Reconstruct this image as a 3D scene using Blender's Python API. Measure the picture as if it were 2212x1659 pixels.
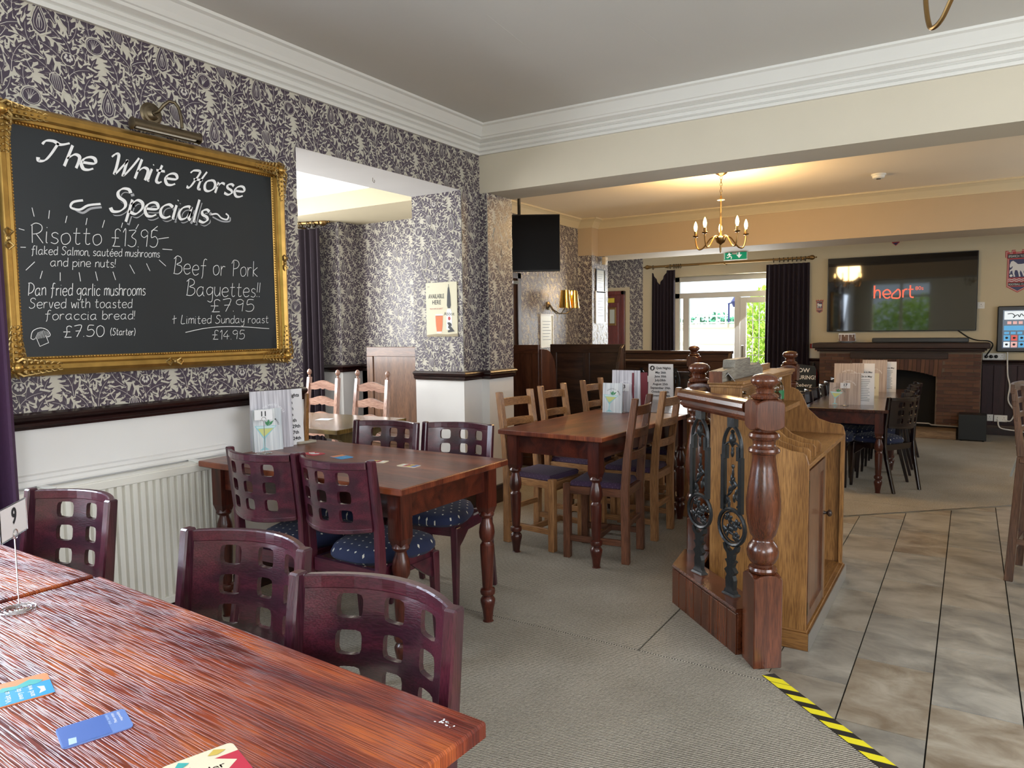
import bpy, bmesh, math, random
from mathutils import Vector, Matrix, geometry
R = math.radians
PI = math.pi
for o in list(bpy.data.objects):
    bpy.data.objects.remove(o)
SC = bpy.context.scene
COL = SC.collection

# ------------------------------------------------------------------ camera, world, light, exposure
cam_d = bpy.data.cameras.new('camera'); cam = bpy.data.objects.new('camera', cam_d); COL.objects.link(cam)
cam_d.sensor_width = 36.0; cam_d.lens = 25.506; cam_d.clip_start = 0.02; cam_d.clip_end = 200
_y, _p, _r = 0.563826, 0.0746385, -0.0127362
fw = Vector((-math.sin(_y)*math.cos(_p), math.cos(_y)*math.cos(_p), -math.sin(_p)))
rt = Vector((math.cos(_y), math.sin(_y), 0)); up = rt.cross(fw)
r2 = math.cos(_r)*rt + math.sin(_r)*up; u2 = -math.sin(_r)*rt + math.cos(_r)*up
cam.matrix_world = Matrix(((r2.x, u2.x, -fw.x, 0), (r2.y, u2.y, -fw.y, 0), (r2.z, u2.z, -fw.z, 1.35), (0, 0, 0, 1)))
SC.camera = cam
SC.view_settings.view_transform = 'Standard'; SC.view_settings.look = 'None'
SC.view_settings.gamma = 1.0; SC.view_settings.use_curve_mapping = False
SC.view_settings.exposure = 0.18
SC.cycles.use_denoising = True
SC.cycles.max_bounces = 8; SC.cycles.diffuse_bounces = 5; SC.cycles.glossy_bounces = 4
SC.cycles.transmission_bounces = 6; SC.cycles.transparent_max_bounces = 8
SC.cycles.caustics_reflective = False; SC.cycles.caustics_refractive = False
SC.cycles.sample_clamp_indirect = 6.0

W = bpy.data.worlds.new('sky'); SC.world = W; W.use_nodes = True
bg = W.node_tree.nodes['Background']; bg.inputs[0].default_value = (0.72, 0.86, 1.0, 1); bg.inputs[1].default_value = 2.2

def area(name, loc, target, sx, sy, power, color):
    d = bpy.data.lights.new(name, 'AREA'); d.shape = 'RECTANGLE'; d.size = sx; d.size_y = sy
    d.energy = power; d.color = color
    o = bpy.data.objects.new(name, d); COL.objects.link(o); o.location = loc
    o.rotation_euler = (Vector(target)-Vector(loc)).to_track_quat('-Z', 'Y').to_euler()
    return o
def sun(name, direction, strength, color):
    d = bpy.data.lights.new(name, 'SUN'); d.energy = strength; d.color = color; d.angle = R(1.0)
    o = bpy.data.objects.new(name, d); COL.objects.link(o)
    o.rotation_euler = Vector(direction).to_track_quat('-Z', 'Y').to_euler()
sun('sun', (-0.25, 0.62, -1.0), 9.0, (1.0, 0.95, 0.86))
# area lamps standing in for daylight; the right-hand windows are assumed, unseen
area('daylight_back_sky', (-1.9, -3.9, 3.9), (-1.9, 1.5, 0.6), 3.2, 1.6, 430, (0.82, 0.90, 1.0))  # unseen panel high outside above the hedge, standing in for sky
area('added_back_light', (1.15, -1.96, 1.72), (0.2, 2.5, 1.2), 1.5, 1.35, 60, (0.93, 0.96, 1.0))  # lamp in an added second back window, for reflections on the table
area('daylight_left_window', (-3.30, 0.22, 1.62), (0, 0.4, 1.2), 1.7, 1.3, 100, (0.72, 0.84, 1.0))
area('daylight_alcove_window', (-5.50, 3.2, 1.65), (-3.6, 3.4, 1.3), 2.1, 1.3, 84, (0.98, 0.97, 0.95))
area('daylight_right_window', (2.42, 1.6, 1.7), (-2, 3.0, 1.2), 2.4, 1.3, 75, (0.96, 0.97, 1.0))
area('daylight_bar_window', (2.42, 8.6, 1.7), (-2, 8.4, 1.0), 2.4, 1.3, 18, (1.0, 0.97, 0.92))
area('daylight_garden_window', (-3.45, 11.98, 1.5), (-2.6, 8.0, 0.4), 1.5, 1.4, 85, (0.95, 0.98, 1.0))

# ------------------------------------------------------------------ materials
MATS = {}
def nt_mat(name):
    m = bpy.data.materials.new(name); m.use_nodes = True
    n = m.node_tree; return m, n, n.nodes['Principled BSDF']
def mat(name, col, rough=0.5, metal=0.0, noise=0.0, nscale=20, bump=0.0, coat=0.0, spec=0.5, emit=None, estr=0.0, trans=0.0, stretch=(1, 1, 1)):
    if name in MATS: return MATS[name]
    m, n, b = nt_mat(name)
    b.inputs['Base Color'].default_value = (*col, 1); b.inputs['Roughness'].default_value = rough
    b.inputs['Metallic'].default_value = metal; b.inputs['Coat Weight'].default_value = coat
    b.inputs['Specular IOR Level'].default_value = spec
    b.inputs['Transmission Weight'].default_value = trans
    if emit: b.inputs['Emission Color'].default_value = (*emit, 1); b.inputs['Emission Strength'].default_value = estr
    tc = n.nodes.new('ShaderNodeTexCoord'); mp = n.nodes.new('ShaderNodeMapping')
    mp.inputs['Scale'].default_value = stretch
    n.links.new(tc.outputs['Object'], mp.inputs[0])
    nz = n.nodes.new('ShaderNodeTexNoise'); nz.inputs['Scale'].default_value = nscale; nz.inputs['Detail'].default_value = 5
    n.links.new(mp.outputs[0], nz.inputs[0])
    if noise:
        mx = n.nodes.new('ShaderNodeMixRGB')
        mx.inputs[1].default_value = (*[c*(1-noise) for c in col], 1); mx.inputs[2].default_value = (*[min(1, c*(1+noise)) for c in col], 1)
        n.links.new(nz.outputs[0], mx.inputs[0]); n.links.new(mx.outputs[0], b.inputs['Base Color'])
    if bump:
        bp = n.nodes.new('ShaderNodeBump'); bp.inputs['Strength'].default_value = bump; bp.inputs['Distance'].default_value = 0.004
        n.links.new(nz.outputs[0], bp.inputs['Height']); n.links.new(bp.outputs[0], b.inputs['Normal'])
    MATS[name] = m; return m

def wood(name, c1, c2, axis='x', scale=1.0, rough=0.3, coat=0.3, bump=0.15, pores=0.0, wear=None, lo=0.35, hi=0.65):
    """grain runs along `axis`; c1 dark, c2 light"""
    if name in MATS: return MATS[name]
    m, n, b = nt_mat(name); L = n.links; N = n.nodes
    tc = N.new('ShaderNodeTexCoord')
    def stretched(k, along, across):
        mp = N.new('ShaderNodeMapping')
        s = {'x': (along, across, across), 'y': (across, along, across), 'z': (across, across, along)}[axis]
        mp.inputs['Scale'].default_value = [v*k for v in s]; L.new(tc.outputs['Object'], mp.inputs[0]); return mp
    big = N.new('ShaderNodeTexNoise'); big.inputs['Scale'].default_value = 1; big.inputs['Detail'].default_value = 4; big.inputs['Distortion'].default_value = 0.6
    L.new(stretched(scale, 1.6, 14).outputs[0], big.inputs[0])
    fine = N.new('ShaderNodeTexNoise'); fine.inputs['Scale'].default_value = 1; fine.inputs['Detail'].default_value = 3
    L.new(stretched(scale, 14, 260).outputs[0], fine.inputs[0])
    rp = N.new('ShaderNodeValToRGB'); rp.color_ramp.elements[0].position = lo; rp.color_ramp.elements[1].position = hi
    rp.color_ramp.elements[0].color = (*c1, 1); rp.color_ramp.elements[1].color = (*c2, 1)
    L.new(big.outputs[0], rp.inputs[0])
    mx = N.new('ShaderNodeMixRGB'); mx.blend_type = 'MULTIPLY'; mx.inputs[0].default_value = 0.75
    rp2 = N.new('ShaderNodeValToRGB'); rp2.color_ramp.elements[0].position = 0.38; rp2.color_ramp.elements[1].position = 0.58
    rp2.color_ramp.elements[0].color = (0.42, 0.36, 0.36, 1); rp2.color_ramp.elements[1].color = (1, 1, 1, 1)
    L.new(fine.outputs[0], rp2.inputs[0]); L.new(rp.outputs[0], mx.inputs[1]); L.new(rp2.outputs[0], mx.inputs[2])
    L.new(mx.outputs[0], b.inputs['Base Color'])
    b.inputs['Roughness'].default_value = rough; b.inputs['Coat Weight'].default_value = coat; b.inputs['Coat Roughness'].default_value = 0.12
    bp = N.new('ShaderNodeBump'); bp.inputs['Strength'].default_value = bump; bp.inputs['Distance'].default_value = 0.002
    L.new(fine.outputs[0], bp.inputs['Height'])
    L.new(bp.outputs[0], b.inputs['Normal'])
    if pores:
        L.new(bp.outputs[0], b.inputs['Coat Normal'])
    MATS[name] = m; return m

MAHOG = dict(c1=(0.045, 0.008, 0.008), c2=(0.12, 0.018, 0.014))
def mah(ax): return wood('red_mahogany_'+ax, (0.035, 0.007, 0.005), (0.105, 0.020, 0.010), ax, 1.0, 0.30, 0.22)
def plum(ax): return wood('plum_stained_beech_'+ax, (0.036, 0.008, 0.017), (0.088, 0.014, 0.027), ax, 1.5, 0.28, 0.6, 0.22)
def blackwood(ax): return wood('near_black_beech_'+ax, (0.007, 0.003, 0.004), (0.014, 0.005, 0.006), ax, 1.5, 0.25, 0.3)
def oak(ax): return wood('honey_oak_'+ax, (0.24, 0.110, 0.030), (0.37, 0.185, 0.058), ax, 0.9, 0.40, 0.1, 0.15)
def darkoak(ax): return wood('dark_oak_'+ax, (0.020, 0.009, 0.006), (0.060, 0.027, 0.015), ax, 1.2, 0.36, 0.15, 0.3)
def redpine(ax): return wood('varnished_red_pine_'+ax, (0.060, 0.015, 0.006), (0.155, 0.044, 0.017), ax, 1.0, 0.25, 0.35, 0.15)
def chairoak(ax): return wood('light_oak_'+ax, (0.27, 0.125, 0.048), (0.44, 0.225, 0.090), ax, 1.2, 0.40, 0.15, 0.2)
def chairbrown(ax): return wood('mid_brown_oak_'+ax, (0.10, 0.038, 0.020), (0.19, 0.075, 0.038), ax, 1.2, 0.38, 0.15, 0.2)
PAINT_CREAM = mat('cream_wall_paint', (0.60, 0.52, 0.36), 0.75, noise=0.03, nscale=6, bump=0.02)
PAINT_BEAM = mat('beam_stone_paint', (0.60, 0.545, 0.44), 0.75, noise=0.03, nscale=6)
PAINT_TAN = mat('tan_beam_paint', (0.48, 0.375, 0.255), 0.75, noise=0.03, nscale=6)
PAINT_STONE = mat('stone_white_paint', (0.74, 0.73, 0.72), 0.6, noise=0.04, nscale=5, bump=0.03)
PAINT_CEIL = mat('ceiling_paint', (0.60, 0.585, 0.555), 0.8, noise=0.03, nscale=2.5)
PAINT_WHITE = mat('white_gloss_paint', (0.70, 0.69, 0.66), 0.45, noise=0.02, nscale=8)
RAD_WHITE = mat('radiator_enamel', (0.80, 0.78, 0.72), 0.28, coat=0.3)
PAPER_BASE = mat('wallpaper_ground', (0.56, 0.53, 0.45), 0.55, noise=0.05, nscale=3)
PAPER_LEAF = mat('wallpaper_purple_leaf', (0.060, 0.043, 0.066), 0.38, noise=0.12, nscale=8)
PAPER_VEIN = mat('wallpaper_pale_vein', (0.60, 0.57, 0.52), 0.5)
BRASS = mat('aged_brass', (0.27, 0.165, 0.065), 0.33, 1.0, noise=0.15, nscale=30)
GOLD = mat('polished_gold_shade', (0.80, 0.52, 0.14), 0.16, 1.0)
GILT = mat('gilded_plaster', (0.50, 0.30, 0.08), 0.33, 0.85, noise=0.45, nscale=16, bump=0.15)
BRONZE = mat('dull_bronze', (0.16, 0.125, 0.08), 0.38, 0.9, noise=0.2, nscale=25)
CHROME = mat('bright_wire', (0.75, 0.75, 0.76), 0.15, 1.0)
IRON = mat('black_cast_iron', (0.018, 0.020, 0.022), 0.32, 0.3, noise=0.3, nscale=60, bump=0.3)
BLACKP = mat('black_plastic', (0.012, 0.012, 0.013), 0.35)
SCREEN = mat('dark_glossy_screen', (0.004, 0.004, 0.005), 0.045, coat=0.7)
WHITEP = mat('white_plastic', (0.75, 0.75, 0.72), 0.4)
WHITE = mat('white_card', (0.80, 0.80, 0.82), 0.45)
INK = mat('black_ink', (0.012, 0.014, 0.02), 0.5)
SLATE = mat('blackboard', (0.009, 0.013, 0.017), 0.42, noise=0.25, nscale=5)
CHALK = mat('white_chalk_pen', (0.85, 0.86, 0.87), 0.6)
CHALKG = mat('grey_chalk_shade', (0.38, 0.39, 0.42), 0.6)
CURTAIN = mat('aubergine_velvet', (0.014, 0.006, 0.013), 0.8, noise=0.25, nscale=40)
VIOLET = mat('violet_curtain_cloth', (0.055, 0.020, 0.065), 0.75, noise=0.3, nscale=60, stretch=(6, 6, 1))
DADO = wood('dado_mahogany', (0.012, 0.004, 0.004), (0.030, 0.009, 0.008), 'y', 1.5, 0.28, 0.3)
GROUT = mat('dark_grout', (0.03, 0.027, 0.025), 0.9)
RED = mat('signal_red', (0.42, 0.02, 0.02), 0.4)
NAVY = mat('navy_print', (0.02, 0.025, 0.11), 0.4)
GREEN = mat('exit_green', (0.0, 0.24, 0.12), 0.4, emit=(0.0, 0.5, 0.25), estr=0.25)
YELLOW = mat('hazard_yellow', (0.78, 0.68, 0.02), 0.45)
GLASSM = mat('clear_glass', (0.95, 0.97, 0.96), 0.03, trans=1.0)

def mat_seat(name, col, dot, pitch):
    m, n, b = nt_mat(name); N = n.nodes; L = n.links
    tc = N.new('ShaderNodeTexCoord'); sp = N.new('ShaderNodeSeparateXYZ'); L.new(tc.outputs['Object'], sp.inputs[0])
    def math_(op, a, bb=None):
        k = N.new('ShaderNodeMath'); k.operation = op
        for i, v in enumerate((a, bb)):
            if v is None: continue
            if isinstance(v, (int, float)): k.inputs[i].default_value = v
            else: L.new(v, k.inputs[i])
        return k.outputs[0]
    ys = math_('MULTIPLY', sp.outputs[1], 1/pitch); row = math_('FLOOR', ys)
    xs = math_('ADD', math_('MULTIPLY', sp.outputs[0], 1/pitch), math_('MULTIPLY', row, 0.5))
    fx = math_('ABSOLUTE', math_('SUBTRACT', math_('FRACT', xs), 0.5)); fy = math_('ABSOLUTE', math_('SUBTRACT', math_('FRACT', ys), 0.5))
    d = math_('LESS_THAN', math_('ADD', fx, fy), 0.13)
    mx = N.new('ShaderNodeMixRGB'); mx.inputs[1].default_value = (*col, 1); mx.inputs[2].default_value = (*dot, 1)
    L.new(d, mx.inputs[0]); L.new(mx.outputs[0], b.inputs['Base Color'])
    b.inputs['Roughness'].default_value = 0.85; b.inputs['Sheen Weight'].default_value = 0.05
    nz = N.new('ShaderNodeTexNoise'); nz.inputs['Scale'].default_value = 400; bp = N.new('ShaderNodeBump'); bp.inputs['Strength'].default_value = 0.4; bp.inputs['Distance'].default_value = 0.002
    L.new(nz.outputs[0], bp.inputs['Height']); L.new(bp.outputs[0], b.inputs['Normal'])
    return m
SEAT_BLUE = mat_seat('navy_moquette', (0.004, 0.009, 0.042), (0.55, 0.52, 0.42), 0.042)
SEAT_PURPLE = mat_seat('purple_weave', (0.036, 0.013, 0.046), (0.14, 0.09, 0.13), 0.016)

def mat_carpet():
    m, n, b = nt_mat('ribbed_beige_carpet'); N = n.nodes; L = n.links
    tc = N.new('ShaderNodeTexCoord'); mp = N.new('ShaderNodeMapping'); mp.inputs['Rotation'].default_value = (0, 0, R(42)); L.new(tc.outputs['Object'], mp.inputs[0])
    wv = N.new('ShaderNodeTexWave'); wv.inputs['Scale'].default_value = 36; wv.inputs['Distortion'].default_value = 1.6; wv.inputs['Detail'].default_value = 1; wv.inputs['Detail Scale'].default_value = 3
    L.new(mp.outputs[0], wv.inputs[0])
    nz = N.new('ShaderNodeTexNoise'); nz.inputs['Scale'].default_value = 95; nz.inputs['Detail'].default_value = 5; nz.inputs['Roughness'].default_value = 0.7; L.new(tc.outputs['Object'], nz.inputs[0])
    big = N.new('ShaderNodeTexNoise'); big.inputs['Scale'].default_value = 2.2; big.inputs['Detail'].default_value = 6; L.new(tc.outputs['Object'], big.inputs[0])
    ad = N.new('ShaderNodeMath'); ad.operation = 'MULTIPLY'; L.new(wv.outputs[1], ad.inputs[0]); L.new(nz.outputs[0], ad.inputs[1])
    rp = N.new('ShaderNodeValToRGB'); rp.color_ramp.elements[0].position = 0.10; rp.color_ramp.elements[1].position = 0.42
    rp.color_ramp.elements[0].color = (0.115, 0.102, 0.083, 1); rp.color_ramp.elements[1].color = (0.52, 0.465, 0.385, 1)
    L.new(ad.outputs[0], rp.inputs[0])
    mx = N.new('ShaderNodeMixRGB'); mx.blend_type = 'MULTIPLY'; mx.inputs[0].default_value = 0.7
    r2_ = N.new('ShaderNodeValToRGB'); r2_.color_ramp.elements[0].position = 0.3; r2_.color_ramp.elements[1].position = 0.7
    r2_.color_ramp.elements[0].color = (0.62, 0.60, 0.56, 1); r2_.color_ramp.elements[1].color = (1, 1, 1, 1)
    L.new(big.outputs[0], r2_.inputs[0]); L.new(rp.outputs[0], mx.inputs[1]); L.new(r2_.outputs[0], mx.inputs[2]); L.new(mx.outputs[0], b.inputs['Base Color'])
    bp = N.new('ShaderNodeBump'); bp.inputs['Strength'].default_value = 0.7; bp.inputs['Distance'].default_value = 0.004
    L.new(ad.outputs[0], bp.inputs['Height']); L.new(bp.outputs[0], b.inputs['Normal']); b.inputs['Roughness'].default_value = 0.95
    return m
CARPET = mat_carpet()

def mat_tile(i):
    m, n, b = nt_mat('slate_tile_%d' % i); N = n.nodes; L = n.links
    tc = N.new('ShaderNodeTexCoord'); mp = N.new('ShaderNodeMapping'); mp.inputs['Scale'].default_value = (1.5, 2.3, 1); mp.inputs['Rotation'].default_value = (0, 0, R(12*i)); L.new(tc.outputs['Object'], mp.inputs[0])
    nz = N.new('ShaderNodeTexNoise'); nz.inputs['Scale'].default_value = 2.2+0.4*i; nz.inputs['Detail'].default_value = 9; nz.inputs['Roughness'].default_value = 0.62; nz.inputs['Distortion'].default_value = 0.5
    L.new(mp.outputs[0], nz.inputs[0])
    rp = N.new('ShaderNodeValToRGB'); e = rp.color_ramp.elements
    cols = [((0.19, 0.17, 0.14), (0.33, 0.30, 0.25), (0.45, 0.42, 0.36)), ((0.18, 0.175, 0.16), (0.30, 0.285, 0.25), (0.44, 0.42, 0.37)), ((0.20, 0.155, 0.11), (0.31, 0.265, 0.205), (0.44, 0.40, 0.33))][i % 3]
    e[0].position = 0.33; e[0].color = (*cols[0], 1); e[1].position = 0.68; e[1].color = (*cols[2], 1); k = e.new(0.5); k.color = (*cols[1], 1)
    L.new(nz.outputs[0], rp.inputs[0]); L.new(rp.outputs[0], b.inputs['Base Color'])
    b.inputs['Roughness'].default_value = 0.30; b.inputs['Specular IOR Level'].default_value = 0.6
    bp = N.new('ShaderNodeBump'); bp.inputs['Strength'].default_value = 0.35; bp.inputs['Distance'].default_value = 0.006; L.new(nz.outputs[0], bp.inputs['Height']); L.new(bp.outputs[0], b.inputs['Normal'])
    return m
TILES = [mat_tile(i) for i in range(3)]

def mat_tabletop(name, c1, c2, c3, rough, porescale, strength, coat=0.5):
    """open-pored oak veneer, stained; grain along x; the pores catch the light"""
    m, n, b = nt_mat(name); N = n.nodes; L = n.links
    tc = N.new('ShaderNodeTexCoord')
    mp = N.new('ShaderNodeMapping'); mp.inputs['Scale'].default_value = (2.0, 9, 4); mp.inputs['Rotation'].default_value = (0, 0, R(3)); L.new(tc.outputs['Object'], mp.inputs[0])
    big = N.new('ShaderNodeTexNoise'); big.inputs['Scale'].default_value = 1; big.inputs['Detail'].default_value = 5; big.inputs['Distortion'].default_value = 0.8; L.new(mp.outputs[0], big.inputs[0])
    rp = N.new('ShaderNodeValToRGB'); e = rp.color_ramp.elements; e[0].position = 0.36; e[0].color = (*c1, 1); e[1].position = 0.66; e[1].color = (*c3, 1); k = e.new(0.5); k.color = (*c2, 1)
    L.new(big.outputs[0], rp.inputs[0])
    mp2 = N.new('ShaderNodeMapping'); mp2.inputs['Scale'].default_value = (7*porescale, 300*porescale, 4); mp2.inputs['Rotation'].default_value = (0, 0, R(3)); L.new(tc.outputs['Object'], mp2.inputs[0])
    fine = N.new('ShaderNodeTexNoise'); fine.inputs['Scale'].default_value = 1; fine.inputs['Detail'].default_value = 2; fine.inputs['Distortion'].default_value = 0.0; L.new(mp2.outputs[0], fine.inputs[0])
    pr = N.new('ShaderNodeValToRGB'); pr.color_ramp.elements[0].position = 0.42; pr.color_ramp.elements[1].position = 0.56; L.new(fine.outputs[0], pr.inputs[0])
    mx = N.new('ShaderNodeMixRGB'); mx.blend_type = 'MULTIPLY'; mx.inputs[0].default_value = 0.8
    mul = N.new('ShaderNodeMixRGB'); mul.inputs[1].default_value = (0.42, 0.30, 0.34, 1); mul.inputs[2].default_value = (1, 1, 1, 1); L.new(pr.outputs[0], mul.inputs[0])
    L.new(rp.outputs[0], mx.inputs[1]); L.new(mul.outputs[0], mx.inputs[2]); L.new(mx.outputs[0], b.inputs['Base Color'])
    bp = N.new('ShaderNodeBump'); bp.inputs['Strength'].default_value = strength; bp.inputs['Distance'].default_value = 0.0015; L.new(pr.outputs[0], bp.inputs['Height'])
    L.new(bp.outputs[0], b.inputs['Normal']); L.new(bp.outputs[0], b.inputs['Coat Normal'])
    b.inputs['Roughness'].default_value = rough; b.inputs['Coat Weight'].default_value = coat; b.inputs['Coat Roughness'].default_value = 0.15
    return m
TOP_NEAR = mat_tabletop('orange_red_tabletop', (0.12, 0.012, 0.008), (0.28, 0.045, 0.012), (0.50, 0.120, 0.024), 0.30, 1.0, 0.55, 0.3)
TOP_MID = mat_tabletop('red_brown_tabletop', (0.10, 0.020, 0.009), (0.17, 0.038, 0.015), (0.30, 0.080, 0.028), 0.33, 1.2, 0.2, 0.12)
TOP_DARK = mat_tabletop('dark_tabletop', (0.025, 0.008, 0.007), (0.045, 0.014, 0.010), (0.070, 0.022, 0.016), 0.18, 1.2, 0.15)
TOP_OAK = mat_tabletop('olive_oak_tabletop', (0.11, 0.075, 0.020), (0.19, 0.13, 0.035), (0.27, 0.19, 0.06), 0.16, 1.0, 0.1)

# ------------------------------------------------------------------ mesh helpers
class MB:
    def __init__(s): s.bm = bmesh.new()
    def verts(s, pts): return [s.bm.verts.new(p) for p in pts]
    def face(s, vs):
        try: return s.bm.faces.new(vs)
        except ValueError: return None
    def box(s, x0, x1, y0, y1, z0, z1):
        v = s.verts([(x, y, z) for x in (x0, x1) for y in (y0, y1) for z in (z0, z1)])
        for f in ((0, 1, 3, 2), (4, 6, 7, 5), (0, 4, 5, 1), (2, 3, 7, 6), (0, 2, 6, 4), (1, 5, 7, 3)): s.face([v[i] for i in f])
        return s
    def hexa(s, b, t):
        """8-corner solid: b and t are 4 points each, same winding (counter-clockwise from above)"""
        v = s.verts(list(b)+list(t))
        s.face([v[3], v[2], v[1], v[0]]); s.face(v[4:8])
        for i in range(4): j = (i+1) % 4; s.face([v[i], v[j], v[4+j], v[4+i]])
        return s
    def beam(s, p0, p1, w, d, up=(0, 0, 1), w1=None, d1=None):
        """bar from p0 to p1, width w across, depth d along `up`"""
        p0 = Vector(p0); p1 = Vector(p1); a = (p1-p0).normalized(); u = Vector(up); sd = a.cross(u)
        if sd.length < 1e-5: sd = a.cross(Vector((1, 0, 0)))
        sd.normalize(); u = sd.cross(a).normalized()
        w1 = w if w1 is None else w1; d1 = d if d1 is None else d1
        q = lambda p, ww, dd: [p+sd*ww/2*i+u*dd/2*j for i, j in ((-1, -1), (1, -1), (1, 1), (-1, 1))]
        return s.hexa(q(p0, w, d), q(p1, w1, d1))
    def prism(s, poly, axis, a, b):
        """extrude 2d polygon along axis; poly in the other two axes in order (xyz)"""
        def P(q, t): return {'x': (t, q[0], q[1]), 'y': (q[0], t, q[1]), 'z': (q[0], q[1], t)}[axis]
        va = s.verts([P(q, a) for q in poly]); vb = s.verts([P(q, b) for q in poly]); n = len(poly)
        for t in geometry.tessellate_polygon([[Vector((q[0], q[1], 0)) for q in poly]]):
            s.face([va[i] for i in t]); s.face([vb[i] for i in reversed(t)])
        for i in range(n): j = (i+1) % n; s.face([va[i], vb[i], vb[j], va[j]])
        return s
    def lathe(s, prof, c=(0, 0, 0), n=20, axis='z', ang=0):
        c = Vector(c); rings = []
        for r, h in prof:
            ring = []
            for i in range(n):
                t = 2*PI*i/n+ang; q = (r*math.cos(t), r*math.sin(t), h)
                if axis == 'x': q = (q[2], q[0], q[1])
                if axis == 'y': q = (q[0], q[2], q[1])
                ring.append(s.bm.verts.new(c+Vector(q)))
            rings.append(ring)
        for a, b in zip(rings, rings[1:]):
            for i in range(n): j = (i+1) % n; s.face([a[i], a[j], b[j], b[i]])
        s.face(list(reversed(rings[0]))); s.face(rings[-1])
        return s
    def tube(s, pts, r, n=8, r1=None, flat=None, closed=False, cap=True):
        pts = [Vector(p) for p in pts]; m = len(pts); rings = []; prev = None
        for k, p in enumerate(pts):
            if closed: t = pts[(k+1) % m]-pts[k-1]
            else: t = pts[min(k+1, m-1)]-pts[max(k-1, 0)]
            t.normalize()
            if prev is None:
                a = t.orthogonal().normalized()
                if flat is not None:
                    a = Vector(flat)-t*t.dot(Vector(flat)); a.normalize()
            else:
                a = prev-t*prev.dot(t)
                if a.length < 1e-6: a = t.orthogonal()
                a.normalize()
            prev = a; bb = t.cross(a); rr = r if r1 is None else r+(r1-r)*k/(m-1)
            rings.append([s.bm.verts.new(p+(a*math.cos(2*PI*i/n)+bb*math.sin(2*PI*i/n))*rr) for i in range(n)])
        prs = list(zip(rings, rings[1:]))+([(rings[-1], rings[0])] if closed else [])
        for a, b in prs:
            for i in range(n): j = (i+1) % n; s.face([a[i], a[j], b[j], b[i]])
        if not closed and cap: s.face(list(reversed(rings[0]))); s.face(rings[-1])
        return s
    def ball(s, c, r, n=10, sc=(1, 1, 1), m=None):
        mm = Matrix.Translation(c) @ (m if m else Matrix.Identity(4)) @ Matrix.Diagonal((r*sc[0], r*sc[1], r*sc[2], 1))
        bmesh.ops.create_uvsphere(s.bm, u_segments=n, v_segments=max(5, n*2//3), radius=1, matrix=mm); return s
    def sweep(s, prof, path, up=(0, 0, 1), cap=True, closed=False):
        """sweep profile (out, up) along polyline path in the horizontal plane; out = left side of travel, mitred"""
        pts = [Vector(p) for p in path]; rings = []; m = len(pts)
        for k, p in enumerate(pts):
            if closed: d0 = (pts[k]-pts[k-1]).normalized(); d1 = (pts[(k+1) % m]-pts[k]).normalized()
            else:
                d0 = (pts[k]-pts[k-1]).normalized() if k else (pts[1]-pts[0]).normalized()
                d1 = (pts[k+1]-pts[k]).normalized() if k < m-1 else d0
            U = Vector(up); n0 = U.cross(d0); n1 = U.cross(d1); nn = (n0+n1).normalized(); nn = nn/max(0.2, nn.dot(n0))
            rings.append([s.bm.verts.new(p+nn*o+U*h) for o, h in prof])
        prs = list(zip(rings, rings[1:]))+([(rings[-1], rings[0])] if closed else [])
        for a, b in prs:
            for i in range(len(prof)): j = (i+1) % len(prof); s.face([a[i], b[i], b[j], a[j]])
        if cap and not closed: s.face(rings[0]); s.face(list(reversed(rings[-1])))
        return s
    def done(s, name, material, parent=None, bevel=0.0, smooth=False, seg=1, loc=None, rot=None, fix=True):
        bm = s.bm
        if fix: bmesh.ops.recalc_face_normals(bm, faces=bm.faces)
        if bevel:
            es = [e for e in bm.edges if len(e.link_faces) == 2 and e.calc_face_angle(0) > 0.6]
            bmesh.ops.bevel(bm, geom=es, offset=bevel, segments=seg, affect='EDGES', clamp_overlap=True, profile=0.6)
        me = bpy.data.meshes.new(name); bm.to_mesh(me); bm.free()
        me.materials.append(material)
        if smooth: me.shade_smooth(); me.set_sharp_from_angle(angle=R(38))
        o = bpy.data.objects.new(name, me); COL.objects.link(o)
        if parent: o.parent = parent
        if loc is not None: o.location = loc
        if rot is not None: o.rotation_euler = rot
        return o
def box(name, material, x0, x1, y0, y1, z0, z1, parent=None, bevel=0.0, **k): return MB().box(x0, x1, y0, y1, z0, z1).done(name, material, parent, bevel, **k)
def thing(name, label, cat, loc=(0, 0, 0), rz=0.0, group=None):
    o = bpy.data.objects.new(name, None); COL.objects.link(o); o.location = loc; o.rotation_euler = (0, 0, rz); o.empty_display_size = 0.05
    o['label'] = label; o['category'] = cat
    if group: o['group'] = group
    return o
def tag(o, label, cat, group=None):
    o['label'] = label; o['category'] = cat
    if group: o['group'] = group
    return o
def struct(o): o['kind'] = 'structure'; return o
def stuff(o): o['kind'] = 'stuff'; return o
def copy_tree(o, parent=None):
    c = o.copy(); COL.objects.link(c); c.parent = parent
    for ch in list(o.children): copy_tree(ch, c)
    return c
def place(proto, used, x, y, z, rz, label, group):
    o = proto if not used else copy_tree(proto)
    o.location = (x, y, z); o.rotation_euler = (0, 0, rz); o['label'] = label; o['group'] = group
    return o
def rounded(w, h, r, n=3):
    pts = []
    for cx, cy, a0 in ((w/2-r, h/2-r, 0), (-w/2+r, h/2-r, 90), (-w/2+r, -h/2+r, 180), (w/2-r, -h/2+r, 270)):
        for i in range(n+1): a = R(a0+90*i/n); pts.append((cx+r*math.cos(a), cy+r*math.sin(a)))
    return pts

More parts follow.
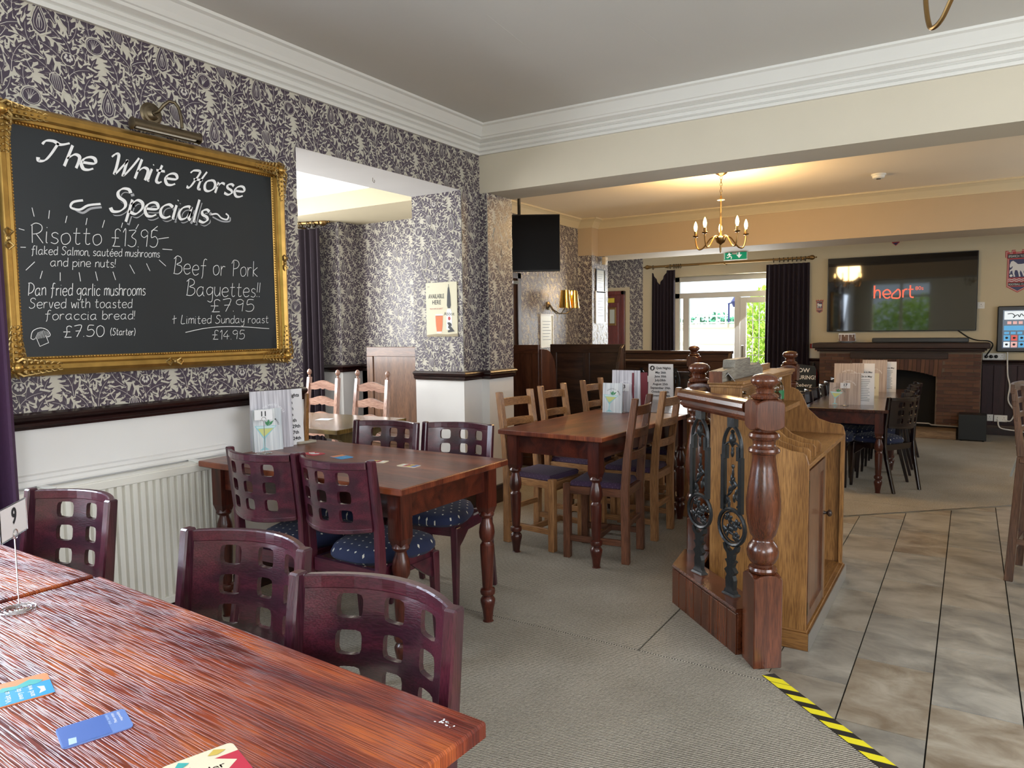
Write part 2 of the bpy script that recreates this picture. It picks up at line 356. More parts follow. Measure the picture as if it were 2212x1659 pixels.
# flat printing: pieces drawn in a 2d frame (o = origin, ux, uy unit vectors in the surface, nz outwards)
class Print:
    def __init__(s, o, ux, uy): s.o = Vector(o); s.ux = Vector(ux).normalized(); s.uy = Vector(uy).normalized(); s.n = s.ux.cross(s.uy)
    def P(s, x, y, h=0.0008): return s.o+s.ux*x+s.uy*y+s.n*h
    def poly(s, mb, pts, h=0.0008):
        v = mb.verts([s.P(x, y, h) for x, y in pts])
        for t in geometry.tessellate_polygon([[Vector((x, y, 0)) for x, y in pts]]):
            f = mb.face([v[i] for i in t])
            if f:
                f.normal_update()
                if f.normal.dot(s.n) < 0: f.normal_flip()
    def rect(s, mb, x0, x1, y0, y1, h=0.0008): s.poly(mb, [(x0, y0), (x1, y0), (x1, y1), (x0, y1)], h)
    def line(s, mb, pts, w, h=0.0008, pen=None, taper=False):
        n = len(pts); L = []; Rr = []
        for i, (x, y) in enumerate(pts):
            a = pts[max(0, i-1)]; b = pts[min(n-1, i+1)]; dx, dy = b[0]-a[0], b[1]-a[1]; d = math.hypot(dx, dy) or 1e-6
            ww = w
            if pen is not None: ww = w*(0.32+0.68*abs(math.sin(math.atan2(dy, dx)-pen)))
            if taper: ww = w*(1-0.75*i/(n-1))
            nx, ny = -dy/d*ww/2, dx/d*ww/2; L.append((x+nx, y+ny)); Rr.append((x-nx, y-ny))
        vl = mb.verts([s.P(x, y, h) for x, y in L]); vr = mb.verts([s.P(x, y, h) for x, y in Rr])
        for i in range(n-1): mb.face([vr[i], vr[i+1], vl[i+1], vl[i]])
    def text(s, mb, string, x, y, size, bold=0.0, align='LEFT', width=None, shear=0.0, h=0.0008):
        c = bpy.data.curves.new('t', 'FONT'); c.body = string; c.size = size; c.offset = bold*size; c.shear = shear; c.resolution_u = 3
        c.align_x = align
        ob = bpy.data.objects.new('t', c); COL.objects.link(ob)
        me = ob.to_mesh(); vs = [v.co.copy() for v in me.vertices]; fs = [list(p.vertices) for p in me.polygons]
        ob.to_mesh_clear(); bpy.data.objects.remove(ob); bpy.data.curves.remove(c)
        if not vs: return
        k = 1.0
        if width:
            x0 = min(v.x for v in vs); x1 = max(v.x for v in vs); k = width/(x1-x0)
        nv = mb.verts([s.P(x+v.x*k, y+v.y, h) for v in vs])
        for f in fs: mb.face([nv[i] for i in f])
    def arc_text(s, mb, string, cx, cy, r, a0, a1, size, bold=0.01):
        n = len(string)
        for i, ch in enumerate(string):
            if ch == ' ': continue
            a = R(a0+(a1-a0)*i/(n-1)); px = cx+r*math.cos(a); py = cy+r*math.sin(a)
            t = a-PI/2; sub = Print(s.P(px, py, 0), s.ux*math.cos(t)+s.uy*math.sin(t), -s.ux*math.sin(t)+s.uy*math.cos(t))
            sub.text(mb, ch, 0, 0, size, bold, 'CENTER')
    def done(s, mb, name, material, parent=None): return mb.done(name, material, parent, fix=False)
def smooth_line(pts, k=5):
    if len(pts) < 3: return pts
    out = []
    P = [pts[0]]+list(pts)+[pts[-1]]
    for i in range(1, len(P)-2):
        p0, p1, p2, p3 = P[i-1:i+3]
        for j in range(k):
            t = j/k
            out.append(tuple(0.5*((2*p1[a])+(-p0[a]+p2[a])*t+(2*p0[a]-5*p1[a]+4*p2[a]-p3[a])*t*t+(-p0[a]+3*p1[a]-3*p2[a]+p3[a])*t**3) for a in (0, 1)))
    out.append(tuple(pts[-1])); return out

# single-stroke hand lettering; units: x-height 6, cap height 10
G = {
'a': '5,5 3.5,6 1,5 0,2.5 1.5,0 4,1 5,4;5,6 5,1.2 6.2,0', 'b': '0,10 0,0;0,4 2,6 4.5,5 5,2.5 3,0 0,1', 'c': '5,5 3,6 .8,5 0,3 1,.7 3,0 5,1',
'd': '5,5 3,6 .8,5 0,2.5 1.5,0 4,.8 5,3;5,10 5,0', 'e': '.3,3 5,3.4 4.5,5.5 2.5,6 .5,4.8 0,2.5 1.5,.2 3.5,0 5.3,1', 'f': '5,9.5 3.5,10 2.3,8.5 2,4 1.8,0 1,-2;0,5.8 4.4,6',
'g': '5,5 3,6 .8,5 0,3 1.5,1 4,1.8 5,4;5,6 5,-2 3.5,-3.8 1,-3', 'h': '0,10 0,0;0,3.6 2,6 4,5.6 4.6,3.6 4.6,0', 'i': '0,6 0,.7 .8,0;0,8 .2,8.3', 'k': '0,10 0,0;4,6 .2,3 4.4,0',
'l': '0,10 0,1 1,0', 'm': '0,6 0,0;0,4 1.6,6 3,5.4 3.2,0;3.2,4 4.8,6 6.2,5.4 6.5,0', 'n': '0,6 0,0;0,4 2,6 4,5.4 4.5,0', 'o': '2.5,6 .5,5 0,2.8 1,.4 3,0 5,1.6 5.2,4 4,5.8 2.4,6',
'p': '0,6 0,-3.5;0,4 2,6 4.4,5.2 5,2.8 3,.2 0,1', 'r': '0,6 0,0;0,3.6 1.6,5.8 3.6,5.6', 's': '4,5.2 2.4,6 .6,5.2 1,3.6 3.4,2.6 4,1.2 2.4,0 0,.6', 't': '1.8,9 1.6,1.4 3,0 4.2,.8;0,6 4,6.2',
'u': '0,6 0,2 1.4,0 3.4,.6 4.6,3;4.6,6 4.6,0', 'w': '0,6 1.4,0 3,4.6 4.6,0 6,6', 'y': '0,6 .6,2.4 2.6,1.4 4.6,3;4.8,6 4.4,-1 3,-3.6 .8,-3', 'q': '5,5 3,6 0,3 2,0 5,3;5,6 5,-3.5',
'R': '0,9.6 .6,0;-.6,9 2,10.4 5,9.4 5.4,7 3.6,5.2 .8,4.6;2.4,4.8 6.4,0', 'B': '1,9.6 .4,4 0,0;-.6,8.8 2,10.6 5,9.6 5,7.2 1.8,5.6 5.4,4.6 6,2 3.4,0 -.6,.2', 'D': '.6,9.4 .4,0;-.4,9.6 3,9.8 6,8 6.4,5 4,2.4 .6,1.6',
'P': '1,9.6 1,0;-.8,8 1,10.2 4.6,9.8 6,7.6 4.4,5.4 1,4.6', 'S': '5.6,8.4 4.4,9.8 2,9.8 .6,8.2 1.4,6.2 4.2,4.6 5,2.4 3.4,.4 .8,0 -.6,1.4', 'L': '1,10 0,.2 5,0', 'T': '-1.4,7.6 -.6,9.4 2,9.9 5,9 8,10.4;4,9.4 3,4 1.8,.8 -.2,.2 -1,1.6',
'W': '-1.8,8 -.6,9.8 .8,9.2 1.6,4 2,0 4.2,5 5.4,8;5,8 5.4,3 5.8,0 8,5 9.6,10', 'H': '-1.4,8 0,9.6 3.2,9.4 2,4 .6,.4 -1,.6;6.6,10.2 5,5 5,.8 6.4,.4;1.2,5 5.8,5.4', 'E': '5,10 1,10 0,0 5,0;.4,5 4,5',
'1': '0,8 1.6,10 1.6,0', '2': '0,8 2,10 4.6,8.6 4,6 0,0 5,0', '3': '0,9.4 4.6,9.6 2,6 4.8,4 4.4,1 2,0 -.4,1', '4': '3.6,10 0,3.6 5.4,3.6;3.6,6 3.6,0', '5': '5,10 1.4,10 .8,5.8 3.6,6.4 5.4,4 4.4,.8 2,0 0,.8', '7': '0,9.8 5,10 2,0;1,5.2 4.6,5.4',
'9': '4.8,8.4 3,10 .6,9 .4,6.6 2.4,5.4 4.6,7 4.8,8.6 4.2,0', '0': '2.6,10 .4,8.4 0,4 1.4,.2 3.6,0 5.4,3 5,8 2.6,10', '£': '5.6,8.8 4,10 2.2,8.8 2.4,4 1.4,.4 -.4,0 5.6,0;0,4.8 4.6,4.8',
'.': '0,.4 .3,0', ',': '.4,.6 0,-1.2', '!': '.4,10 0,3.2;0,.6 .1,0', '(': '2,10.6 .2,7 0,3 1.6,-1', ')': '0,10.6 1.8,7 1.8,3 .2,-1', '+': '1.6,9.6 1.6,0;-.6,5.2 4.4,6.6', '-': '0,4 4,4.4', "'": '0,10 0,8',
'é': '.3,3 5,3.4 4.5,5.5 2.5,6 .5,4.8 0,2.5 1.5,.2 3.5,0 5.3,1;2.4,7.4 4,9.4', 'x': '0,6 4,0;4,6 0,0', 'z': '0,6 4,6 0,0 4,0', 'v': '0,6 2,0 4,6',
}
GL = {k: [[tuple(float(t) for t in q.split(',')) for q in st.split()] for st in v.split(';')] for k, v in G.items()}
def hand(pr, mb, string, x0, x1, base0, base1, cap, w, pen=None, shear=0.12, gap=1.9, h=0.0012, dx=0, dy=0):
    pos = []; x = 0.0
    for ch in string:
        if ch == ' ': x += 4.2; continue
        g = GL[ch]; lo = min(p[0] for s_ in g for p in s_); hi = max(p[0] for s_ in g for p in s_)
        pos.append((x-lo, g)); x += hi-lo+gap
    k = (x1-x0)/(x-gap); u = cap/10.0
    rnd = random.Random(len(string)*7)
    for off, g in pos:
        jit = rnd.uniform(-0.25, 0.25)*u
        for st in g:
            pts = smooth_line(st, 6)
            q = [(x0+(off+px)*k+py*u*shear+dx, base0+(base1-base0)*((off+px)*k)/(x1-x0)+py*u+jit+dy) for px, py in pts]
            pr.line(mb, q, w, h, pen)

# ================================================================== THE SETTING
ZL = -0.16                                  # the tiled and far floor lies one step lower
def lineA(x): return 2.871-0.941*(x+0.654)  # edge of the raised carpeted floor
def lineB(x): return 6.105+0.915*(x+0.877)  # threshold strip
def clip(poly, f):
    out = []
    for i, p in enumerate(poly):
        q = poly[(i+1) % len(poly)]; a, b = f(p), f(q)
        if a >= 0: out.append(p)
        if (a >= 0) != (b >= 0): t = a/(a-b); out.append((p[0]+(q[0]-p[0])*t, p[1]+(q[1]-p[1])*t))
    return out

def build_floor():
    up_ = MB().prism([(-5.7, -2.1), (2.6, -2.1), (2.6, lineA(2.6)), (-0.66, 2.868), (-1.155, 3.62), (-1.155, 5.62), (-2.3, 7.05), (-5.7, 7.05)], 'z', -0.40, -0.008).done('floor', DADO)
    struct(up_)
    for poly in ([(-5.7, -2.1), (2.6, -2.1), (2.6, lineA(2.6)+0.005), (-0.547, 2.7715), (-5.7, 2.7715)],
                 [(-5.7, 2.7785), (-1.149, 2.7785), (-1.149, 5.63), (-2.3, 7.06), (-5.7, 7.06)],
                 [(-1.141, 2.7785), (-0.55, 2.7785), (-0.655, 2.876), (-1.141, 3.6)]):
        MB().prism(poly, 'z', -0.008, 0.0).done('carpet', CARPET, up_)
    lo = MB().box(-6.2, 2.6, -2.1, 12.2, -0.42, ZL-0.010).done('floor', GROUT); struct(lo)
    cols = [0.2125-0.3058+0.3058*i for i in range(-3, 10)]; rnd = random.Random(4); k = 0
    for ci, x0 in enumerate(cols):
        i = ci-3; y00 = 3.5457 if (i % 2) == 1 else 3.2437
        for j in range(-9, 9):
            y0 = y00+0.6096*j; g = 0.0028
            p = [(x0+g, y0+g), (x0+0.3058-g, y0+g), (x0+0.3058-g, y0+0.6096-g), (x0+g, y0+0.6096-g)]
            for f in (lambda q: q[1]-lineA(q[0])-0.004, lambda q: q[0]+1.12, lambda q: lineB(q[0])-0.012-q[1], lambda q: 2.6-q[0], lambda q: q[1]+2.1):
                p = clip(p, f)
                if len(p) < 3: break
            if len(p) < 3: continue
            o = MB().prism(p, 'z', -0.010, 0.0).done('tile', TILES[rnd.randrange(3)], lo); o.location = (0, 0, ZL+rnd.uniform(-0.0006, 0.0006))
    for poly in ([(-1.15, lineB(-1.15)), (-0.13, 6.788), (-2.4, 6.788), (-1.15, 5.5)],
                 [(-6.2, 6.792), (-0.125, 6.792), (2.6, lineB(2.6)), (2.6, 11.85), (-6.2, 11.85)]):
        MB().prism(poly, 'z', ZL-0.010, ZL+0.002).done('carpet', CARPET, lo)
    d = Vector((1.219, 1.115, 0)).normalized()
    a = Vector((-1.15, lineB(-1.15), ZL+0.003)); b = Vector((2.6, lineB(2.6), ZL+0.003))
    struct(MB().beam(a, b, 0.028, 0.006).done('trim_1', mat('aluminium_strip', (0.55, 0.53, 0.48), 0.3, 0.9)))
    # nosing under the tape
build_floor()

def wallbox(name, m, x0, x1, y0, y1, z0, z1, parent=None):
    o = MB().box(x0, x1, y0, y1, z0, z1).done(name, m, parent)
    if parent is None: struct(o)
    return o
WL = -3.178; WLB = -3.64
def build_walls():
    # left wall with the gold-framed board; window hole y -0.7..1.12, opening into the alcove y 2.82..4.36
    mb = MB()
    mb.box(WLB, WL, -2.1, -0.70, -0.02, 2.90); mb.box(WLB, WL, -0.70, 1.12, -0.02, 0.95); mb.box(WLB, WL, -0.70, 1.12, 2.30, 2.90)
    mb.box(WLB, WL, 1.12, 2.82, -0.02, 2.90); mb.box(WLB, WL, 2.82, 4.36, 2.37, 2.90); mb.box(WLB, WL, 4.36, 4.94, -0.02, 2.90)
    mb.box(WL, -3.109, 4.595, 4.94, -0.02, 2.378)
    wl = mb.done('wall_left', PAINT_STONE); struct(wl)
    # alcove
    mb = MB(); mb.box(-5.9, -5.6, 1.5, 2.1, -0.02, 2.8); mb.box(-5.9, -5.6, 4.3, 5.4, -0.02, 2.8); mb.box(-5.9, -5.6, 2.1, 4.3, -0.02, 0.95); mb.box(-5.9, -5.6, 2.1, 4.3, 2.3, 2.8)
    mb.box(-5.6, WLB, 1.5, 1.8, -0.02, 2.8)
    struct(mb.done('wall_alcove_side', PAINT_STONE))
    mb = MB(); mb.box(-5.6, WLB, 5.13, 5.35, -0.02, 2.8); mb.box(-5.6, -4.945, 4.87, 5.13, -0.02, 2.8)
    wa = mb.done('wall_alcove_back', PAINT_STONE); struct(wa)
    struct(MB().box(-5.9, WLB, 1.5, 5.4, 2.62, 2.80).done('ceiling', PAINT_WHITE))
    ab = MB().box(-5.6, WLB, 4.42, 5.13, 2.36, 2.62).done('trim_2', PAINT_CREAM); struct(ab)
    struct(MB().sweep([(0, 2.62), (0, 2.50), (0.02, 2.50), (0.05, 2.53), (0.10, 2.59), (0.11, 2.62)], [(WLB, 4.42, 0), (-5.6, 4.42, 0)]).done('trim_3', PAINT_WHITE))
    # back, right
    mb = MB(); mb.box(-3.7, -2.65, -2.3, -2.0, -0.4, 2.95); mb.box(-1.10, 0.35, -2.3, -2.0, -0.4, 2.95); mb.box(1.95, 2.8, -2.3, -2.0, -0.4, 2.95); mb.box(-2.65, -1.10, -2.3, -2.0, -0.4, 1.15); mb.box(-2.65, -1.10, -2.3, -2.0, 2.62, 2.95); mb.box(0.35, 1.95, -2.3, -2.0, -0.4, 1.0); mb.box(0.35, 1.95, -2.3, -2.0, 2.45, 2.95); mb.box(-1.90, -1.82, -2.2, -2.12, 1.15, 2.62); mb.box(-2.65, -1.10, -2.2, -2.12, 2.20, 2.27)
    struct(mb.done('wall_back', PAINT_CREAM))
    mb = MB()
    for y0, y1 in ((-2.3, 0.3), (2.9, 7.3), (9.9, 12.1)): mb.box(2.5, 2.8, y0, y1, -0.4, 2.95)
    for y0, y1 in ((0.3, 2.9), (7.3, 9.9)): mb.box(2.5, 2.8, y0, y1, -0.4, 0.95); mb.box(2.5, 2.8, y0, y1, 2.35, 2.95)
    struct(mb.done('wall_right', PAINT_CREAM))
    # ceilings
    cl = struct(MB().box(-3.7, 2.8, -2.3, 4.70, 2.849, 3.05).done('ceiling', PAINT_CEIL))
    for a, b in (((-1.995, 2.966), (-2.047, 3.487)), ((-1.463, 3.325), (-1.415, 4.039))): MB().beam((a[0], a[1], 2.8488), (b[0], b[1], 2.8488), .003, .0012).done('plaster_seam', PAINT_CEIL, cl)
    struct(MB().box(-5.1, 2.8, 4.70, 12.1, 2.88, 3.05).done('ceiling', mat('chandelier_warmed_ceiling', (0.78, 0.68, 0.54), 0.8, noise=0.03, nscale=2.5)))  # warm glow of the chandelier is put into this ceiling's colour
    # first beam, second beam
    struct(MB().box(WL, 2.5, 4.595, 4.94, 2.378, 2.89).done('trim_4', PAINT_BEAM))
    b2 = MB().box(-4.75, 2.5, 9.50, 10.25, 2.378, 2.89).box(-4.75, -4.53, 9.30, 9.50, 2.378, 2.89).done('trim_5', PAINT_TAN); struct(b2)
    prof = [(0, 0), (0, 0.0), (0.022, 0.0), (0.024, 0.018), (0.016, 0.022), (0.030, 0.030), (0.034, 0.050), (0.026, 0.056), (0.042, 0.066), (0.048, 0.078), (0.040, 0.084), (0.075, 0.098), (0.080, 0.110), (0.088, 0.114), (0.100, 0.135), (0.125, 0.172), (0.142, 0.180), (0.145, 0.194), (0, 0.194)]
    struct(MB().sweep([(o, 2.656+h) for o, h in prof], [(2.5, 4.595, 0), (WL, 4.595, 0), (WL, -2.0, 0)]).done('trim_6', PAINT_WHITE))
    cov = [(0, 2.76), (0.012, 2.76), (0.014, 2.772), (0.04, 2.80), (0.075, 2.835), (0.115, 2.858), (0.13, 2.86), (0.132, 2.881), (0, 2.881)]
    struct(MB().sweep(cov, [(2.5, 9.50, 0), (-4.53, 9.50, 0), (-4.53, 9.30, 0), (-4.75, 9.30, 0), (-4.75, 5.35, 0)]).done('trim_7', PAINT_CREAM))
    # room two left wall, pier, lobby wall
    w2 = MB().box(-5.1, -4.75, 5.35, 9.30, -0.4, 2.90).box(-5.1, -3.64, 5.13, 5.35, -0.4, 2.9).box(-3.64, -3.5, 4.94, 5.35, -0.4, 2.9).done('wall_lounge_side', PAINT_STONE); struct(w2)
    w3 = MB().box(-5.1, -4.53, 9.30, 9.82, -0.4, 2.378).box(-5.1, -4.75, 9.30, 9.82, 2.378, 2.9).done('wall_pier', PAINT_STONE); struct(w3)
    mb = MB(); mb.box(-6.2, -6.0, 9.8, 12.1, -0.4, 2.9); mb.box(-6.0, -5.1, 9.6, 9.8, -0.4, 2.9); struct(mb.done('wall_lobby', PAINT_STONE))
    struct(MB().box(-6.2, -5.1, 9.6, 12.1, 2.6, 2.8).done('ceiling', PAINT_CEIL))
    # far wall, garden window opening x -4.30..-2.62, z ZL..2.2
    mb = MB(); mb.box(-6.2, -4.30, 11.8, 12.1, -0.4, 2.9); mb.box(-2.62, 2.8, 11.8, 12.1, -0.4, 2.9); mb.box(-4.30, -2.62, 11.8, 12.1, 2.20, 2.9)
    wf = mb.done('wall_far', PAINT_CREAM); struct(wf)
    return wl, wa, w2, w3, wf
WALL_L, WALL_A, WALL_2, WALL_P, WALL_F = build_walls()

# dado rails, skirtings
RAIL = [(0, 0), (0.016, 0), (0.018, 0.010), (0.026, 0.014), (0.028, 0.026), (0.020, 0.030), (0.034, 0.040), (0.040, 0.052), (0.034, 0.060), (0.012, 0.068), (0, 0.068)]
SKIRT = [(0, 0), (0.022, 0), (0.022, 0.10), (0.016, 0.115), (0.010, 0.135), (0, 0.14)]
def rails():
    n = [8]
    def rail(prof, z, path, m=DADO, name=None):
        o = MB().sweep([(a, z+b) for a, b in prof], path).done(name or 'trim_%d' % n[0], m); struct(o)
        if not name: n[0] += 1
    paths = [[(-3.109, 4.94, 0), (-3.109, 4.595, 0), (WL, 4.595, 0), (WL, 4.36, 0), (WLB, 4.36, 0)], [(WL, 2.82, 0), (WL, 1.12, 0)],
             [(WLB, 5.13, 0), (-4.945, 5.13, 0), (-4.945, 4.87, 0), (-5.6, 4.87, 0)], [(-4.53, 9.82, 0), (-4.53, 9.30, 0), (-4.75, 9.30, 0), (-4.75, 5.35, 0)]]
    for i, p in enumerate(paths):
        rail(RAIL, 0.976, p); rail(SKIRT, 0.0 if i < 3 else -0.16, p, DADO, 'baseboard_%s' % ('pillar', 'left', 'alcove', 'lounge')[i])
rails()

# ------------------------------------------------------------------ wallpaper (flat print: leaves, veins, flowers)
def leaf(b, ang, ln, wd, bend, rnd):
    ca, sa = math.cos(ang), math.sin(ang)
    c = (b[0]+ca*ln*0.5-sa*bend*ln, b[1]+sa*ln*0.5+ca*bend*ln); t_ = (b[0]+ca*ln, b[1]+sa*ln)
    def S(t): return tuple((1-t)**2*b[i]+2*t*(1-t)*c[i]+t*t*t_[i] for i in (0, 1))
    def T(t):
        d = [2*(1-t)*(c[i]-b[i])+2*t*(t_[i]-c[i]) for i in (0, 1)]; l = math.hypot(*d) or 1; return d[0]/l, d[1]/l
    def off(t, w, fwd):
        p = S(t); d = T(t); return (p[0]-d[1]*w+d[0]*fwd, p[1]+d[0]*w+d[1]*fwd)
    n = 4; L = []; Rr = []
    for i in range(n):
        t = 0.16+0.72*i/n; w = wd*math.sin(PI*(0.25+0.62*(i+0.5)/n)); j = rnd.uniform(0.85, 1.2)
        L += [off(t-0.03, w*0.30, 0), off(t+0.04, w*0.80*j, ln*0.0), off(t+0.09, w*j*1.12, ln*0.085), off(t+0.11, w*0.45, 0)]
        j = rnd.uniform(0.85, 1.2); Rr += [off(t-0.03, -w*0.30, 0), off(t+0.04, -w*0.80*j, ln*0.0), off(t+0.09, -w*j*1.12, ln*0.085), off(t+0.11, -w*0.45, 0)]
    poly = [off(0, wd*0.10, 0)]+L+[S(1.0)]+list(reversed(Rr))+[off(0, -wd*0.10, 0)]
    veins = [([S(0.02), S(0.25), S(0.5), S(0.7), S(0.86)], 0.0022)]
    if ln > 0.135:
        for i in (1, 2):
            t = 0.16+0.72*i/n; w = wd*math.sin(PI*(0.25+0.62*(i+0.5)/n))
            for sgn in (1, -1): veins.append(([S(t-0.08), off(t+0.05, sgn*w*0.62, ln*0.01)], 0.0009))
    return poly, veins
def make_paper_cell():
    rnd = random.Random(23); A = (0.26, 0.268); B = (0.26, -0.268); items = []   # (layer, tris)
    motifs = [('bud', 0.13, 0.14), ('ball', 0.345, 0.105), ('bowl', 0.235, 0.02), ('droop', 0.44, 0.19)]
    def ddist(p, q):
        return min(math.hypot(p[0]-q[0]+i*A[0]+j*B[0], p[1]-q[1]+i*A[1]+j*B[1]) for i in (-2, -1, 0, 1, 2) for j in (-2, -1, 0, 1, 2))
    pts = []
    for _ in range(6000):
        p = (rnd.uniform(0, 0.52), rnd.uniform(0, 0.268))
        if all(ddist(p, q) > 0.056 for q in pts) and all(ddist(p, (m[1], m[2])) > 0.030 for m in motifs): pts.append(p)
    def tess(poly): return [[poly[i] for i in t] for t in geometry.tessellate_polygon([[Vector((x, y, 0)) for x, y in poly]])]
    def ribbon(pl, w):
        out = []; n = len(pl); L = []; Q = []
        for i, (x, y) in enumerate(pl):
            a = pl[max(0, i-1)]; b = pl[min(n-1, i+1)]; dx, dy = b[0]-a[0], b[1]-a[1]; d = math.hypot(dx, dy) or 1
            ww = w*(1-0.6*i/(n-1)); L.append((x-dy/d*ww/2, y+dx/d*ww/2)); Q.append((x+dy/d*ww/2, y-dx/d*ww/2))
        for i in range(n-1): out += [[Q[i], Q[i+1], L[i+1]], [Q[i], L[i+1], L[i]]]
        return out
    for k, p in enumerate(pts):
        ph = 2*PI*(p[0]/0.26); sg = 1 if math.sin(ph) > 0 else -1
        ang = R(90)-R(48)*math.sin(ph+0.7)+rnd.uniform(-0.55, 0.55)
        ln = rnd.uniform(0.105, 0.165); wd = ln*rnd.uniform(0.20, 0.25)
        b = (p[0]-math.cos(ang)*ln*0.45, p[1]-math.sin(ang)*ln*0.45)
        bd_ = sg*rnd.uniform(0.16, 0.42); st_ = rnd.getstate()
        ob = (b[0]-math.cos(ang)*0.003, b[1]-math.sin(ang)*0.003)
        poly, _v = leaf(ob, ang, ln+0.013, wd+0.0092, bd_, rnd); rnd.setstate(st_)
        hk = 0.0004+0.00009*(k % 40); items.append((2, hk, tess(poly)))
        poly, veins = leaf(b, ang, ln, wd, bd_, rnd)
        items.append((0, hk+0.00004, tess(poly)))
        vt = []
        for pl, w in veins: vt += ribbon(smooth_line(pl, 2) if len(pl) > 2 else pl, w)
        items.append((1, hk+0.00007, vt))
    for kind, x, y in motifs:
        dark, pale = [], []
        if kind == 'bud':
            o = [(0, 0.052), (0.014, 0.02), (0.021, -0.008), (0.016, -0.032), (0, -0.042), (-0.016, -0.032), (-0.021, -0.008), (-0.014, 0.02)]
            dark += tess([(x+a*1.35, y+b_*1.25) for a, b_ in o]); i_ = smooth_line([(x+a, y+b_) for a, b_ in o+o[:1]], 3); pale += ribbon(i_, 0.0028)
            for s_ in (-1, 1): pale += ribbon(smooth_line([(x, y+0.028), (x+s_*0.010, y-0.008), (x+s_*0.006, y-0.03)], 3), 0.003)
            pale += ribbon([(x, y+0.012), (x, y-0.028)], 0.005)
        elif kind == 'ball':
            c = [(x+0.036*math.cos(2*PI*i/14), y+0.034*math.sin(2*PI*i/14)) for i in range(14)]; dark += tess(c)
            pale += ribbon([(x+0.032*math.cos(2*PI*i/14), y+0.030*math.sin(2*PI*i/14)) for i in range(15)], 0.0028)
            for a in (-50, -25, 0, 25, 50): pale += ribbon(smooth_line([(x-0.012, y-0.026), (x-0.004+0.010*math.sin(R(a)), y), (x+0.026*math.sin(R(a)), y+0.024*math.cos(R(a)))], 2), 0.0026)
        elif kind == 'bowl':
            c = [(x+0.026*math.cos(2*PI*i/10), y+0.025*math.sin(2*PI*i/10)) for i in range(10)]; dark += tess(c)
            for i, (a, b_) in enumerate(((-0.013, 0.004), (-0.005, -0.004), (0.005, -0.004), (0.013, 0.004), (-0.008, 0.014), (0.008, 0.014))):
                pale += tess([(x+a+0.0052*math.cos(2*PI*j/6), y+b_+0.0075*math.sin(2*PI*j/6)) for j in range(6)])
        else:
            dark += tess([(x, y+0.03), (x+0.022, y+0.018), (x+0.030, y-0.02), (x+0.02, y-0.045), (x-0.006, y-0.035), (x-0.024, y-0.005), (x-0.018, y+0.02)])
            for i in range(5): pale += ribbon(smooth_line([(x-0.008+i*0.004, y+0.026), (x-0.015+i*0.008, y), (x-0.006+i*0.007, y-0.036)], 2), 0.0026)
        hl = [[(x+(a-x)*1.14, y+(b_-y)*1.14) for a, b_ in t_] for t_ in dark]; items.append((2, 0.0041, hl)); items.append((0, 0.0043, dark)); items.append((1, 0.0046, pale))
    out = []
    for sx, sy in ((0, 0), (0.26, 0.268)):
        for lay, h, tr in items:
            tt = [[(a+sx, b_+sy) for a, b_ in t] for t in tr]
            xs = [a for t in tt for a, _ in t]; ys = [b_ for t in tt for _, b_ in t]
            out.append((lay, h, tt, min(xs), max(xs), min(ys), max(ys)))
    return out
CELL = make_paper_cell()
def paper(parent, origin, ux, rects, phase=(0.0, 0.0)):
    """hang paper on a wall: rects are (u0, u1, z0, z1) in the wall's own frame"""
    ux = Vector(ux); o = Vector(origin); n = ux.cross(Vector((0, 0, 1)))
    bv, bf = [], []
    for u0, u1, z0, z1 in rects:
        k = len(bv); bv += [tuple(o+ux*u+n*0.0015+Vector((0, 0, z))) for u, z in ((u0, z0), (u1, z0), (u1, z1), (u0, z1))]; bf.append((k, k+1, k+2, k+3))
    me = bpy.data.meshes.new('wallpaper'); me.from_pydata(bv, [], bf); me.materials.append(PAPER_BASE)
    base = bpy.data.objects.new('wallpaper', me); COL.objects.link(base); base.parent = parent
    V = ([], [], []); F = ([], [], [])
    for u0, u1, z0, z1 in rects:
        for i in range(int(math.floor((u0-phase[0])/0.52))-1, int((u1-phase[0])/0.52)+2):
            for j in range(int(math.floor((z0-phase[1])/0.536))-1, int((z1-phase[1])/0.536)+2):
                dx = phase[0]+i*0.52; dz = phase[1]+j*0.536
                for lay, h, tris, x0, x1, y0, y1 in CELL:
                    if x1+dx <= u0 or x0+dx >= u1 or y1+dz <= z0 or y0+dz >= z1: continue
                    inside = x0+dx >= u0 and x1+dx <= u1 and y0+dz >= z0 and y1+dz <= z1
                    for t in tris:
                        p = [(a+dx, b+dz) for a, b in t]
                        if not inside:
                            for f in (lambda q: q[0]-u0, lambda q: u1-q[0], lambda q: q[1]-z0, lambda q: z1-q[1]):
                                p = clip(p, f)
                                if len(p) < 3: break
                            if len(p) < 3: continue
                        k = len(V[lay]); V[lay].extend(tuple(o+ux*a+n*(0.0016+h)+Vector((0, 0, b))) for a, b in p); F[lay].append(tuple(range(k, k+len(p))))
    for lay, m, nm in ((0, PAPER_LEAF, 'leaf_print'), (1, PAPER_VEIN, 'vein_print'), (2, PAPER_BASE, 'ground_print')):
        me = bpy.data.meshes.new(nm); me.from_pydata(V[lay], [], F[lay]); me.materials.append(m)
        q = bpy.data.objects.new(nm, me); COL.objects.link(q); q.parent = base; q['kind'] = 'stuff'
ZD = 1.044
paper(WALL_L, (WL, 0, 0), (0, 1, 0), [(1.20, 2.82, ZD, 2.656), (2.82, 4.36, 2.37, 2.656), (4.36, 4.595, ZD, 2.656)], (0.10, 0.05))
paper(WALL_L, (0, 4.595, 0), (1, 0, 0), [(WL, -3.109, ZD, 2.378)], (0.2, 0.1))
paper(WALL_L, (-3.109, 0, 0), (0, 1, 0), [(4.595, 4.94, ZD, 2.378)], (0.15, 0.05))
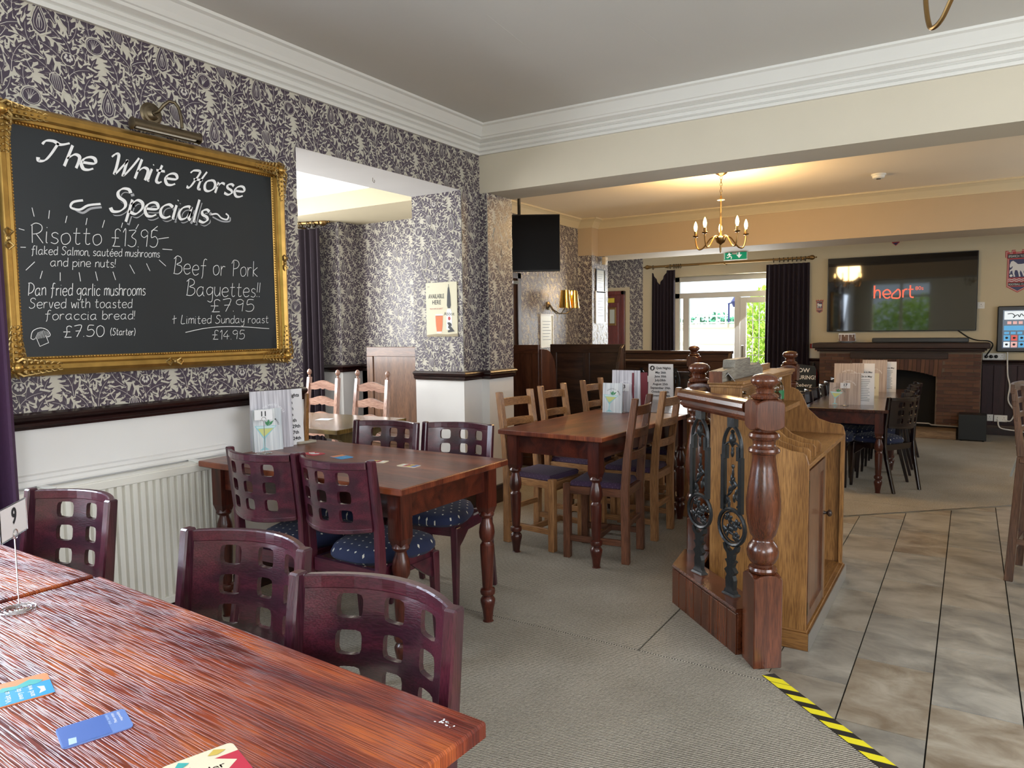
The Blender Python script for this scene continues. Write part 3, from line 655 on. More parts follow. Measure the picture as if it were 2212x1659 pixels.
paper(WALL_L, (0, 4.36, 0), (1, 0, 0), [(WLB, WL, ZD, 2.37)], (-0.02, 0.12))
paper(WALL_A, (0, 5.13, 0), (1, 0, 0), [(-4.945, WLB, ZD, 2.36)])
paper(WALL_A, (0, 4.87, 0), (1, 0, 0), [(-5.6, -4.945, ZD, 2.36)], (0.06, 0.2))
paper(WALL_A, (-4.945, 0, 0), (0, 1, 0), [(4.87, 5.13, ZD, 2.36)], (0.1, 0.2))
paper(WALL_2, (-4.75, 0, 0), (0, 1, 0), [(7.2, 9.30, ZD, 2.76)])
paper(WALL_P, (0, 9.30, 0), (1, 0, 0), [(-4.75, -4.53, ZD, 2.378)], (0.1, 0.0))
paper(WALL_P, (-4.53, 0, 0), (0, 1, 0), [(9.30, 9.82, ZD, 2.378)])
paper(WALL_F, (0, 11.8, 0), (1, 0, 0), [(-5.75, -5.52, 0.98, 2.6), (-5.52, -5.02, 2.06, 2.6), (-5.02, -4.78, 0.98, 2.6)])

# ================================================================== FURNITURE
# ---- café chair with a curved back pierced by nine square holes
def lattice_chair(name, wd, seatm, label):
    t = thing(name, label, 'chair')
    hw = 0.195; ztop = 0.855; zb = 0.60; sag = 0.078
    # pierced panel: built flat in (u, v), bent round the sitter
    bm = bmesh.new(); nx, nz = 3, 3
    cw, chh = 0.100, 0.0735; u0 = -0.150; v0 = zb+0.012
    per = []
    for k in range(16):
        side, q = divmod(k, 4); a = -1+q*0.5
        per.append([(a, -1), (1, a), (-a, 1), (-1, -a)][side])
    def circ(a):  # rounded square
        x, y = a; l = max(abs(x), abs(y)); d = (abs(x)**5+abs(y)**5)**0.2; return (x/d*0.5, y/d*0.5) if d else (0, 0)
    def addq(pts): bm.faces.new([bm.verts.new((p[0], 0, p[1])) for p in pts])
    for i in range(nx):
        for j in range(nz):
            cx = u0+cw*(i+0.5); cz = v0+chh*(j+0.5)
            for k in range(16):
                a, b = per[k], per[(k+1) % 16]; ca, cb = circ(a), circ(b)
                addq([(cx+a[0]*cw/2, cz+a[1]*chh/2), (cx+b[0]*cw/2, cz+b[1]*chh/2), (cx+cb[0]*0.052, cz+cb[1]*0.050), (cx+ca[0]*0.052, cz+ca[1]*0.050)])
    us = [-hw+0.012, u0]+[u0+cw*k/4 for k in range(1, 12)]+[-u0, hw-0.012]
    vs = [v0+chh*k/4 for k in range(0, 13)]
    for a, b in zip(us[:2], us[1:2]): pass
    for ua, ub in ((us[0], us[1]), (us[-2], us[-1])):
        for va, vb in zip(vs, vs[1:]): addq([(ua, va), (ub, va), (ub, vb), (ua, vb)])
    for va, vb in ((zb, v0), (vs[-1], ztop)):
        for ua, ub in zip(us, us[1:]): addq([(ua, va), (ub, va), (ub, vb), (ua, vb)])
    bmesh.ops.remove_doubles(bm, verts=bm.verts, dist=0.0005)
    def bend(u, z):
        s_ = 1-(u/hw)**2
        return -0.215-sag*s_-(z-0.60)*0.10
    g = bmesh.ops.extrude_face_region(bm, geom=list(bm.faces))
    moved = {e for e in g['geom'] if isinstance(e, bmesh.types.BMVert)}
    for v in bm.verts:
        y = bend(v.co.x, v.co.z); v.co.y = y-(0.013 if v in moved else 0.0)
        if v.co.z <= zb+0.001: v.co.z -= 0.012*(1-(v.co.x/hw)**2)
    mb = MB(); mb.bm.free(); mb.bm = bm
    mb.done('back_panel', wd('x'), t, smooth=True)
    # capping rail and lower rail
    for zz, hh, th in ((ztop-0.010, 0.030, 0.021), (zb-0.004, 0.018, 0.019)):
        mb = MB(); rings = []
        for k in range(13):
            u = -hw+0.012+(2*hw-0.024)*k/12; y = bend(u, zz)-0.0065; dz = -0.012*(1-(u/hw)**2) if zz < 0.7 else 0
            rings.append(mb.verts([(u, y-th/2, zz-hh/2+dz), (u, y+th/2, zz-hh/2+dz), (u, y+th/2, zz+hh/2+dz), (u, y-th/2, zz+hh/2+dz)]))
        for a, b in zip(rings, rings[1:]):
            for i in range(4): j = (i+1) % 4; mb.face([a[i], b[i], b[j], a[j]])
        mb.face(rings[0]); mb.face(rings[-1])
        mb.done('top_rail' if zz > 0.7 else 'lower_rail', wd('x'), t, bevel=0.003)
    for s in (-1, 1):
        mb = MB(); prof = [(0.0, -0.300, 0.026), (0.30, -0.228, 0.034), (0.44, -0.206, 0.042), (0.60, -0.212, 0.038), (0.865, -0.245, 0.030)]
        rings = []
        for z, y, d in prof:
            x = s*(0.175+0.020*min(1, z/0.5)); w = 0.028
            rings.append(mb.verts([(x-w/2, y-d/2, z), (x+w/2, y-d/2, z), (x+w/2, y+d/2, z), (x-w/2, y+d/2, z)]))
        for a, b in zip(rings, rings[1:]):
            for i in range(4): j = (i+1) % 4; mb.face([a[i], a[j], b[j], b[i]])
        mb.face(rings[0]); mb.face(rings[-1])
        mb.done('leg', wd('z'), t, bevel=0.004)
        mb = MB().hexa([(s*0.185-0.011, 0.128, 0), (s*0.185+0.011, 0.128, 0), (s*0.185+0.011, 0.150, 0), (s*0.185-0.011, 0.150, 0)],
                       [(s*0.180-0.019, 0.105, 0.42), (s*0.180+0.019, 0.105, 0.42), (s*0.180+0.019, 0.145, 0.42), (s*0.180-0.019, 0.145, 0.42)])
        mb.done('leg', wd('z'), t, bevel=0.003)
    mb = MB(); mb.box(-0.175, 0.175, 0.110, 0.132, 0.375, 0.428).box(-0.178, -0.158, -0.20, 0.12, 0.375, 0.428).box(0.158, 0.178, -0.20, 0.12, 0.375, 0.428).box(-0.17, 0.17, -0.215, -0.195, 0.375, 0.428)
    for s in (-1, 1):
        mb.hexa([(s*0.178-0.009, 0.06, 0.34), (s*0.178+0.009, 0.06, 0.34), (s*0.178+0.009, 0.128, 0.30), (s*0.178-0.009, 0.128, 0.30)], [(s*0.178-0.009, -0.02, 0.40), (s*0.178+0.009, -0.02, 0.40), (s*0.178+0.009, 0.128, 0.40), (s*0.178-0.009, 0.128, 0.40)])
    mb.done('seat_frame', wd('x'), t)
    # domed round-fronted cushion
    mb = MB(); out = []
    for k in range(28):
        a = 2*PI*k/28; ca, sa = math.cos(a), math.sin(a)
        e = 2/3.2; x = 0.207*math.copysign(abs(ca)**e, ca); y = -0.005+0.200*math.copysign(abs(sa)**e, sa)
        if y < 0.05: x *= 1-0.26*min(1, (0.05-y)/0.2)
        out.append((x, y))
    rings = []
    for sc_, z in ((0.93, 0.424), (1.0, 0.438), (1.0, 0.456), (0.95, 0.474), (0.80, 0.487), (0.5, 0.494), (0.2, 0.496)):
        rings.append(mb.verts([(x*sc_, y*sc_, z) for x, y in out]))
    for a, b in zip(rings, rings[1:]):
        for i in range(28): j = (i+1) % 28; mb.face([a[i], a[j], b[j], b[i]])
    mb.face(rings[0]); mb.face(rings[-1])
    mb.done('seat', seatm, t, smooth=True)
    return t
L1 = lattice_chair('lattice_chair', plum, SEAT_BLUE, '')
GC = 'lattice-backed chairs by the red tables'
S = [(-1.435, 0.845, R(184), 'plum lattice-back chair on the wall side of the nearest table, beside its corner'),
     (-0.945, 0.745, R(181), 'nearest plum lattice-back chair, right end of the foreground table'),
     (-2.300, 0.885, R(186), 'plum lattice-back chair before the radiator behind the number 9 card'),
     (-2.495, 2.215, R(2), 'plum lattice-back chair seen from behind, under the number 11 card'),
     (-2.085, 2.245, R(-1), 'plum lattice-back chair seen from behind at the table with four beer mats'),
     (-2.635, 2.690, R(187), 'plum lattice-back chair on far side of beer mat table, before the oak alcove table'),
     (-2.235, 2.805, R(188), 'plum lattice-back chair on far side of beer mat table, beside the white pillar')]
for i, (x, y, a, lab) in enumerate(S): place(L1, i, x, y, 0, a, lab, GC)
L2 = lattice_chair('lattice_chair', blackwood, SEAT_BLUE, '')
GC2 = 'dark chairs round the number 17 tables'
S = [(-0.705, 7.53, R(58), 'black lattice-back chair turned askew at the near right corner of the number 17 table'),
     (-0.775, 8.01, R(90), 'second black chair on the fireplace-side row right of the number 17 table'),
     (-0.78, 8.71, R(91), 'third black chair along the right of the number 17 tables'),
     (-0.77, 9.20, R(89), 'furthest black chair on the right of the number 17 tables'),
     (-1.09, 7.48, R(-90), 'nearest dark chair on the left of the number 17 table, behind the oak cabinet'),
     (-1.11, 7.98, R(-91), 'second dark chair on the left of the number 17 table'),
     (-1.09, 8.71, R(-89), 'third dark chair on the left of the number 17 tables'),
     (-1.12, 9.21, R(-90), 'fourth dark chair on the left of the number 17 tables'),
     (-1.14, 9.84, R(-91), 'furthest dark chair on the left of the number 17 tables')]
for i, (x, y, a, lab) in enumerate(S): place(L2, i, x, y, ZL+0.002, a, lab, GC2)

# ---- oak chair with straight square legs, three slats and a purple drop-in seat
def oak_chair(name, wd, label):
    t = thing(name, label, 'chair'); hw = 0.158
    for s in (-1, 1):
        mb = MB(); prof = [(0, -0.170, 0.046), (0.42, -0.165, 0.046), (0.62, -0.178, 0.042), (0.955, -0.225, 0.036)]
        rings = []
        for z, y, d in prof:
            x = s*hw; w = 0.038; rings.append(mb.verts([(x-w/2, y-d/2, z), (x+w/2, y-d/2, z), (x+w/2, y+d/2, z), (x-w/2, y+d/2, z)]))
        for a, b in zip(rings, rings[1:]):
            for i in range(4): j = (i+1) % 4; mb.face([a[i], a[j], b[j], b[i]])
        mb.face(rings[0]); mb.face(rings[-1]); mb.done('leg', wd('z'), t, bevel=0.003)
        box('leg', wd('z'), s*hw-0.021, s*hw+0.021, 0.165, 0.207, 0, 0.445, t, 0.003)
        box('side_rail', wd('y'), s*hw-0.012, s*hw+0.012, -0.15, 0.17, 0.385, 0.430, t, 0.002)
        box('stretcher', wd('y'), s*hw-0.010, s*hw+0.010, -0.15, 0.17, 0.10, 0.135, t, 0.002)
    box('front_rail', wd('x'), -0.14, 0.14, 0.175, 0.199, 0.385, 0.430, t, 0.002)
    box('back_rail', wd('x'), -0.14, 0.14, -0.178, -0.154, 0.385, 0.430, t, 0.002)
    box('stretcher', wd('x'), -0.148, 0.148, 0.01, 0.03, 0.10, 0.135, t, 0.002)
    box('stretcher', wd('x'), -0.14, 0.14, -0.175, -0.155, 0.20, 0.232, t, 0.002)
    for z, h in ((0.885, 0.052), (0.755, 0.050), (0.625, 0.048)):
        mb = MB(); rings = []; yb = -0.185-(z-0.62)*0.14
        for k in range(9):
            u = -hw+0.010+(2*hw-0.02)*k/8; y = yb-0.030*(1-(u/hw)**2)
            rings.append(mb.verts([(u, y-0.008, z-h/2), (u, y+0.008, z-h/2), (u, y+0.008, z+h/2), (u, y-0.008, z+h/2)]))
        for a, b in zip(rings, rings[1:]):
            for i in range(4): j = (i+1) % 4; mb.face([a[i], b[i], b[j], a[j]])
        mb.face(rings[0]); mb.face(rings[-1]); mb.done('slat', wd('x'), t, bevel=0.002)
    MB().hexa([(-0.155, -0.155, 0.43), (0.155, -0.155, 0.43), (0.168, 0.180, 0.43), (-0.168, 0.180, 0.43)], [(-0.135, -0.140, 0.462), (0.135, -0.140, 0.462), (0.150, 0.165, 0.462), (-0.150, 0.165, 0.462)]).done('seat', SEAT_PURPLE, t, bevel=0.012, smooth=True, seg=3)
    return t
O1 = oak_chair('oak_chair', chairoak, ''); GO = 'purple-seated oak chairs round the number 13 table'
O2 = oak_chair('oak_chair', chairbrown, '')
for i, (x, y, a, lab) in enumerate([(-2.28, 3.965, R(-97), 'light oak chair at the near left corner of the number 13 table'),
     (-2.31, 4.54, R(-92), 'light oak chair in the middle on the left of the number 13 table'),
     (-2.30, 5.17, R(-90), 'light oak chair at the far left behind the cocktail card of table 13'),
     (-1.84, 4.46, R(92), 'light oak chair second along the right of the number 13 table, by the quiz card'),
     (-1.86, 5.15, R(90), 'light oak chair furthest along the right side of the number 13 tables'),
     (-2.30, 5.78, R(-90), 'pale oak chair at the far left of the quiz night table')]): place(O1, i, x, y, 0, a, lab, GO)
place(O2, 0, -1.825, 3.925, 0, R(97), 'brown oak chair with purple seat nearest the iron balustrade', GO)

# ---- tables with turned legs
LEGP = [(0.036, 0.000), (0.026, 0.000), (0.020, 0.004), (0.027, 0.055), (0.034, 0.085), (0.035, 0.100), (0.028, 0.112), (0.022, 0.118), (0.033, 0.126), (0.036, 0.138), (0.033, 0.150), (0.023, 0.156), (0.025, 0.170), (0.030, 0.26), (0.033, 0.33), (0.033, 0.352), (0.026, 0.360), (0.024, 0.368), (0.034, 0.385), (0.037, 0.41), (0.033, 0.44), (0.023, 0.468), (0.022, 0.476), (0.033, 0.484), (0.036, 0.492), (0.033, 0.500), (0.028, 0.508)][1:]
def pub_table(name, L, Wd, topm, wd, label, h=0.755, top=0.028):
    t = thing(name, label, 'table')
    box('tabletop', topm, -L/2, L/2, -Wd/2, Wd/2, h-top, h, t, 0.004)
    mb = MB(); a, b = L/2-0.075, Wd/2-0.075; z0, z1 = h-top-0.11, h-top
    mb.box(-a, a, b-0.010, b+0.012, z0, z1).box(-a, a, -b-0.012, -b+0.010, z0, z1).box(a-0.010, a+0.012, -b, b, z0, z1).box(-a-0.012, -a+0.010, -b, b, z0, z1)
    mb.done('apron', wd('x'), t)
    for sx in (-1, 1):
        for sy in (-1, 1):
            mb = MB(); k = (h-top-0.205)/0.508
            mb.lathe([(r, z*k) for r, z in LEGP], (sx*a, sy*b, 0), 18)
            x, y = sx*a, sy*b; w = 0.034
            mb.hexa([(x-w*.75, y-w*.75, z0-0.105), (x+w*.75, y-w*.75, z0-0.105), (x+w*.75, y+w*.75, z0-0.105), (x-w*.75, y+w*.75, z0-0.105)], [(x-w, y-w, z0-0.075), (x+w, y-w, z0-0.075), (x+w, y+w, z0-0.075), (x-w, y+w, z0-0.075)])
            mb.box(x-w, x+w, y-w, y+w, z0-0.075, z1)
            mb.done('leg', wd('z'), t, smooth=True)
    return t
t1 = pub_table('dining_table', 1.20, 0.74, TOP_NEAR, mah, 'large orange-red table in the foreground with worn corner and three beer mats'); t1.location = (-1.225, 0.538, 0); t1.rotation_euler = (0, 0, R(-2.9))
t0 = pub_table('dining_table', 1.20, 0.74, TOP_NEAR, mah, 'red table butted to the left of the foreground table, cut by the picture edge'); t0.location = (-2.437, 0.575, 0); t0.rotation_euler = (0, 0, R(-1.0))
t2 = pub_table('dining_table', 1.26, 0.74, TOP_MID, mah, 'red-brown table with turned legs and a row of four beer mats by the radiator'); t2.location = (-2.422, 2.425, 0); t2.rotation_euler = (0, 0, R(-0.6))
t3 = pub_table('dining_table', 1.24, 0.70, TOP_MID, mah, 'red-brown table with turned legs ringed by oak chairs, carrying the number 13'); t3.location = (-2.010, 4.210, 0); t3.rotation_euler = (0, 0, R(90-2.5))
t3b = pub_table('dining_table', 1.22, 0.70, TOP_DARK, mah, 'dark table joined behind the number 13 table, under the quiz night sheet'); t3b.location = (-1.960, 5.455, 0); t3b.rotation_euler = (0, 0, R(90-2.5))
t4 = pub_table('dining_table', 1.22, 0.72, TOP_DARK, mah, 'dark glossy table carrying number 17 in front of the brick fireplace'); t4.location = (-0.955, 7.74, ZL+0.002); t4.rotation_euler = (0, 0, R(90))
t4b = pub_table('dining_table', 1.22, 0.72, TOP_DARK, mah, 'dark glossy table behind the number 17 table, nearest the fireplace'); t4b.location = (-0.955, 8.97, ZL+0.002); t4b.rotation_euler = (0, 0, R(90))

# worn white marks at the near table's corner
for i, (x, y, s) in enumerate(((0.553, 0.315, .004), (0.560, 0.308, .003), (0.548, 0.320, .003), (0.556, 0.322, .003), (0.565, 0.317, .0025))):
    pass
mb = MB(); pr = Print((0, 0, 0.755), (1, 0, 0), (0, 1, 0)); rnd = random.Random(3)
for i in range(16):
    x = 0.552+rnd.uniform(-0.018, 0.016); y = 0.330+rnd.uniform(-0.007, 0.007); r = rnd.uniform(0.0008, 0.0022)
    pr.poly(mb, [(x+r*math.cos(a)*rnd.uniform(.6, 1.4), y+r*math.sin(a)) for a in (0, 1, 2, 3, 4, 5)], 0.0004)
stuff(pr.done(mb, 'wear_mark', CHALK, t1))

# ---- oak alcove table on shaped ends, two ladder-back chairs beyond, one before
t5 = thing('trestle_table', 'olive-brown oak table with shaped bracket ends in the alcove', 'table', (-3.86, 3.44, 0), R(3))
box('tabletop', TOP_OAK, -0.62, 0.62, -0.36, 0.32, 0.727, 0.755, t5, 0.003)
for s in (-1, 1):
    MB().prism([(-0.30, 0.727), (0.28, 0.727), (0.27, 0.69), (0.16, 0.66), (0.10, 0.60), (0.06, 0.5), (0.06, 0.08), (0.21, 0.05), (0.21, 0.0), (-0.30, 0.0), (-0.30, 0.05), (-0.08, 0.08), (-0.08, 0.5), (-0.12, 0.60), (-0.18, 0.66), (-0.29, 0.69)], 'x', s*0.47-0.018, s*0.47+0.018).done('leg', wood('olive_oak', (0.10, 0.075, 0.03), (0.20, 0.15, 0.06), 'z'), t5)
box('stretcher', MATS['olive_oak'], -0.47, 0.47, -0.03, 0.01, 0.16, 0.24, t5)
def ladder_chair(label):
    wd = lambda ax: wood('glossy_brown_beech_'+ax, (0.34, 0.18, 0.13), (0.50, 0.30, 0.22), ax, 1.2, 0.16, 1.0, 0.1)  # wood colour lightened to carry the pale window reflections
    t = thing('ladder_back_chair', label, 'chair')
    for s in (-1, 1):
        mb = MB().hexa([(s*.19-.016, -.215, 0), (s*.19+.016, -.215, 0), (s*.19+.016, -.183, 0), (s*.19-.016, -.183, 0)], [(s*.185-.018, -.205, .45), (s*.185+.018, -.205, .45), (s*.185+.018, -.169, .45), (s*.185-.018, -.169, .45)])
        mb.hexa([(s*.185-.018, -.205, .45), (s*.185+.018, -.205, .45), (s*.185+.018, -.169, .45), (s*.185-.018, -.169, .45)], [(s*.175-.015, -.262, .985), (s*.175+.015, -.262, .985), (s*.175+.015, -.232, .985), (s*.175-.015, -.232, .985)])
        mb.lathe([(.010, .985), (.012, .992), (.007, 1.000), (.016, 1.012), (.020, 1.026), (.016, 1.042), (.004, 1.052)], (s*.175, -.247, 0), 12)
        mb.done('leg', wd('z'), t, smooth=True)
        box('leg', wd('z'), s*.185-.016, s*.185+.016, .165, .197, 0, .44, t, 0.003)
        box('side_rail', wd('y'), s*.185-.010, s*.185+.010, -.17, .17, .38, .425, t)
        MB().tube([(s*.185, -.19, .18), (s*.185, .17, .18)], .010).done('stretcher', wd('y'), t)
    box('front_rail', wd('x'), -.17, .17, .168, .190, .38, .425, t)
    for z, y in ((.925, -.241), (.80, -.228), (.675, -.215), (.55, -.200)):
        n = 12; top, bot = [], []
        for k in range(n+1):
            u = -1+2*k/n; c = math.cos(u*PI/2); top.append((u*.165, z+.010+.028*c*c)); bot.append((u*.165, z-.040+.016*max(0, math.cos(u*PI*1.2))-(.012 if k == n//2 else 0)))
        MB().prism(top+list(reversed(bot)), 'y', y-.007, y+.007).done('slat', wd('x'), t, smooth=False)
    box('seat', wood('rush_brown', (0.12, 0.06, 0.03), (0.22, 0.11, 0.05), 'x'), -.19, .19, -.19, .19, .425, .455, t, 0.008)
    return t
LB = ladder_chair(''); GL_ = 'ladder-back chairs in the alcove'
place(LB, 0, -4.43, 3.885, 0, R(176), 'left one of two ladder-back chairs beyond the oak alcove table, by the curtain', GL_)
place(LB, 1, -3.92, 3.90, 0, R(174), 'right one of two ladder-back chairs beyond the oak alcove table, by the settle', GL_)

# ---- bar stool with back at the right-hand edge
t = thing('bar_chair', 'tall brown bar chair with slatted back and tied cushion ribbons at right edge', 'bar chair', (0.515, 5.22, ZL), R(80))
wd = lambda ax: wood('walnut_brown_'+ax, (0.075, 0.035, 0.020), (0.16, 0.08, 0.045), ax, 1.2, 0.3, 0.4)
for s in (-1, 1):
    MB().beam((s*.20, .20, 0), (s*.165, -.02+.0, 1.16), .034, .046, (0, 1, 0), .028, .030).done('leg', wd('z'), t, bevel=.003) if False else None
    MB().hexa([(s*.19-.017, .235, 0), (s*.19+.017, .235, 0), (s*.19+.017, .280, 0), (s*.19-.017, .280, 0)], [(s*.18-.015, .20, .74), (s*.18+.015, .20, .74), (s*.18+.015, .24, .74), (s*.18-.015, .24, .74)]).hexa([(s*.18-.015, .20, .74), (s*.18+.015, .20, .74), (s*.18+.015, .24, .74), (s*.18-.015, .24, .74)], [(s*.17-.013, .255, 1.13), (s*.17+.013, .255, 1.13), (s*.17+.013, .283, 1.13), (s*.17-.013, .283, 1.13)]).done('leg', wd('z'), t, bevel=.003)
    MB().hexa([(s*.19-.017, -.24, 0), (s*.19+.017, -.24, 0), (s*.19+.017, -.205, 0), (s*.19-.017, -.205, 0)], [(s*.17-.015, -.19, .70), (s*.17+.015, -.19, .70), (s*.17+.015, -.155, .70), (s*.17-.015, -.155, .70)]).done('leg', wd('z'), t, bevel=.003)
    MB().beam((s*.186, -.20, .24), (s*.186, .235, .24), .02, .03).done('stretcher', wd('y'), t)
for z, y in ((1.13, .272), (1.045, .262), (.96, .250), (.875, .238)):
    h = .055 if z > 1.1 else .035
    mb = MB(); rings = []
    for k in range(9):
        u = -.19+.38*k/8; yy = y+.022*(1-(u/.19)**2); rings.append(mb.verts([(u, yy-.009, z-h/2), (u, yy+.009, z-h/2), (u, yy+.009, z+h/2), (u, yy-.009, z+h/2)]))
    for a, b in zip(rings, rings[1:]):
        for i in range(4): j = (i+1) % 4; mb.face([a[i], b[i], b[j], a[j]])
    mb.face(rings[0]); mb.face(rings[-1]); mb.done('slat', wd('x'), t, bevel=.003)
MB().beam((-.19, -.215, .27), (.19, -.215, .27), .03, .04).done('foot_rail', wd('x'), t); MB().beam((-.19, .25, .20), (.19, .25, .20), .03, .04).done('foot_rail', wd('x'), t)
box('seat', wd('x'), -.20, .20, -.20, .23, .70, .735, t, .006)
box('cushion', mat('grey_cushion', (0.35, 0.34, 0.32), 0.9), -.19, .19, -.18, .20, .735, .775, t, .012, smooth=True)
RIB = mat('grey_ribbon', (0.42, 0.43, 0.41), 0.9)
mb = MB()
for (dx, ln) in ((0, .20), (.03, .15)):
    mb.tube([(.195+dx*.4, .235+dx, .76), (.215, .25+dx, .70), (.212, .26+dx*2, .70-ln)], .008, 6, flat=(1, 0, 0))
for q in (-1, 1): mb.tube([(.195, .235, .76), (.205, .235+q*.05, .80), (.205, .235+q*.06, .75), (.195, .235, .755)], .009, 6)
mb.done('ribbon', RIB, t)

# ================================================================== JOINERY AND FIXTURES
# ---- newel posts
def newel_post(label, rz, iron=False):
    t = thing('newel_post', label, 'newel post', (0, 0, 0), rz); w = 0.058
    m = redpine('z')
    def block(name, z0, z1, top=True, bot=False):
        mb = MB(); n = 6
        # square block whose faces end in shallow arches
        def zt(u): return z1-(0.016*(abs(u)/w)**2.4 if top else 0)
        def zb_(u): return z0+(0.016*(abs(u)/w)**2.4 if bot else 0)
        us = [-w+2*w*i/n for i in range(n+1)]
        ring_t, ring_b = [], []
        for (ax, sg) in (('x', -1), ('y', 1), ('x', 1), ('y', -1)):
            for i in range(n):
                u = us[i]
                p = {('x', -1): (u, -w), ('y', 1): (w, u), ('x', 1): (-u, w), ('y', -1): (-w, -u)}[(ax, sg)]
                ring_b.append((p[0], p[1], zb_(u))); ring_t.append((p[0], p[1], zt(u)))
        vb = mb.verts(ring_b); vt = mb.verts(ring_t); k = len(vb)
        for i in range(k): j = (i+1) % k; mb.face([vb[i], vb[j], vt[j], vt[i]])
        for r_, z in ((vt, z1+0.002), (vb, z0-0.002)):
            c = mb.bm.verts.new((0, 0, z))
            for i in range(k): mb.face([r_[i], r_[(i+1) % k], c])
        mb.done(name, m, t, bevel=0.004)
    block('base_block', 0.0, 0.375); block('upper_block', 0.945, 1.068, True, True)
    prof = [(0.030, 0.37), (0.052, 0.378), (0.056, 0.388), (0.052, 0.398), (0.040, 0.402), (0.040, 0.410), (0.050, 0.418), (0.060, 0.440), (0.062, 0.462), (0.056, 0.484), (0.044, 0.500), (0.040, 0.506), (0.040, 0.516), (0.050, 0.530), (0.060, 0.570), (0.066, 0.620), (0.066, 0.665), (0.058, 0.735), (0.048, 0.800), (0.044, 0.838), (0.046, 0.850), (0.058, 0.856), (0.061, 0.864), (0.058, 0.873), (0.046, 0.880), (0.042, 0.890), (0.045, 0.905), (0.056, 0.912), (0.060, 0.922), (0.056, 0.933), (0.040, 0.940), (0.040, 0.95)]
    MB().lathe(prof, n=28).done('turned_shaft', m, t, smooth=True)
    MB().lathe([(0.030, 1.06), (0.050, 1.070), (0.053, 1.078), (0.048, 1.086), (0.034, 1.092), (0.034, 1.100), (0.036, 1.108), (0.030, 1.112), (0.040, 1.118), (0.052, 1.130), (0.054, 1.140), (0.051, 1.150), (0.040, 1.160), (0.022, 1.166), (0.002, 1.168)], n=28).done('ball_finial', m, t, smooth=True)
    return t
NW = newel_post('', 0); GN = 'turned newel posts of the balustrades'
NA = R(45)
N1 = place(NW, 0, -0.676, 2.922, 0, R(37), 'thick red pine newel post in front, where the yellow and black tape starts', GN)
N2 = place(NW, 1, -1.185, 3.69, 0, R(20), 'newel post at left end of the iron balustrade behind the oak chairs', GN)
N3 = place(NW, 1, -1.13, 5.66, 0, R(0), 'brown-topped newel post behind the oak cabinet, in front of the dark curtain', GN)
N4 = place(NW, 1, -2.34, 7.12, 0, R(0), 'furthest dark newel post, in front of the window', GN)

# ---- balustrade one: plinth with boarded front, moulded rail, two cast-iron panels
B0 = Vector((-0.735, 2.981, 0)); B1 = Vector((-1.140, 3.386, 0)); B2 = Vector((-1.170, 3.63, 0))
bal = thing('balustrade', 'short balustrade with moulded rail and black iron panels on a boarded plinth', 'balustrade', tuple(B0))
def L_(p): return Vector(p)-B0
mb = MB().sweep([(-0.058, 0), (0.058, 0), (0.058, 0.178), (-0.058, 0.178)], [L_(B0), L_(B1), L_(B2)]); mb.done('plinth', redpine('x'), bal, bevel=0.002)
MB().sweep([(-0.066, 0.178), (0.066, 0.178), (0.070, 0.186), (0.066, 0.195), (-0.066, 0.195), (-0.070, 0.186)], [L_(B0), L_(B1), L_(B2)]).done('plinth_cap', redpine('x'), bal)
d = (B1-B0).normalized(); nl = Vector((0, 0, 1)).cross(d); ln = (B1-B0).length+0.03; k = 8
for i in range(k):
    a = ln*i/k+0.002; b = ln*(i+1)/k-0.002; o = nl*0.058
    mb = MB().hexa([L_(B0)+d*a+o, L_(B0)+d*b+o, L_(B0)+d*b+o+nl*0.008, L_(B0)+d*a+o+nl*0.008], [L_(B0)+d*a+o+Vector((0, 0, .172)), L_(B0)+d*b+o+Vector((0, 0, .172)), L_(B0)+d*b+o+nl*0.008+Vector((0, 0, .172)), L_(B0)+d*a+o+nl*0.008+Vector((0, 0, .172))])
    mb.done('board', redpine('z'), bal, bevel=0.002)
RP = [(-0.022, 0.968), (0.022, 0.968), (0.026, 0.976), (0.034, 0.980), (0.036, 0.992), (0.030, 0.998), (0.044, 1.010), (0.050, 1.024), (0.048, 1.040), (0.036, 1.050), (0.012, 1.055), (-0.012, 1.055), (-0.036, 1.050), (-0.048, 1.040), (-0.050, 1.024), (-0.044, 1.010), (-0.030, 0.998), (-0.036, 0.992), (-0.034, 0.980), (-0.026, 0.976)]
MB().sweep(RP, [L_(B0), L_(B1), L_(B2)]).done('handrail', redpine('x'), bal)
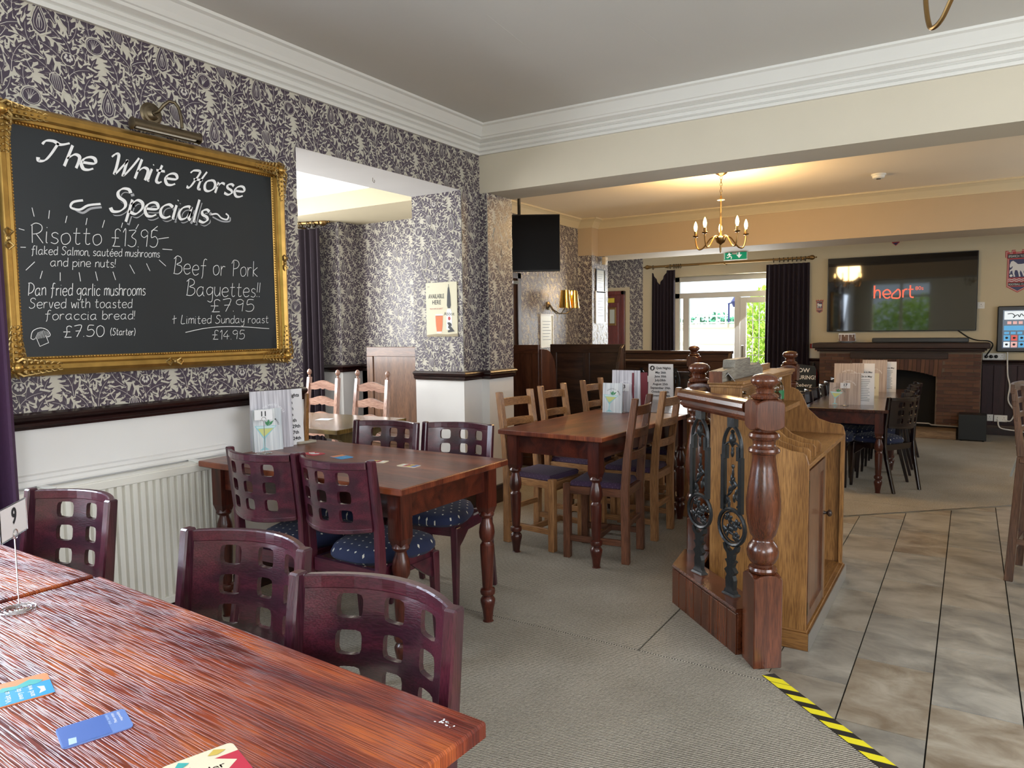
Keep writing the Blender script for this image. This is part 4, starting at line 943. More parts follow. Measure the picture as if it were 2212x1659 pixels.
def iron_panel(parent, c, ang, ws=1.0):
    """cast panel in the local plane (u, z): arched twin bars, leaf cone, ring of flowers, notched stem"""
    M = Matrix.Translation(c) @ Matrix.Rotation(ang, 4, 'Z')
    def P(u, z, y=0): return M @ Vector((u*ws, y, z))
    nrm = M.to_3x3() @ Vector((0, 1, 0)); h0 = 0.195
    mb = MB()
    q = lambda u0, u1, z0, z1, t_=0.009: mb.hexa([P(u0, z0, -t_), P(u1, z0, -t_), P(u1, z0, t_), P(u0, z0, t_)], [P(u0, z1, -t_), P(u1, z1, -t_), P(u1, z1, t_), P(u0, z1, t_)])
    q(-0.016, 0.016, 0.925, 0.972, 0.012)
    for s in (-1, 1):
        pts = [(0.006, 0.93), (0.020, 0.915), (0.034, 0.885), (0.041, 0.85), (0.043, 0.80)]
        mb.tube([P(s*u, z) for u, z in smooth_line(pts, 3)], 0.0085, 6)
        q(s*0.032-0.007, s*0.032+0.007, 0.785, 0.845, 0.010)
        q(s*0.041-0.0075, s*0.041+0.0075, 0.56, 0.80, 0.009)
    mb.done('twin_bars', IRON, parent, smooth=True)
    mb = MB(); rnd = random.Random(5)
    mb.lathe([(0.004, 0), (0.010, 0.01), (0.016, 0.03), (0.012, 0.05), (0.006, 0.058), (0.011, 0.066), (0.004, 0.074)], P(0, 0.84), 8)
    mb.lathe([(0.002, 0), (0.006, 0.006), (0.008, 0.02), (0.005, 0.028), (0.007, 0.036), (0.004, 0.045)], P(0, 0.795), 8)
    for s in (-1, 1): mb.tube([P(0, 0.852), P(s*0.018, 0.858), P(s*0.036, 0.842)], 0.005, 5)
    mb.done('hanging_bud', IRON, parent, smooth=True)
    # ring
    mb = MB(); n = 22
    mb.tube([P(0.062*math.cos(2*PI*i/n)*(1.0), 0.492+0.078*math.sin(2*PI*i/n)) for i in range(n)], 0.0085, 6, closed=True)
    mb.tube([P(0.050*math.cos(2*PI*i/n), 0.492+0.066*math.sin(2*PI*i/n), -0.006) for i in range(n)], 0.004, 5, closed=True)
    mb.done('ring', IRON, parent, smooth=True)
    # leaves and flowers inside the ring and up the cone
    mb = MB()
    def lf(u, z, a, l, w):
        m2 = M @ Matrix.Translation((u*ws, -0.004, z)) @ Matrix.Rotation(a, 4, 'Y') @ Matrix.Rotation(rnd.uniform(-.5, .5), 4, 'Z')
        bmesh.ops.create_uvsphere(mb.bm, u_segments=6, v_segments=4, radius=1, matrix=m2 @ Matrix.Diagonal((w*ws, 0.006, l, 1)))
    for cu, cz, r in ((-0.020, 0.505, 0.024), (0.022, 0.470, 0.025), (0.018, 0.525, 0.020), (-0.016, 0.455, 0.019), (0.0, 0.49, 0.022)):
        for k_ in range(6): a = 2*PI*k_/6+rnd.uniform(-.3, .3); lf(cu+r*0.55*math.sin(a), cz+r*0.55*math.cos(a), a, r*0.62, 0.0065)
        mb.ball(P(cu, cz, -0.008), 0.006, 6)
    for i in range(16):
        z = 0.575+0.0085*i; w_ = 0.032*(1-i/20); lf(rnd.uniform(-w_, w_), z, rnd.uniform(-0.9, 0.9), 0.020, 0.0055)
    lf(0, 0.725, 0, 0.026, 0.009); lf(0, 0.755, 0.1, 0.010, 0.006)
    stuff(mb.done('flower_cluster', IRON, parent, smooth=True))
    mb = MB()
    out = [(0.012, 0.195), (0.026, 0.200), (0.024, 0.214), (0.018, 0.220), (0.020, 0.262), (0.014, 0.282), (0.026, 0.300), (0.012, 0.318), (0.015, 0.332), (0.024, 0.345), (0.013, 0.352), (0.016, 0.375), (0.030, 0.392), (0.034, 0.415), (0.026, 0.418), (0.014, 0.395), (0.0, 0.388)]
    pl = [(u, z) for u, z in out]+[(-u, z) for u, z in reversed(out[:-1])]
    va = mb.verts([P(u, z, -0.010) for u, z in pl]); vb = mb.verts([P(u, z, 0.010) for u, z in pl])
    for t_ in geometry.tessellate_polygon([[Vector((u, z, 0)) for u, z in pl]]): mb.face([va[i] for i in t_]); mb.face([vb[i] for i in reversed(t_)])
    for i in range(len(pl)): j = (i+1) % len(pl); mb.face([va[i], vb[i], vb[j], va[j]])
    mb.done('stem', IRON, parent)
    mb = MB(); mb.hexa([P(-.030, .195, -.020), P(.030, .195, -.020), P(.030, .195, .020), P(-.030, .195, .020)], [P(-.026, .204, -.016), P(.026, .204, -.016), P(.026, .204, .016), P(-.026, .204, .016)]); mb.done('foot_plate', IRON, parent)
iron_panel(bal, L_((-0.846, 3.092, 0)), R(146), 1.33); iron_panel(bal, L_((-1.052, 3.298, 0)), R(146), 1.33)
# ---- balustrade two, along the back of the cabinet
b2 = thing('balustrade', 'low balustrade rail running behind the oak cabinet to the far newel post', 'balustrade', (-1.16, 4.7, 0))
MB().sweep(RP, [(0.0, -0.95, 0), (0.02, 0.92, 0)]).done('handrail', redpine('y'), b2, smooth=True)
box('plinth', redpine('y'), -0.05, 0.055, -0.95, 0.92, 0.0, 0.178, b2)
for yy in (0.25, 0.6): iron_panel(b2, Vector((0, yy, 0)), R(90))
# ---- balustrade three, before the far settle
b3 = thing('balustrade', 'dark rail with iron panel running left from the furthest newel post', 'balustrade', (-2.75, 7.12, 0))
MB().sweep([(o, z-0.03) for o, z in RP], [(0.36, 0, 0), (-0.75, 0, 0)]).done('handrail', darkoak('x'), b3, smooth=True)
box('plinth', darkoak('x'), -0.75, 0.36, -0.05, 0.05, 0.0, 0.178, b3)
for xx in (-0.15, 0.22): iron_panel(b3, Vector((xx, 0, -0.02)), 0)
box('back_panel', darkoak('x'), -0.75, 0.36, 0.060, 0.075, 0.178, 0.90, b3)

# ---- hazard tape on the edge of the step
hz = thing('hazard_tape', 'yellow and black striped hazard tape along the edge of the carpet step', 'tape', (-0.63, lineA(-0.63)-0.022, 0), math.atan2(-0.941, 1))
MB().box(0, 2.2, -0.024, 0.030, 0.0, 0.0022).done('black_strip', mat('black_tape', (0.012, 0.012, 0.012), 0.5), hz)
for i in range(26):
    x = -0.04+i*0.094
    if x+0.11 > 2.2: break
    if x < 0: x = 0.0
    MB().prism([(x, -.0235), (x+0.048, -.0235), (x+0.100, .0295), (x+0.052, .0295)], 'z', 0.0022, 0.0028).done('yellow_stripe', YELLOW, hz)

# ---- oak service cabinet with cutlery slots
cb = thing('service_cabinet', 'oak waiter station with curved cutlery dividers, panelled door and top box', 'cabinet', (-1.067, 3.50, ZL))
Z = -ZL; H = lambda z: z+Z                                   # heights were taken from the upper floor
ok = oak('z'); oky = oak('y')
side = [(0, 0), (0.455, 0), (0.457, H(0.715)), (0.445, H(0.757)), (0.430, H(0.768)), (0.38, H(0.772)), (0.31, H(0.795)), (0.25, H(0.85)), (0.215, H(0.93)), (0.19, H(0.965)), (0.155, H(0.978)), (0.147, H(0.978)), (0.147, H(1.06)), (0, H(1.06))]
for yy in (0.0, 1.132): MB().prism(side, 'y', yy, yy+0.018).done('side_panel', ok, cb, bevel=0.002)
div = [(0.03, H(0.70)), (0.44, H(0.70)), (0.44, H(0.755)), (0.425, H(0.770)), (0.37, H(0.774)), (0.30, H(0.797)), (0.24, H(0.85)), (0.20, H(0.88)), (0.03, H(0.88))]
for yy in (0.140, 0.272, 0.412): MB().prism(div, 'y', yy, yy+0.015).done('divider', ok, cb, bevel=0.002)
box('back', oky, 0.0, 0.012, 0.018, 1.132, 0.03, H(1.06), cb)
box('worktop', oky, 0.012, 0.457, 0.018, 1.132, H(0.690), H(0.712), cb, 0.002)
box('upper_shelf', oky, 0.012, 0.195, 0.018, 1.132, H(0.880), H(0.898), cb, 0.002)
box('shelf_lip', oky, 0.195, 0.205, 0.018, 1.132, H(0.872), H(0.900), cb, 0.002)
MB().box(-0.006, 0.154, -0.008, 1.158, H(1.058), H(1.074)).box(-0.012, 0.165, -0.016, 1.166, H(1.074), H(1.092)).done('top_board', oky, cb, bevel=0.003)
box('gallery', oky, 0.0, 0.018, -0.005, 1.155, H(1.092), H(1.125), cb)
box('floor_board', oky, 0.012, 0.44, 0.018, 1.132, 0.085, 0.103, cb)
box('partition', ok, 0.012, 0.435, 0.455, 0.470, 0.103, H(0.690), cb)
mb = MB(); z0, z1 = 0.112, H(0.682)
mb.box(0.437, 0.458, 0.022, 0.075, z0, z1).box(0.437, 0.458, 0.395, 0.448, z0, z1).box(0.437, 0.458, 0.075, 0.395, z1-0.055, z1).box(0.437, 0.458, 0.075, 0.395, z0, z0+0.055).box(0.440, 0.448, 0.07, 0.40, z0+.05, z1-.05)
door = mb.done('door', wood('brown_oak_door', (0.13, 0.055, 0.028), (0.24, 0.11, 0.055), 'z', 1.0, 0.3, 0.4), cb)
MB().lathe([(0.010, 0), (0.007, 0.008), (0.007, 0.014), (0.017, 0.022), (0.018, 0.030), (0.012, 0.038), (0.002, 0.040)], (0.458, 0.425, H(0.40)), 14, 'x').done('knob', darkoak('x'), door, smooth=True)
for zz in (0.16, 0.74): box('hinge', BRONZE, 0.455, 0.460, 0.014, 0.022, zz, zz+0.06, door)
for yy in (0.455, 1.105): box('stile', ok, 0.437, 0.457, yy, yy+0.03, 0.10, H(0.69), cb)
MB().box(-0.0, 0.470, -0.014, 1.164, 0, 0.082).box(0, 0.462, -0.007, 1.157, 0.082, 0.092).done('base_plinth', oak('x'), cb, bevel=0.003)
box('kick_strip', mat('brushed_steel', (0.55, 0.54, 0.52), 0.35, 0.8), 0.470, 0.474, -0.014, 1.164, 0.002, 0.085, cb)

# things on the cabinet
sg = thing('stepped_block', 'grey-oak stepped display block on top of the service cabinet', 'display block', (-1.0, 3.75, 1.092))
MB().prism([(-0.39, 0), (0.39, 0), (0.39, .034), (.315, .064), (.315, .058), (.12, .060), (.12, .098), (-.17, .098), (-.18, .060), (-.39, .054)], 'x', -0.03, 0.03).done('block_body', wood('grey_limed_oak', (0.17, 0.155, 0.125), (0.28, 0.26, 0.21), 'y', 1.2, 0.6, 0.0), sg, bevel=0.004)
box('block_end', redpine('z'), -0.03, 0.03, -0.396, -0.390, 0, .052, sg)
pl = thing('tent_plaque', 'small grey metal tent sign beside the stepped block', 'plaque', (-0.975, 3.462, 1.094), R(20))
MB().prism([(-.034, 0), (-.030, 0), (0, .036), (.030, 0), (.034, 0), (0, .042)], 'y', -.045, .045).done('plate', mat('pewter', (0.3, 0.3, 0.3), 0.35, 0.9), pl, bevel=.001)
pr = Print((.018, 0, .0195), (0, 1, 0), (-.034, 0, .042)); mb = MB()
for i in range(3): pr.rect(mb, -.028, .028, -.012+i*.010, -.008+i*.010, .0012)
pr.done(mb, 'engraving', INK, pl)
def mill(x, y, label, r=.030):
    t = thing('pepper_mill', label, 'pepper mill', (x, y, 0.900))
    MB().lathe([(r*.85, 0), (r, .005), (r, .050), (r*.8, .062), (r*.45, .070), (r*.45, .076)], n=20).done('glass_body', GLASSM, t, smooth=True)
    MB().lathe([(r*.5, .004), (r*.78, .006), (r*.78, .045), (r*.5, .046)], n=16).done('salt', mat('salt_white', (.7, .7, .68), .6), t)
    MB().lathe([(r*.45, .076), (r*.9, .082), (r*1.05, .095), (r*.9, .108), (r*.4, .114), (r*.25, .122), (r*.3, .130), (.001, .132)], n=20).done('grinder_knob', GLASSM, t, smooth=True)
mill(-0.945, 3.66, 'glass salt mill left of the front newel finial on the cabinet shelf'); mill(-0.945, 4.36, 'glass pepper mill right of the front newel finial on the cabinet shelf')
bt = thing('condiment_bottle', 'clear bottle with green label behind the glass mill on the cabinet shelf', 'bottle', (-0.955, 4.49, 0.900))
MB().lathe([(.024, 0), (.026, .004), (.026, .085), (.016, .110), (.010, .120), (.010, .135)], n=18).done('glass_body', GLASSM, bt, smooth=True)
MB().lathe([(.0265, .020), (.0268, .022), (.0268, .070), (.0265, .072)], n=18).done('label_band', mat('green_label', (0.01, .16, .05), .5), bt); MB().lathe([(.012, .135), (.013, .137), (.013, .150), (.010, .152)], n=14).done('cap', WHITEP, bt)

# ---- settles
def settle_panels(t, x0, x1, z0, z1, n, y=0, m=darkoak, th=0.035):
    st = 0.075; w = (x1-x0-st)/n
    box('top_rail', m('x'), x0, x1, y-th/2, y+th/2, z1-0.085, z1, t, .003); box('bottom_rail', m('x'), x0, x1, y-th/2, y+th/2, z0, z0+0.09, t, .003)
    for i in range(n+1): box('stile', m('z'), x0+i*w, x0+i*w+st, y-th/2-.0008, y+th/2+.0008, z0+.09, z1-.085, t, .003)
    for i in range(n): box('panel', m('z' if m is not darkoak else 'x'), x0+i*w+st, x0+(i+1)*w, y-.008, y+.008, z0+.09, z1-.085, t)
s1 = thing('settle', 'dark oak panelled high-backed settle with curved right wing behind the oak chairs', 'settle', (-3.40, 6.62, 0))
settle_panels(s1, -0.30, 0.53, 0.0, 1.195, 2)
MB().prism([(0.0, 0.0), (-0.46, 0.0), (-0.46, 0.62), (-0.30, 0.66), (-0.20, 0.80), (-0.14, 1.02), (-0.07, 1.16), (0.0, 1.195)], 'x', 0.50, 0.53).done('wing', darkoak('z'), s1, bevel=.003)
box('seat', wood('tan_seat_board', (.16, .10, .05), (.28, .18, .10), 'x'), -0.08, 0.50, -0.46, -0.02, 0.42, 0.455, s1, .004)
box('seat_front', darkoak('x'), -0.08, 0.50, -0.45, -0.43, 0.02, 0.42, s1)
s2 = thing('settle', 'reddish dark oak settle end with rounded wing beside the papered pillar', 'settle', (-3.86, 6.12, 0))
settle_panels(s2, -0.45, 0.31, 0.0, 1.20, 1, 0, lambda a: wood('reddish_dark_oak_'+a, (0.055, .018, .010), (.12, .045, .022), a, 1.2, .33, .3))
pts = [(0.0, 0)]+[(0.30, 0), (0.30, 0.85)]+[(0.30-0.20*(1-math.cos(a)), 0.85+0.30*math.sin(a)) for a in (0.3, 0.6, 0.9, 1.2, 1.5)]+[(0.0, 1.16)]
MB().prism(pts, 'x', 0.31, 0.335).done('wing', wood('reddish_dark_oak_z', (0, 0, 0), (0, 0, 0), 'z'), s2, bevel=.003)
s3 = thing('settle', 'long dark settle back with raised top board below the curtained window', 'settle', (-3.05, 8.42, ZL))
settle_panels(s3, -0.72, 0.70, 0.0, 1.20, 3)
box('top_board', darkoak('x'), -0.72, 0.74, -.03, .03, 1.20, 1.235, s3, .006)
MB().prism([(0.0, 0.0), (-0.40, 0.0), (-0.40, 0.62), (-0.25, 0.70), (-0.12, 1.0), (-0.05, 1.2), (0.0, 1.235)], 'x', 0.70, 0.735).done('wing', darkoak('z'), s3, bevel=.003)
box('seat', darkoak('x'), -0.72, 0.70, -0.42, -0.02, 0.42, 0.455, s3, .004)
s4 = thing('settle', 'oak panelled settle back standing in the alcove behind the ladder-back chairs', 'settle', (-4.18, 4.93, 0))
ap = lambda a: wood('figured_brown_oak_'+a, (.10, .045, .022), (.19, .090, .042), a, 1.4, .35, .3, .2)
settle_panels(s4, -0.50, 0.52, 0.0, 1.21, 1, 0, ap)
box('seat', ap('x'), -0.48, 0.50, -0.34, -0.02, 0.40, 0.435, s4, .004); box('seat_front', ap('x'), -0.48, 0.50, -.33, -.31, .02, .40, s4)

# ---- radiator
rd = thing('radiator', 'white panel radiator with vertical flutes under the dado rail', 'radiator', (WL, 1.74, 0))
y0, y1 = -0.46, 0.50; z0, z1 = 0.115, 0.735; x = 0.105
mb = MB(); n = 26; pts = [(x-.052, y0), (x, y0)]; 
prof = []
for i in range(n):
    a = y0+0.025+(y1-y0-0.05)*i/n; p = (y1-y0-0.05)/n
    prof += [(x, a), (x, a+p*0.30), (x-.020, a+p*0.40), (x-.020, a+p*0.76), (x, a+p*0.84)]
prof = [(x, y0)]+prof+[(x, y1)]
va = mb.verts([(px, py, z0+.035) for px, py in prof]); vb = mb.verts([(px, py, z1-.035) for px, py in prof])
for i in range(len(prof)-1): mb.face([va[i], va[i+1], vb[i+1], vb[i]])
front = mb.done('fluted_front', RAD_WHITE, rd, fix=False)
MB().box(x-.055, x-.022, y0, y1, z0, z1).box(x-.022, x+.0005, y0, y1, z0, z0+.036).box(x-.022, x+.0005, y0, y1, z1-.036, z1).done('panel', RAD_WHITE, rd, bevel=.003)
MB().box(.018, x-.002, y0, y1, z1, z1+.006).box(.018, .040, y0, y1, z0+.05, z1).done('top_grille', RAD_WHITE, rd, bevel=.001)
for yy in (y0+.13, y1-.16): box('clip', WHITEP, .015, x, yy, yy+.035, z1+.006, z1+.012, rd, .002)
for s in (y0+.03, y1-.03): MB().tube([(.07, s, z0+.03), (.07, s, .0)], .008).done('pipe', RAD_WHITE, rd)
pc = struct(MB().sweep([(0, .745), (.018, .747), (.020, .756), (.014, .768), (.022, .776), (.018, .790), (0, .795)], [(WL, 2.30, 0), (WL, 1.12, 0)]).done('trim_20', PAINT_STONE))

# ---- curtains and poles
def curtain(name, label, m, p0, p1, z0, z1, folds=7, depth=.035, thick=.006, top=None, cat='curtain'):
    p0 = Vector(p0); p1 = Vector(p1); d = (p1-p0); L = d.length; d.normalize(); nn = Vector((-d.y, d.x, 0))
    t = thing(name, label, cat, tuple((p0+p1)/2)); c = (p0+p1)/2
    mb = MB(); N = folds*8; cols = []; rows = [0, .35, .7, .93, 1.0]; rnd = random.Random(9)
    ph = [rnd.uniform(-.3, .3) for _ in range(folds+1)]
    for i in range(N+1):
        u = i/N; a = math.sin(u*folds*2*PI+ph[int(u*folds)])
        zt = z1 if top is None else top(u)
        col_ = []
        for r_ in rows:
            w = 1.0-0.45*r_**3; sq = 1+0.05*(1-r_)
            p = p0-c+d*(L*(0.5+(u-0.5)*sq))+nn*(a*depth*w); col_.append(Vector((p.x, p.y, z0+(zt-z0)*r_)))
        cols.append(col_)
    f = [mb.verts(c_) for c_ in cols]; b = [mb.verts([v+nn*thick for v in c_]) for c_ in cols]
    for i in range(N):
        for k_ in range(len(rows)-1):
            mb.face([f[i][k_], f[i+1][k_], f[i+1][k_+1], f[i][k_+1]]); mb.face([b[i][k_], b[i][k_+1], b[i+1][k_+1], b[i+1][k_]])
        mb.face([f[i][-1], f[i+1][-1], b[i+1][-1], b[i][-1]]); mb.face([f[i][0], b[i][0], b[i+1][0], f[i+1][0]])
    mb.done('drape', m, t, smooth=True); return t
curtain('curtain', 'violet curtain hanging at the left picture edge beside the gold frame', VIOLET, (-3.075, 1.02, 0), (-3.075, 1.30, 0), 0.20, 2.42, 4, .030)
curtain('curtain', 'aubergine curtain hanging in the alcove left of the papered pier', CURTAIN, (-5.36, 4.66, 0), (-5.02, 4.70, 0), 0.10, 2.29, 5, .03)
curtain('curtain', 'sagging aubergine curtain on the left of the garden door, partly unhooked', CURTAIN, (-4.56, 11.66, 0), (-4.16, 11.66, 0), ZL+.02, 2.30, 7, .035, top=lambda u: 2.27-0.20*max(0, 1-abs(u-.32)/.30) if u < .62 else 2.30)
curtain('curtain', 'dark aubergine curtain right of the garden door beside the television', CURTAIN, (-2.70, 11.66, 0), (-2.07, 11.66, 0), ZL+.02, 2.30, 9, .04)
def pole(label, p0, p1, rings, brack, wall):
    p0 = Vector(p0); p1 = Vector(p1); t = thing('curtain_pole', label, 'curtain pole', tuple((p0+p1)/2)); c = (p0+p1)/2; d = (p1-p0).normalized()
    MB().tube([p0-c, p1-c], .019, 12).done('rod', BRASS, t, smooth=True)
    for e, s in ((p0-c, -1), (p1-c, 1)):
        mb = MB()
        mb.tube([e, e+d*s*.02], .027, 12); mb.ball(e+d*s*.055, .037, 12, (1.2, 1, 1)); mb.tube([e+d*s*.085, e+d*s*.10], .014, 10); mb.ball(e+d*s*.115, .012, 8); mb.done('finial', BRASS, t, smooth=True)
    for r_ in rings:
        q = p0+(p1-p0)*r_-c; sd = d.cross(Vector((0, 0, 1)))
        MB().tube([q+sd*.033*math.cos(2*PI*i/14)+Vector((0, 0, .033*math.sin(2*PI*i/14)-.010)) for i in range(14)], .0062, 6, closed=True).done('ring', BRONZE, t, smooth=True)
    for r_ in brack:
        q = p0+(p1-p0)*r_-c; w = Vector(wall)
        mb = MB().tube([q-Vector((0, 0, .02)), q-Vector((0, 0, .02))+w], .009, 8); mb.ball(q-Vector((0, 0, .012)), .020, 8); mb.done('bracket', BRASS, t, smooth=True)
pole('brass curtain pole with wooden-style finials above the garden door', (-4.60, 11.68, 2.372), (-2.10, 11.68, 2.372), [.02, .14, .165, .18, .195, .21, .80, .835, .86, .885, .91, .935, .96, .985], [.11, .50, .97], (0, .11, 0))
pole('short brass pole end with two rings in the alcove above the curtain', (-5.50, 4.60, 2.352), (-5.08, 4.74, 2.352), [.45, .62, .8, .92], [.3], (0, .25, 0))

# ---- picture frame and board
bd = thing('specials_board', 'gold-framed chalk menu board headed The White Horse Specials', 'menu board', (-3.150, 2.0, 1.72))
Y0, Y1, ZB, ZT = -0.617, 0.607, -0.450, 0.440
box('board', SLATE, 0, 0.018, Y0-.01, Y1+.01, ZB-.01, ZT+.01, bd)
FP = [(0, 0), (0, .012), (.010, .020), (.014, .030), (.026, .030), (.034, .044), (.052, .050), (.066, .040), (.078, .022), (.082, .0)]
def frame_ring(prof, name, m, off=0.0):
    mb = MB(); rings = []
    cs = [(Y0, ZB), (Y1, ZB), (Y1, ZT), (Y0, ZT)]
    for cy, cz in cs:
        sy = -1 if cy < 0 else 1; sz = -1 if cz < 0 else 1
        rings.append(mb.verts([(.004+h, cy+sy*(o+off), cz+sz*(o+off)) for o, h in prof]))
    for i in range(4):
        a, b = rings[i], rings[(i+1) % 4]
        for k_ in range(len(prof)): j = (k_+1) % len(prof); mb.face([a[k_], a[j], b[j], b[k_]])
    return mb.done(name, m, bd, smooth=False)
frame_ring(FP, 'gilt_frame', GILT)
mb = MB()
def beads(a, b):
    a, b = Vector(a), Vector(b); n = int((b-a).length/.0125)
    for i in range(n+1): bmesh.ops.create_icosphere(mb.bm, subdivisions=1, radius=.0048, matrix=Matrix.Translation(a+(b-a)*i/n))
o_ = .007; xx = .024
beads((xx, Y0-o_, ZB-o_), (xx, Y1+o_, ZB-o_)); beads((xx, Y0-o_, ZT+o_), (xx, Y1+o_, ZT+o_)); beads((xx, Y0-o_, ZB-o_), (xx, Y0-o_, ZT+o_)); beads((xx, Y1+o_, ZB-o_), (xx, Y1+o_, ZT+o_))
stuff(mb.done('bead_row', GILT, bd, smooth=True))
rnd = random.Random(2)
DG = mat('antique_gilt_carving', (0.40, 0.27, 0.10), 0.38, 0.85, noise=0.5, nscale=40, bump=.3)
def acanthus(y, z, dy, dz, ln, n=7):
    """run of curled leaves from a corner along a frame member"""
    mb = MB(); d_ = Vector((0, dy, dz)); p_ = Vector((0, -dz, dy))
    for i in range(n):
        t_ = i/n; s = (1-t_*.65)
        for sg_ in (-1, 1):
            c = Vector((.050, y, z))+d_*ln*t_+p_*sg_*.020*s
            pts = [c, c+d_*.018*s+p_*sg_*.014*s+Vector((.006, 0, 0)), c+d_*.034*s+p_*sg_*.010*s+Vector((.010, 0, 0)), c+d_*.036*s-p_*sg_*.002+Vector((.006, 0, 0))]
            mb.tube(pts, .0068*s, 5, r1=.003*s)
        mb.ball(Vector((.056, y, z))+d_*(ln*t_+.01), .007*s, 6)
    return mb
for cy, cz, sy, sz in ((Y0, ZB, -1, -1), (Y1, ZB, 1, -1), (Y1, ZT, 1, 1), (Y0, ZT, -1, 1)):
    y, z = cy+sy*.042, cz+sz*.042
    MB().ball((.052, y, z), .022, 12).done('corner_boss', GILT, bd, smooth=True)
    mb = acanthus(y, z, -sy, 0, .17); m2 = acanthus(y, z, 0, -sz, .17)
    stuff(mb.done('corner_leaves', DG, bd, smooth=True)); stuff(m2.done('corner_leaves', DG, bd, smooth=True))
    mb = MB()
    for k_ in range(10):
        a = 2*PI*k_/10; mb.tube([(.040, y+.024*math.cos(a), z+.024*math.sin(a)), (.052, y+.036*math.cos(a+.2), z+.036*math.sin(a+.2)), (.044, y+.044*math.cos(a+.5), z+.044*math.sin(a+.5))], .007, 5, r1=.003)
    stuff(mb.done('corner_shell', DG, bd, smooth=True))
for y, z, dy, dz in (((Y0+Y1)/2, ZB-.045, 1, 0), (Y1+.045, 0, 0, 1), (Y0-.045, 0, 0, 1)):
    mb = MB()
    for s in (-1, 1):
        for q in (0, 1): mb.tube([Vector((.048, y+dy*s*.008, z+dz*s*.008)), Vector((.060, y+dy*s*.026+dz*(q-.5)*.03, z+dz*s*.026+dy*(q-.5)*.03)), Vector((.050, y+dy*s*.042, z+dz*s*.042))], .006, 5, r1=.003)
    mb.ball((.056, y, z), .009, 8); stuff(mb.done('side_cartouche', DG, bd, smooth=True))
pr = Print((.0185, -2.0, -1.72), (0, 1, 0), (0, 0, 1))
ya = 1.0
mb = MB(); PEN = R(35)
hand(pr, mb, 'The White Horse', 1.466, 2.425, 2.036, 2.034, .090, .0160, PEN, .42, 1.3)
hand(pr, mb, 'Specials', 1.748, 2.215, 1.876, 1.884, .105, .0165, PEN, .35, 1.4)
for o1 in ((0, 0),):
    pr.line(mb, smooth_line([(1.640, 1.908), (1.600, 1.895), (1.590, 1.872), (1.625, 1.868), (1.660, 1.890), (1.712, 1.903)], 5), .009, .0012)
    pr.line(mb, smooth_line([(2.243, 1.925), (2.275, 1.932), (2.300, 1.915), (2.330, 1.912), (2.340, 1.930), (2.325, 1.940)], 5), .008, .0012)
pr.done(mb, 'heading_lettering', CHALK, bd)
mb = MB(); hand(pr, mb, 'Specials', 1.748, 2.215, 1.876, 1.884, .105, .0165, PEN, .35, 1.4, .0007, .010, -.012)
pr.line(mb, smooth_line([(1.600, 1.870), (1.635, 1.856), (1.670, 1.878), (1.716, 1.890)], 5), .009, .0007); pr.line(mb, smooth_line([(2.25, 1.915), (2.30, 1.900), (2.345, 1.905), (2.350, 1.925)], 5), .007, .0007)
pr.done(mb, 'heading_shadow', CHALKG, bd)
mb = MB(); hand(pr, mb, 'Specials', 1.748, 2.215, 1.876, 1.884, .105, .0215, None, .35, 1.4, .00095, .003, -.003); pr.done(mb, 'heading_outline', SLATE, bd)
w = .0027
for s_, x0, x1, b0, b1, cap in (('Risotto £13.95', 1.428, 1.958, 1.715, 1.742, .075), ('flaked Salmon, sautéed mushrooms', 1.430, 1.965, 1.670, 1.698, .034), ('and pine nuts!', 1.498, 1.760, 1.628, 1.640, .036),
      ('Beef or Pork', 2.030, 2.500, 1.628, 1.640, .078), ('Baguettes!!', 2.090, 2.508, 1.530, 1.536, .074), ('£7.95', 2.212, 2.468, 1.455, 1.462, .060), ('+ Limited Sunday roast', 2.012, 2.557, 1.398, 1.402, .040), ('£14.95', 2.216, 2.405, 1.322, 1.320, .044),
      ('Dan fried garlic mushrooms', 1.408, 1.888, 1.508, 1.524, .050), ('Served with toasted', 1.410, 1.824, 1.458, 1.468, .040), ('foraccia bread!', 1.466, 1.834, 1.413, 1.418, .038), ('£7.50', 1.528, 1.695, 1.342, 1.345, .046), ('(Starter)', 1.724, 1.832, 1.349, 1.348, .030)):
    mb = MB(); hand(pr, mb, s_, x0, x1, b0, b1, cap, w if cap > .045 else w*.85, None, .10, 1.7); pr.done(mb, 'chalk_text_line', CHALK, bd)
mb = MB(); pr.line(mb, smooth_line([(2.078, 1.357), (2.2, 1.378), (2.35, 1.384), (2.562, 1.372)], 6), w); pr.done(mb, 'chalk_underline', CHALK, bd)
for x0, z0_, x1, z1_ in [(1.443, 1.852, 1.449, 1.818), (1.507, 1.85, 1.502, 1.816), (1.573, 1.836, 1.565, 1.807), (1.653, 1.837, 1.646, 1.808), (1.725, 1.837, 1.714, 1.804), (1.803, 1.835, 1.796, 1.813), (1.875, 1.837, 1.861, 1.814), (1.964, 1.838, 1.932, 1.812), (1.964, 1.781, 2.016, 1.793), (1.982, 1.737, 2.03, 1.738), (1.963, 1.687, 1.995, 1.661), (1.902, 1.667, 1.917, 1.634), (1.825, 1.656, 1.845, 1.618), (1.749, 1.621, 1.759, 1.586), (1.675, 1.617, 1.682, 1.579), (1.608, 1.61, 1.612, 1.573), (1.534, 1.605, 1.532, 1.571), (1.467, 1.607, 1.457, 1.576), (1.441, 1.641, 1.407, 1.606), (1.391, 1.765, 1.411, 1.761), (1.393, 1.694, 1.412, 1.695)]:
    mb = MB(); pr.line(mb, [(x0, z0_), (x1, z1_)], w); pr.done(mb, 'chalk_ray', CHALK, bd)
mb = MB(); ms = smooth_line([(1.410, 1.340), (1.418, 1.368), (1.445, 1.381), (1.470, 1.374), (1.482, 1.355), (1.474, 1.345), (1.462, 1.350)], 4); pr.line(mb, ms, w)
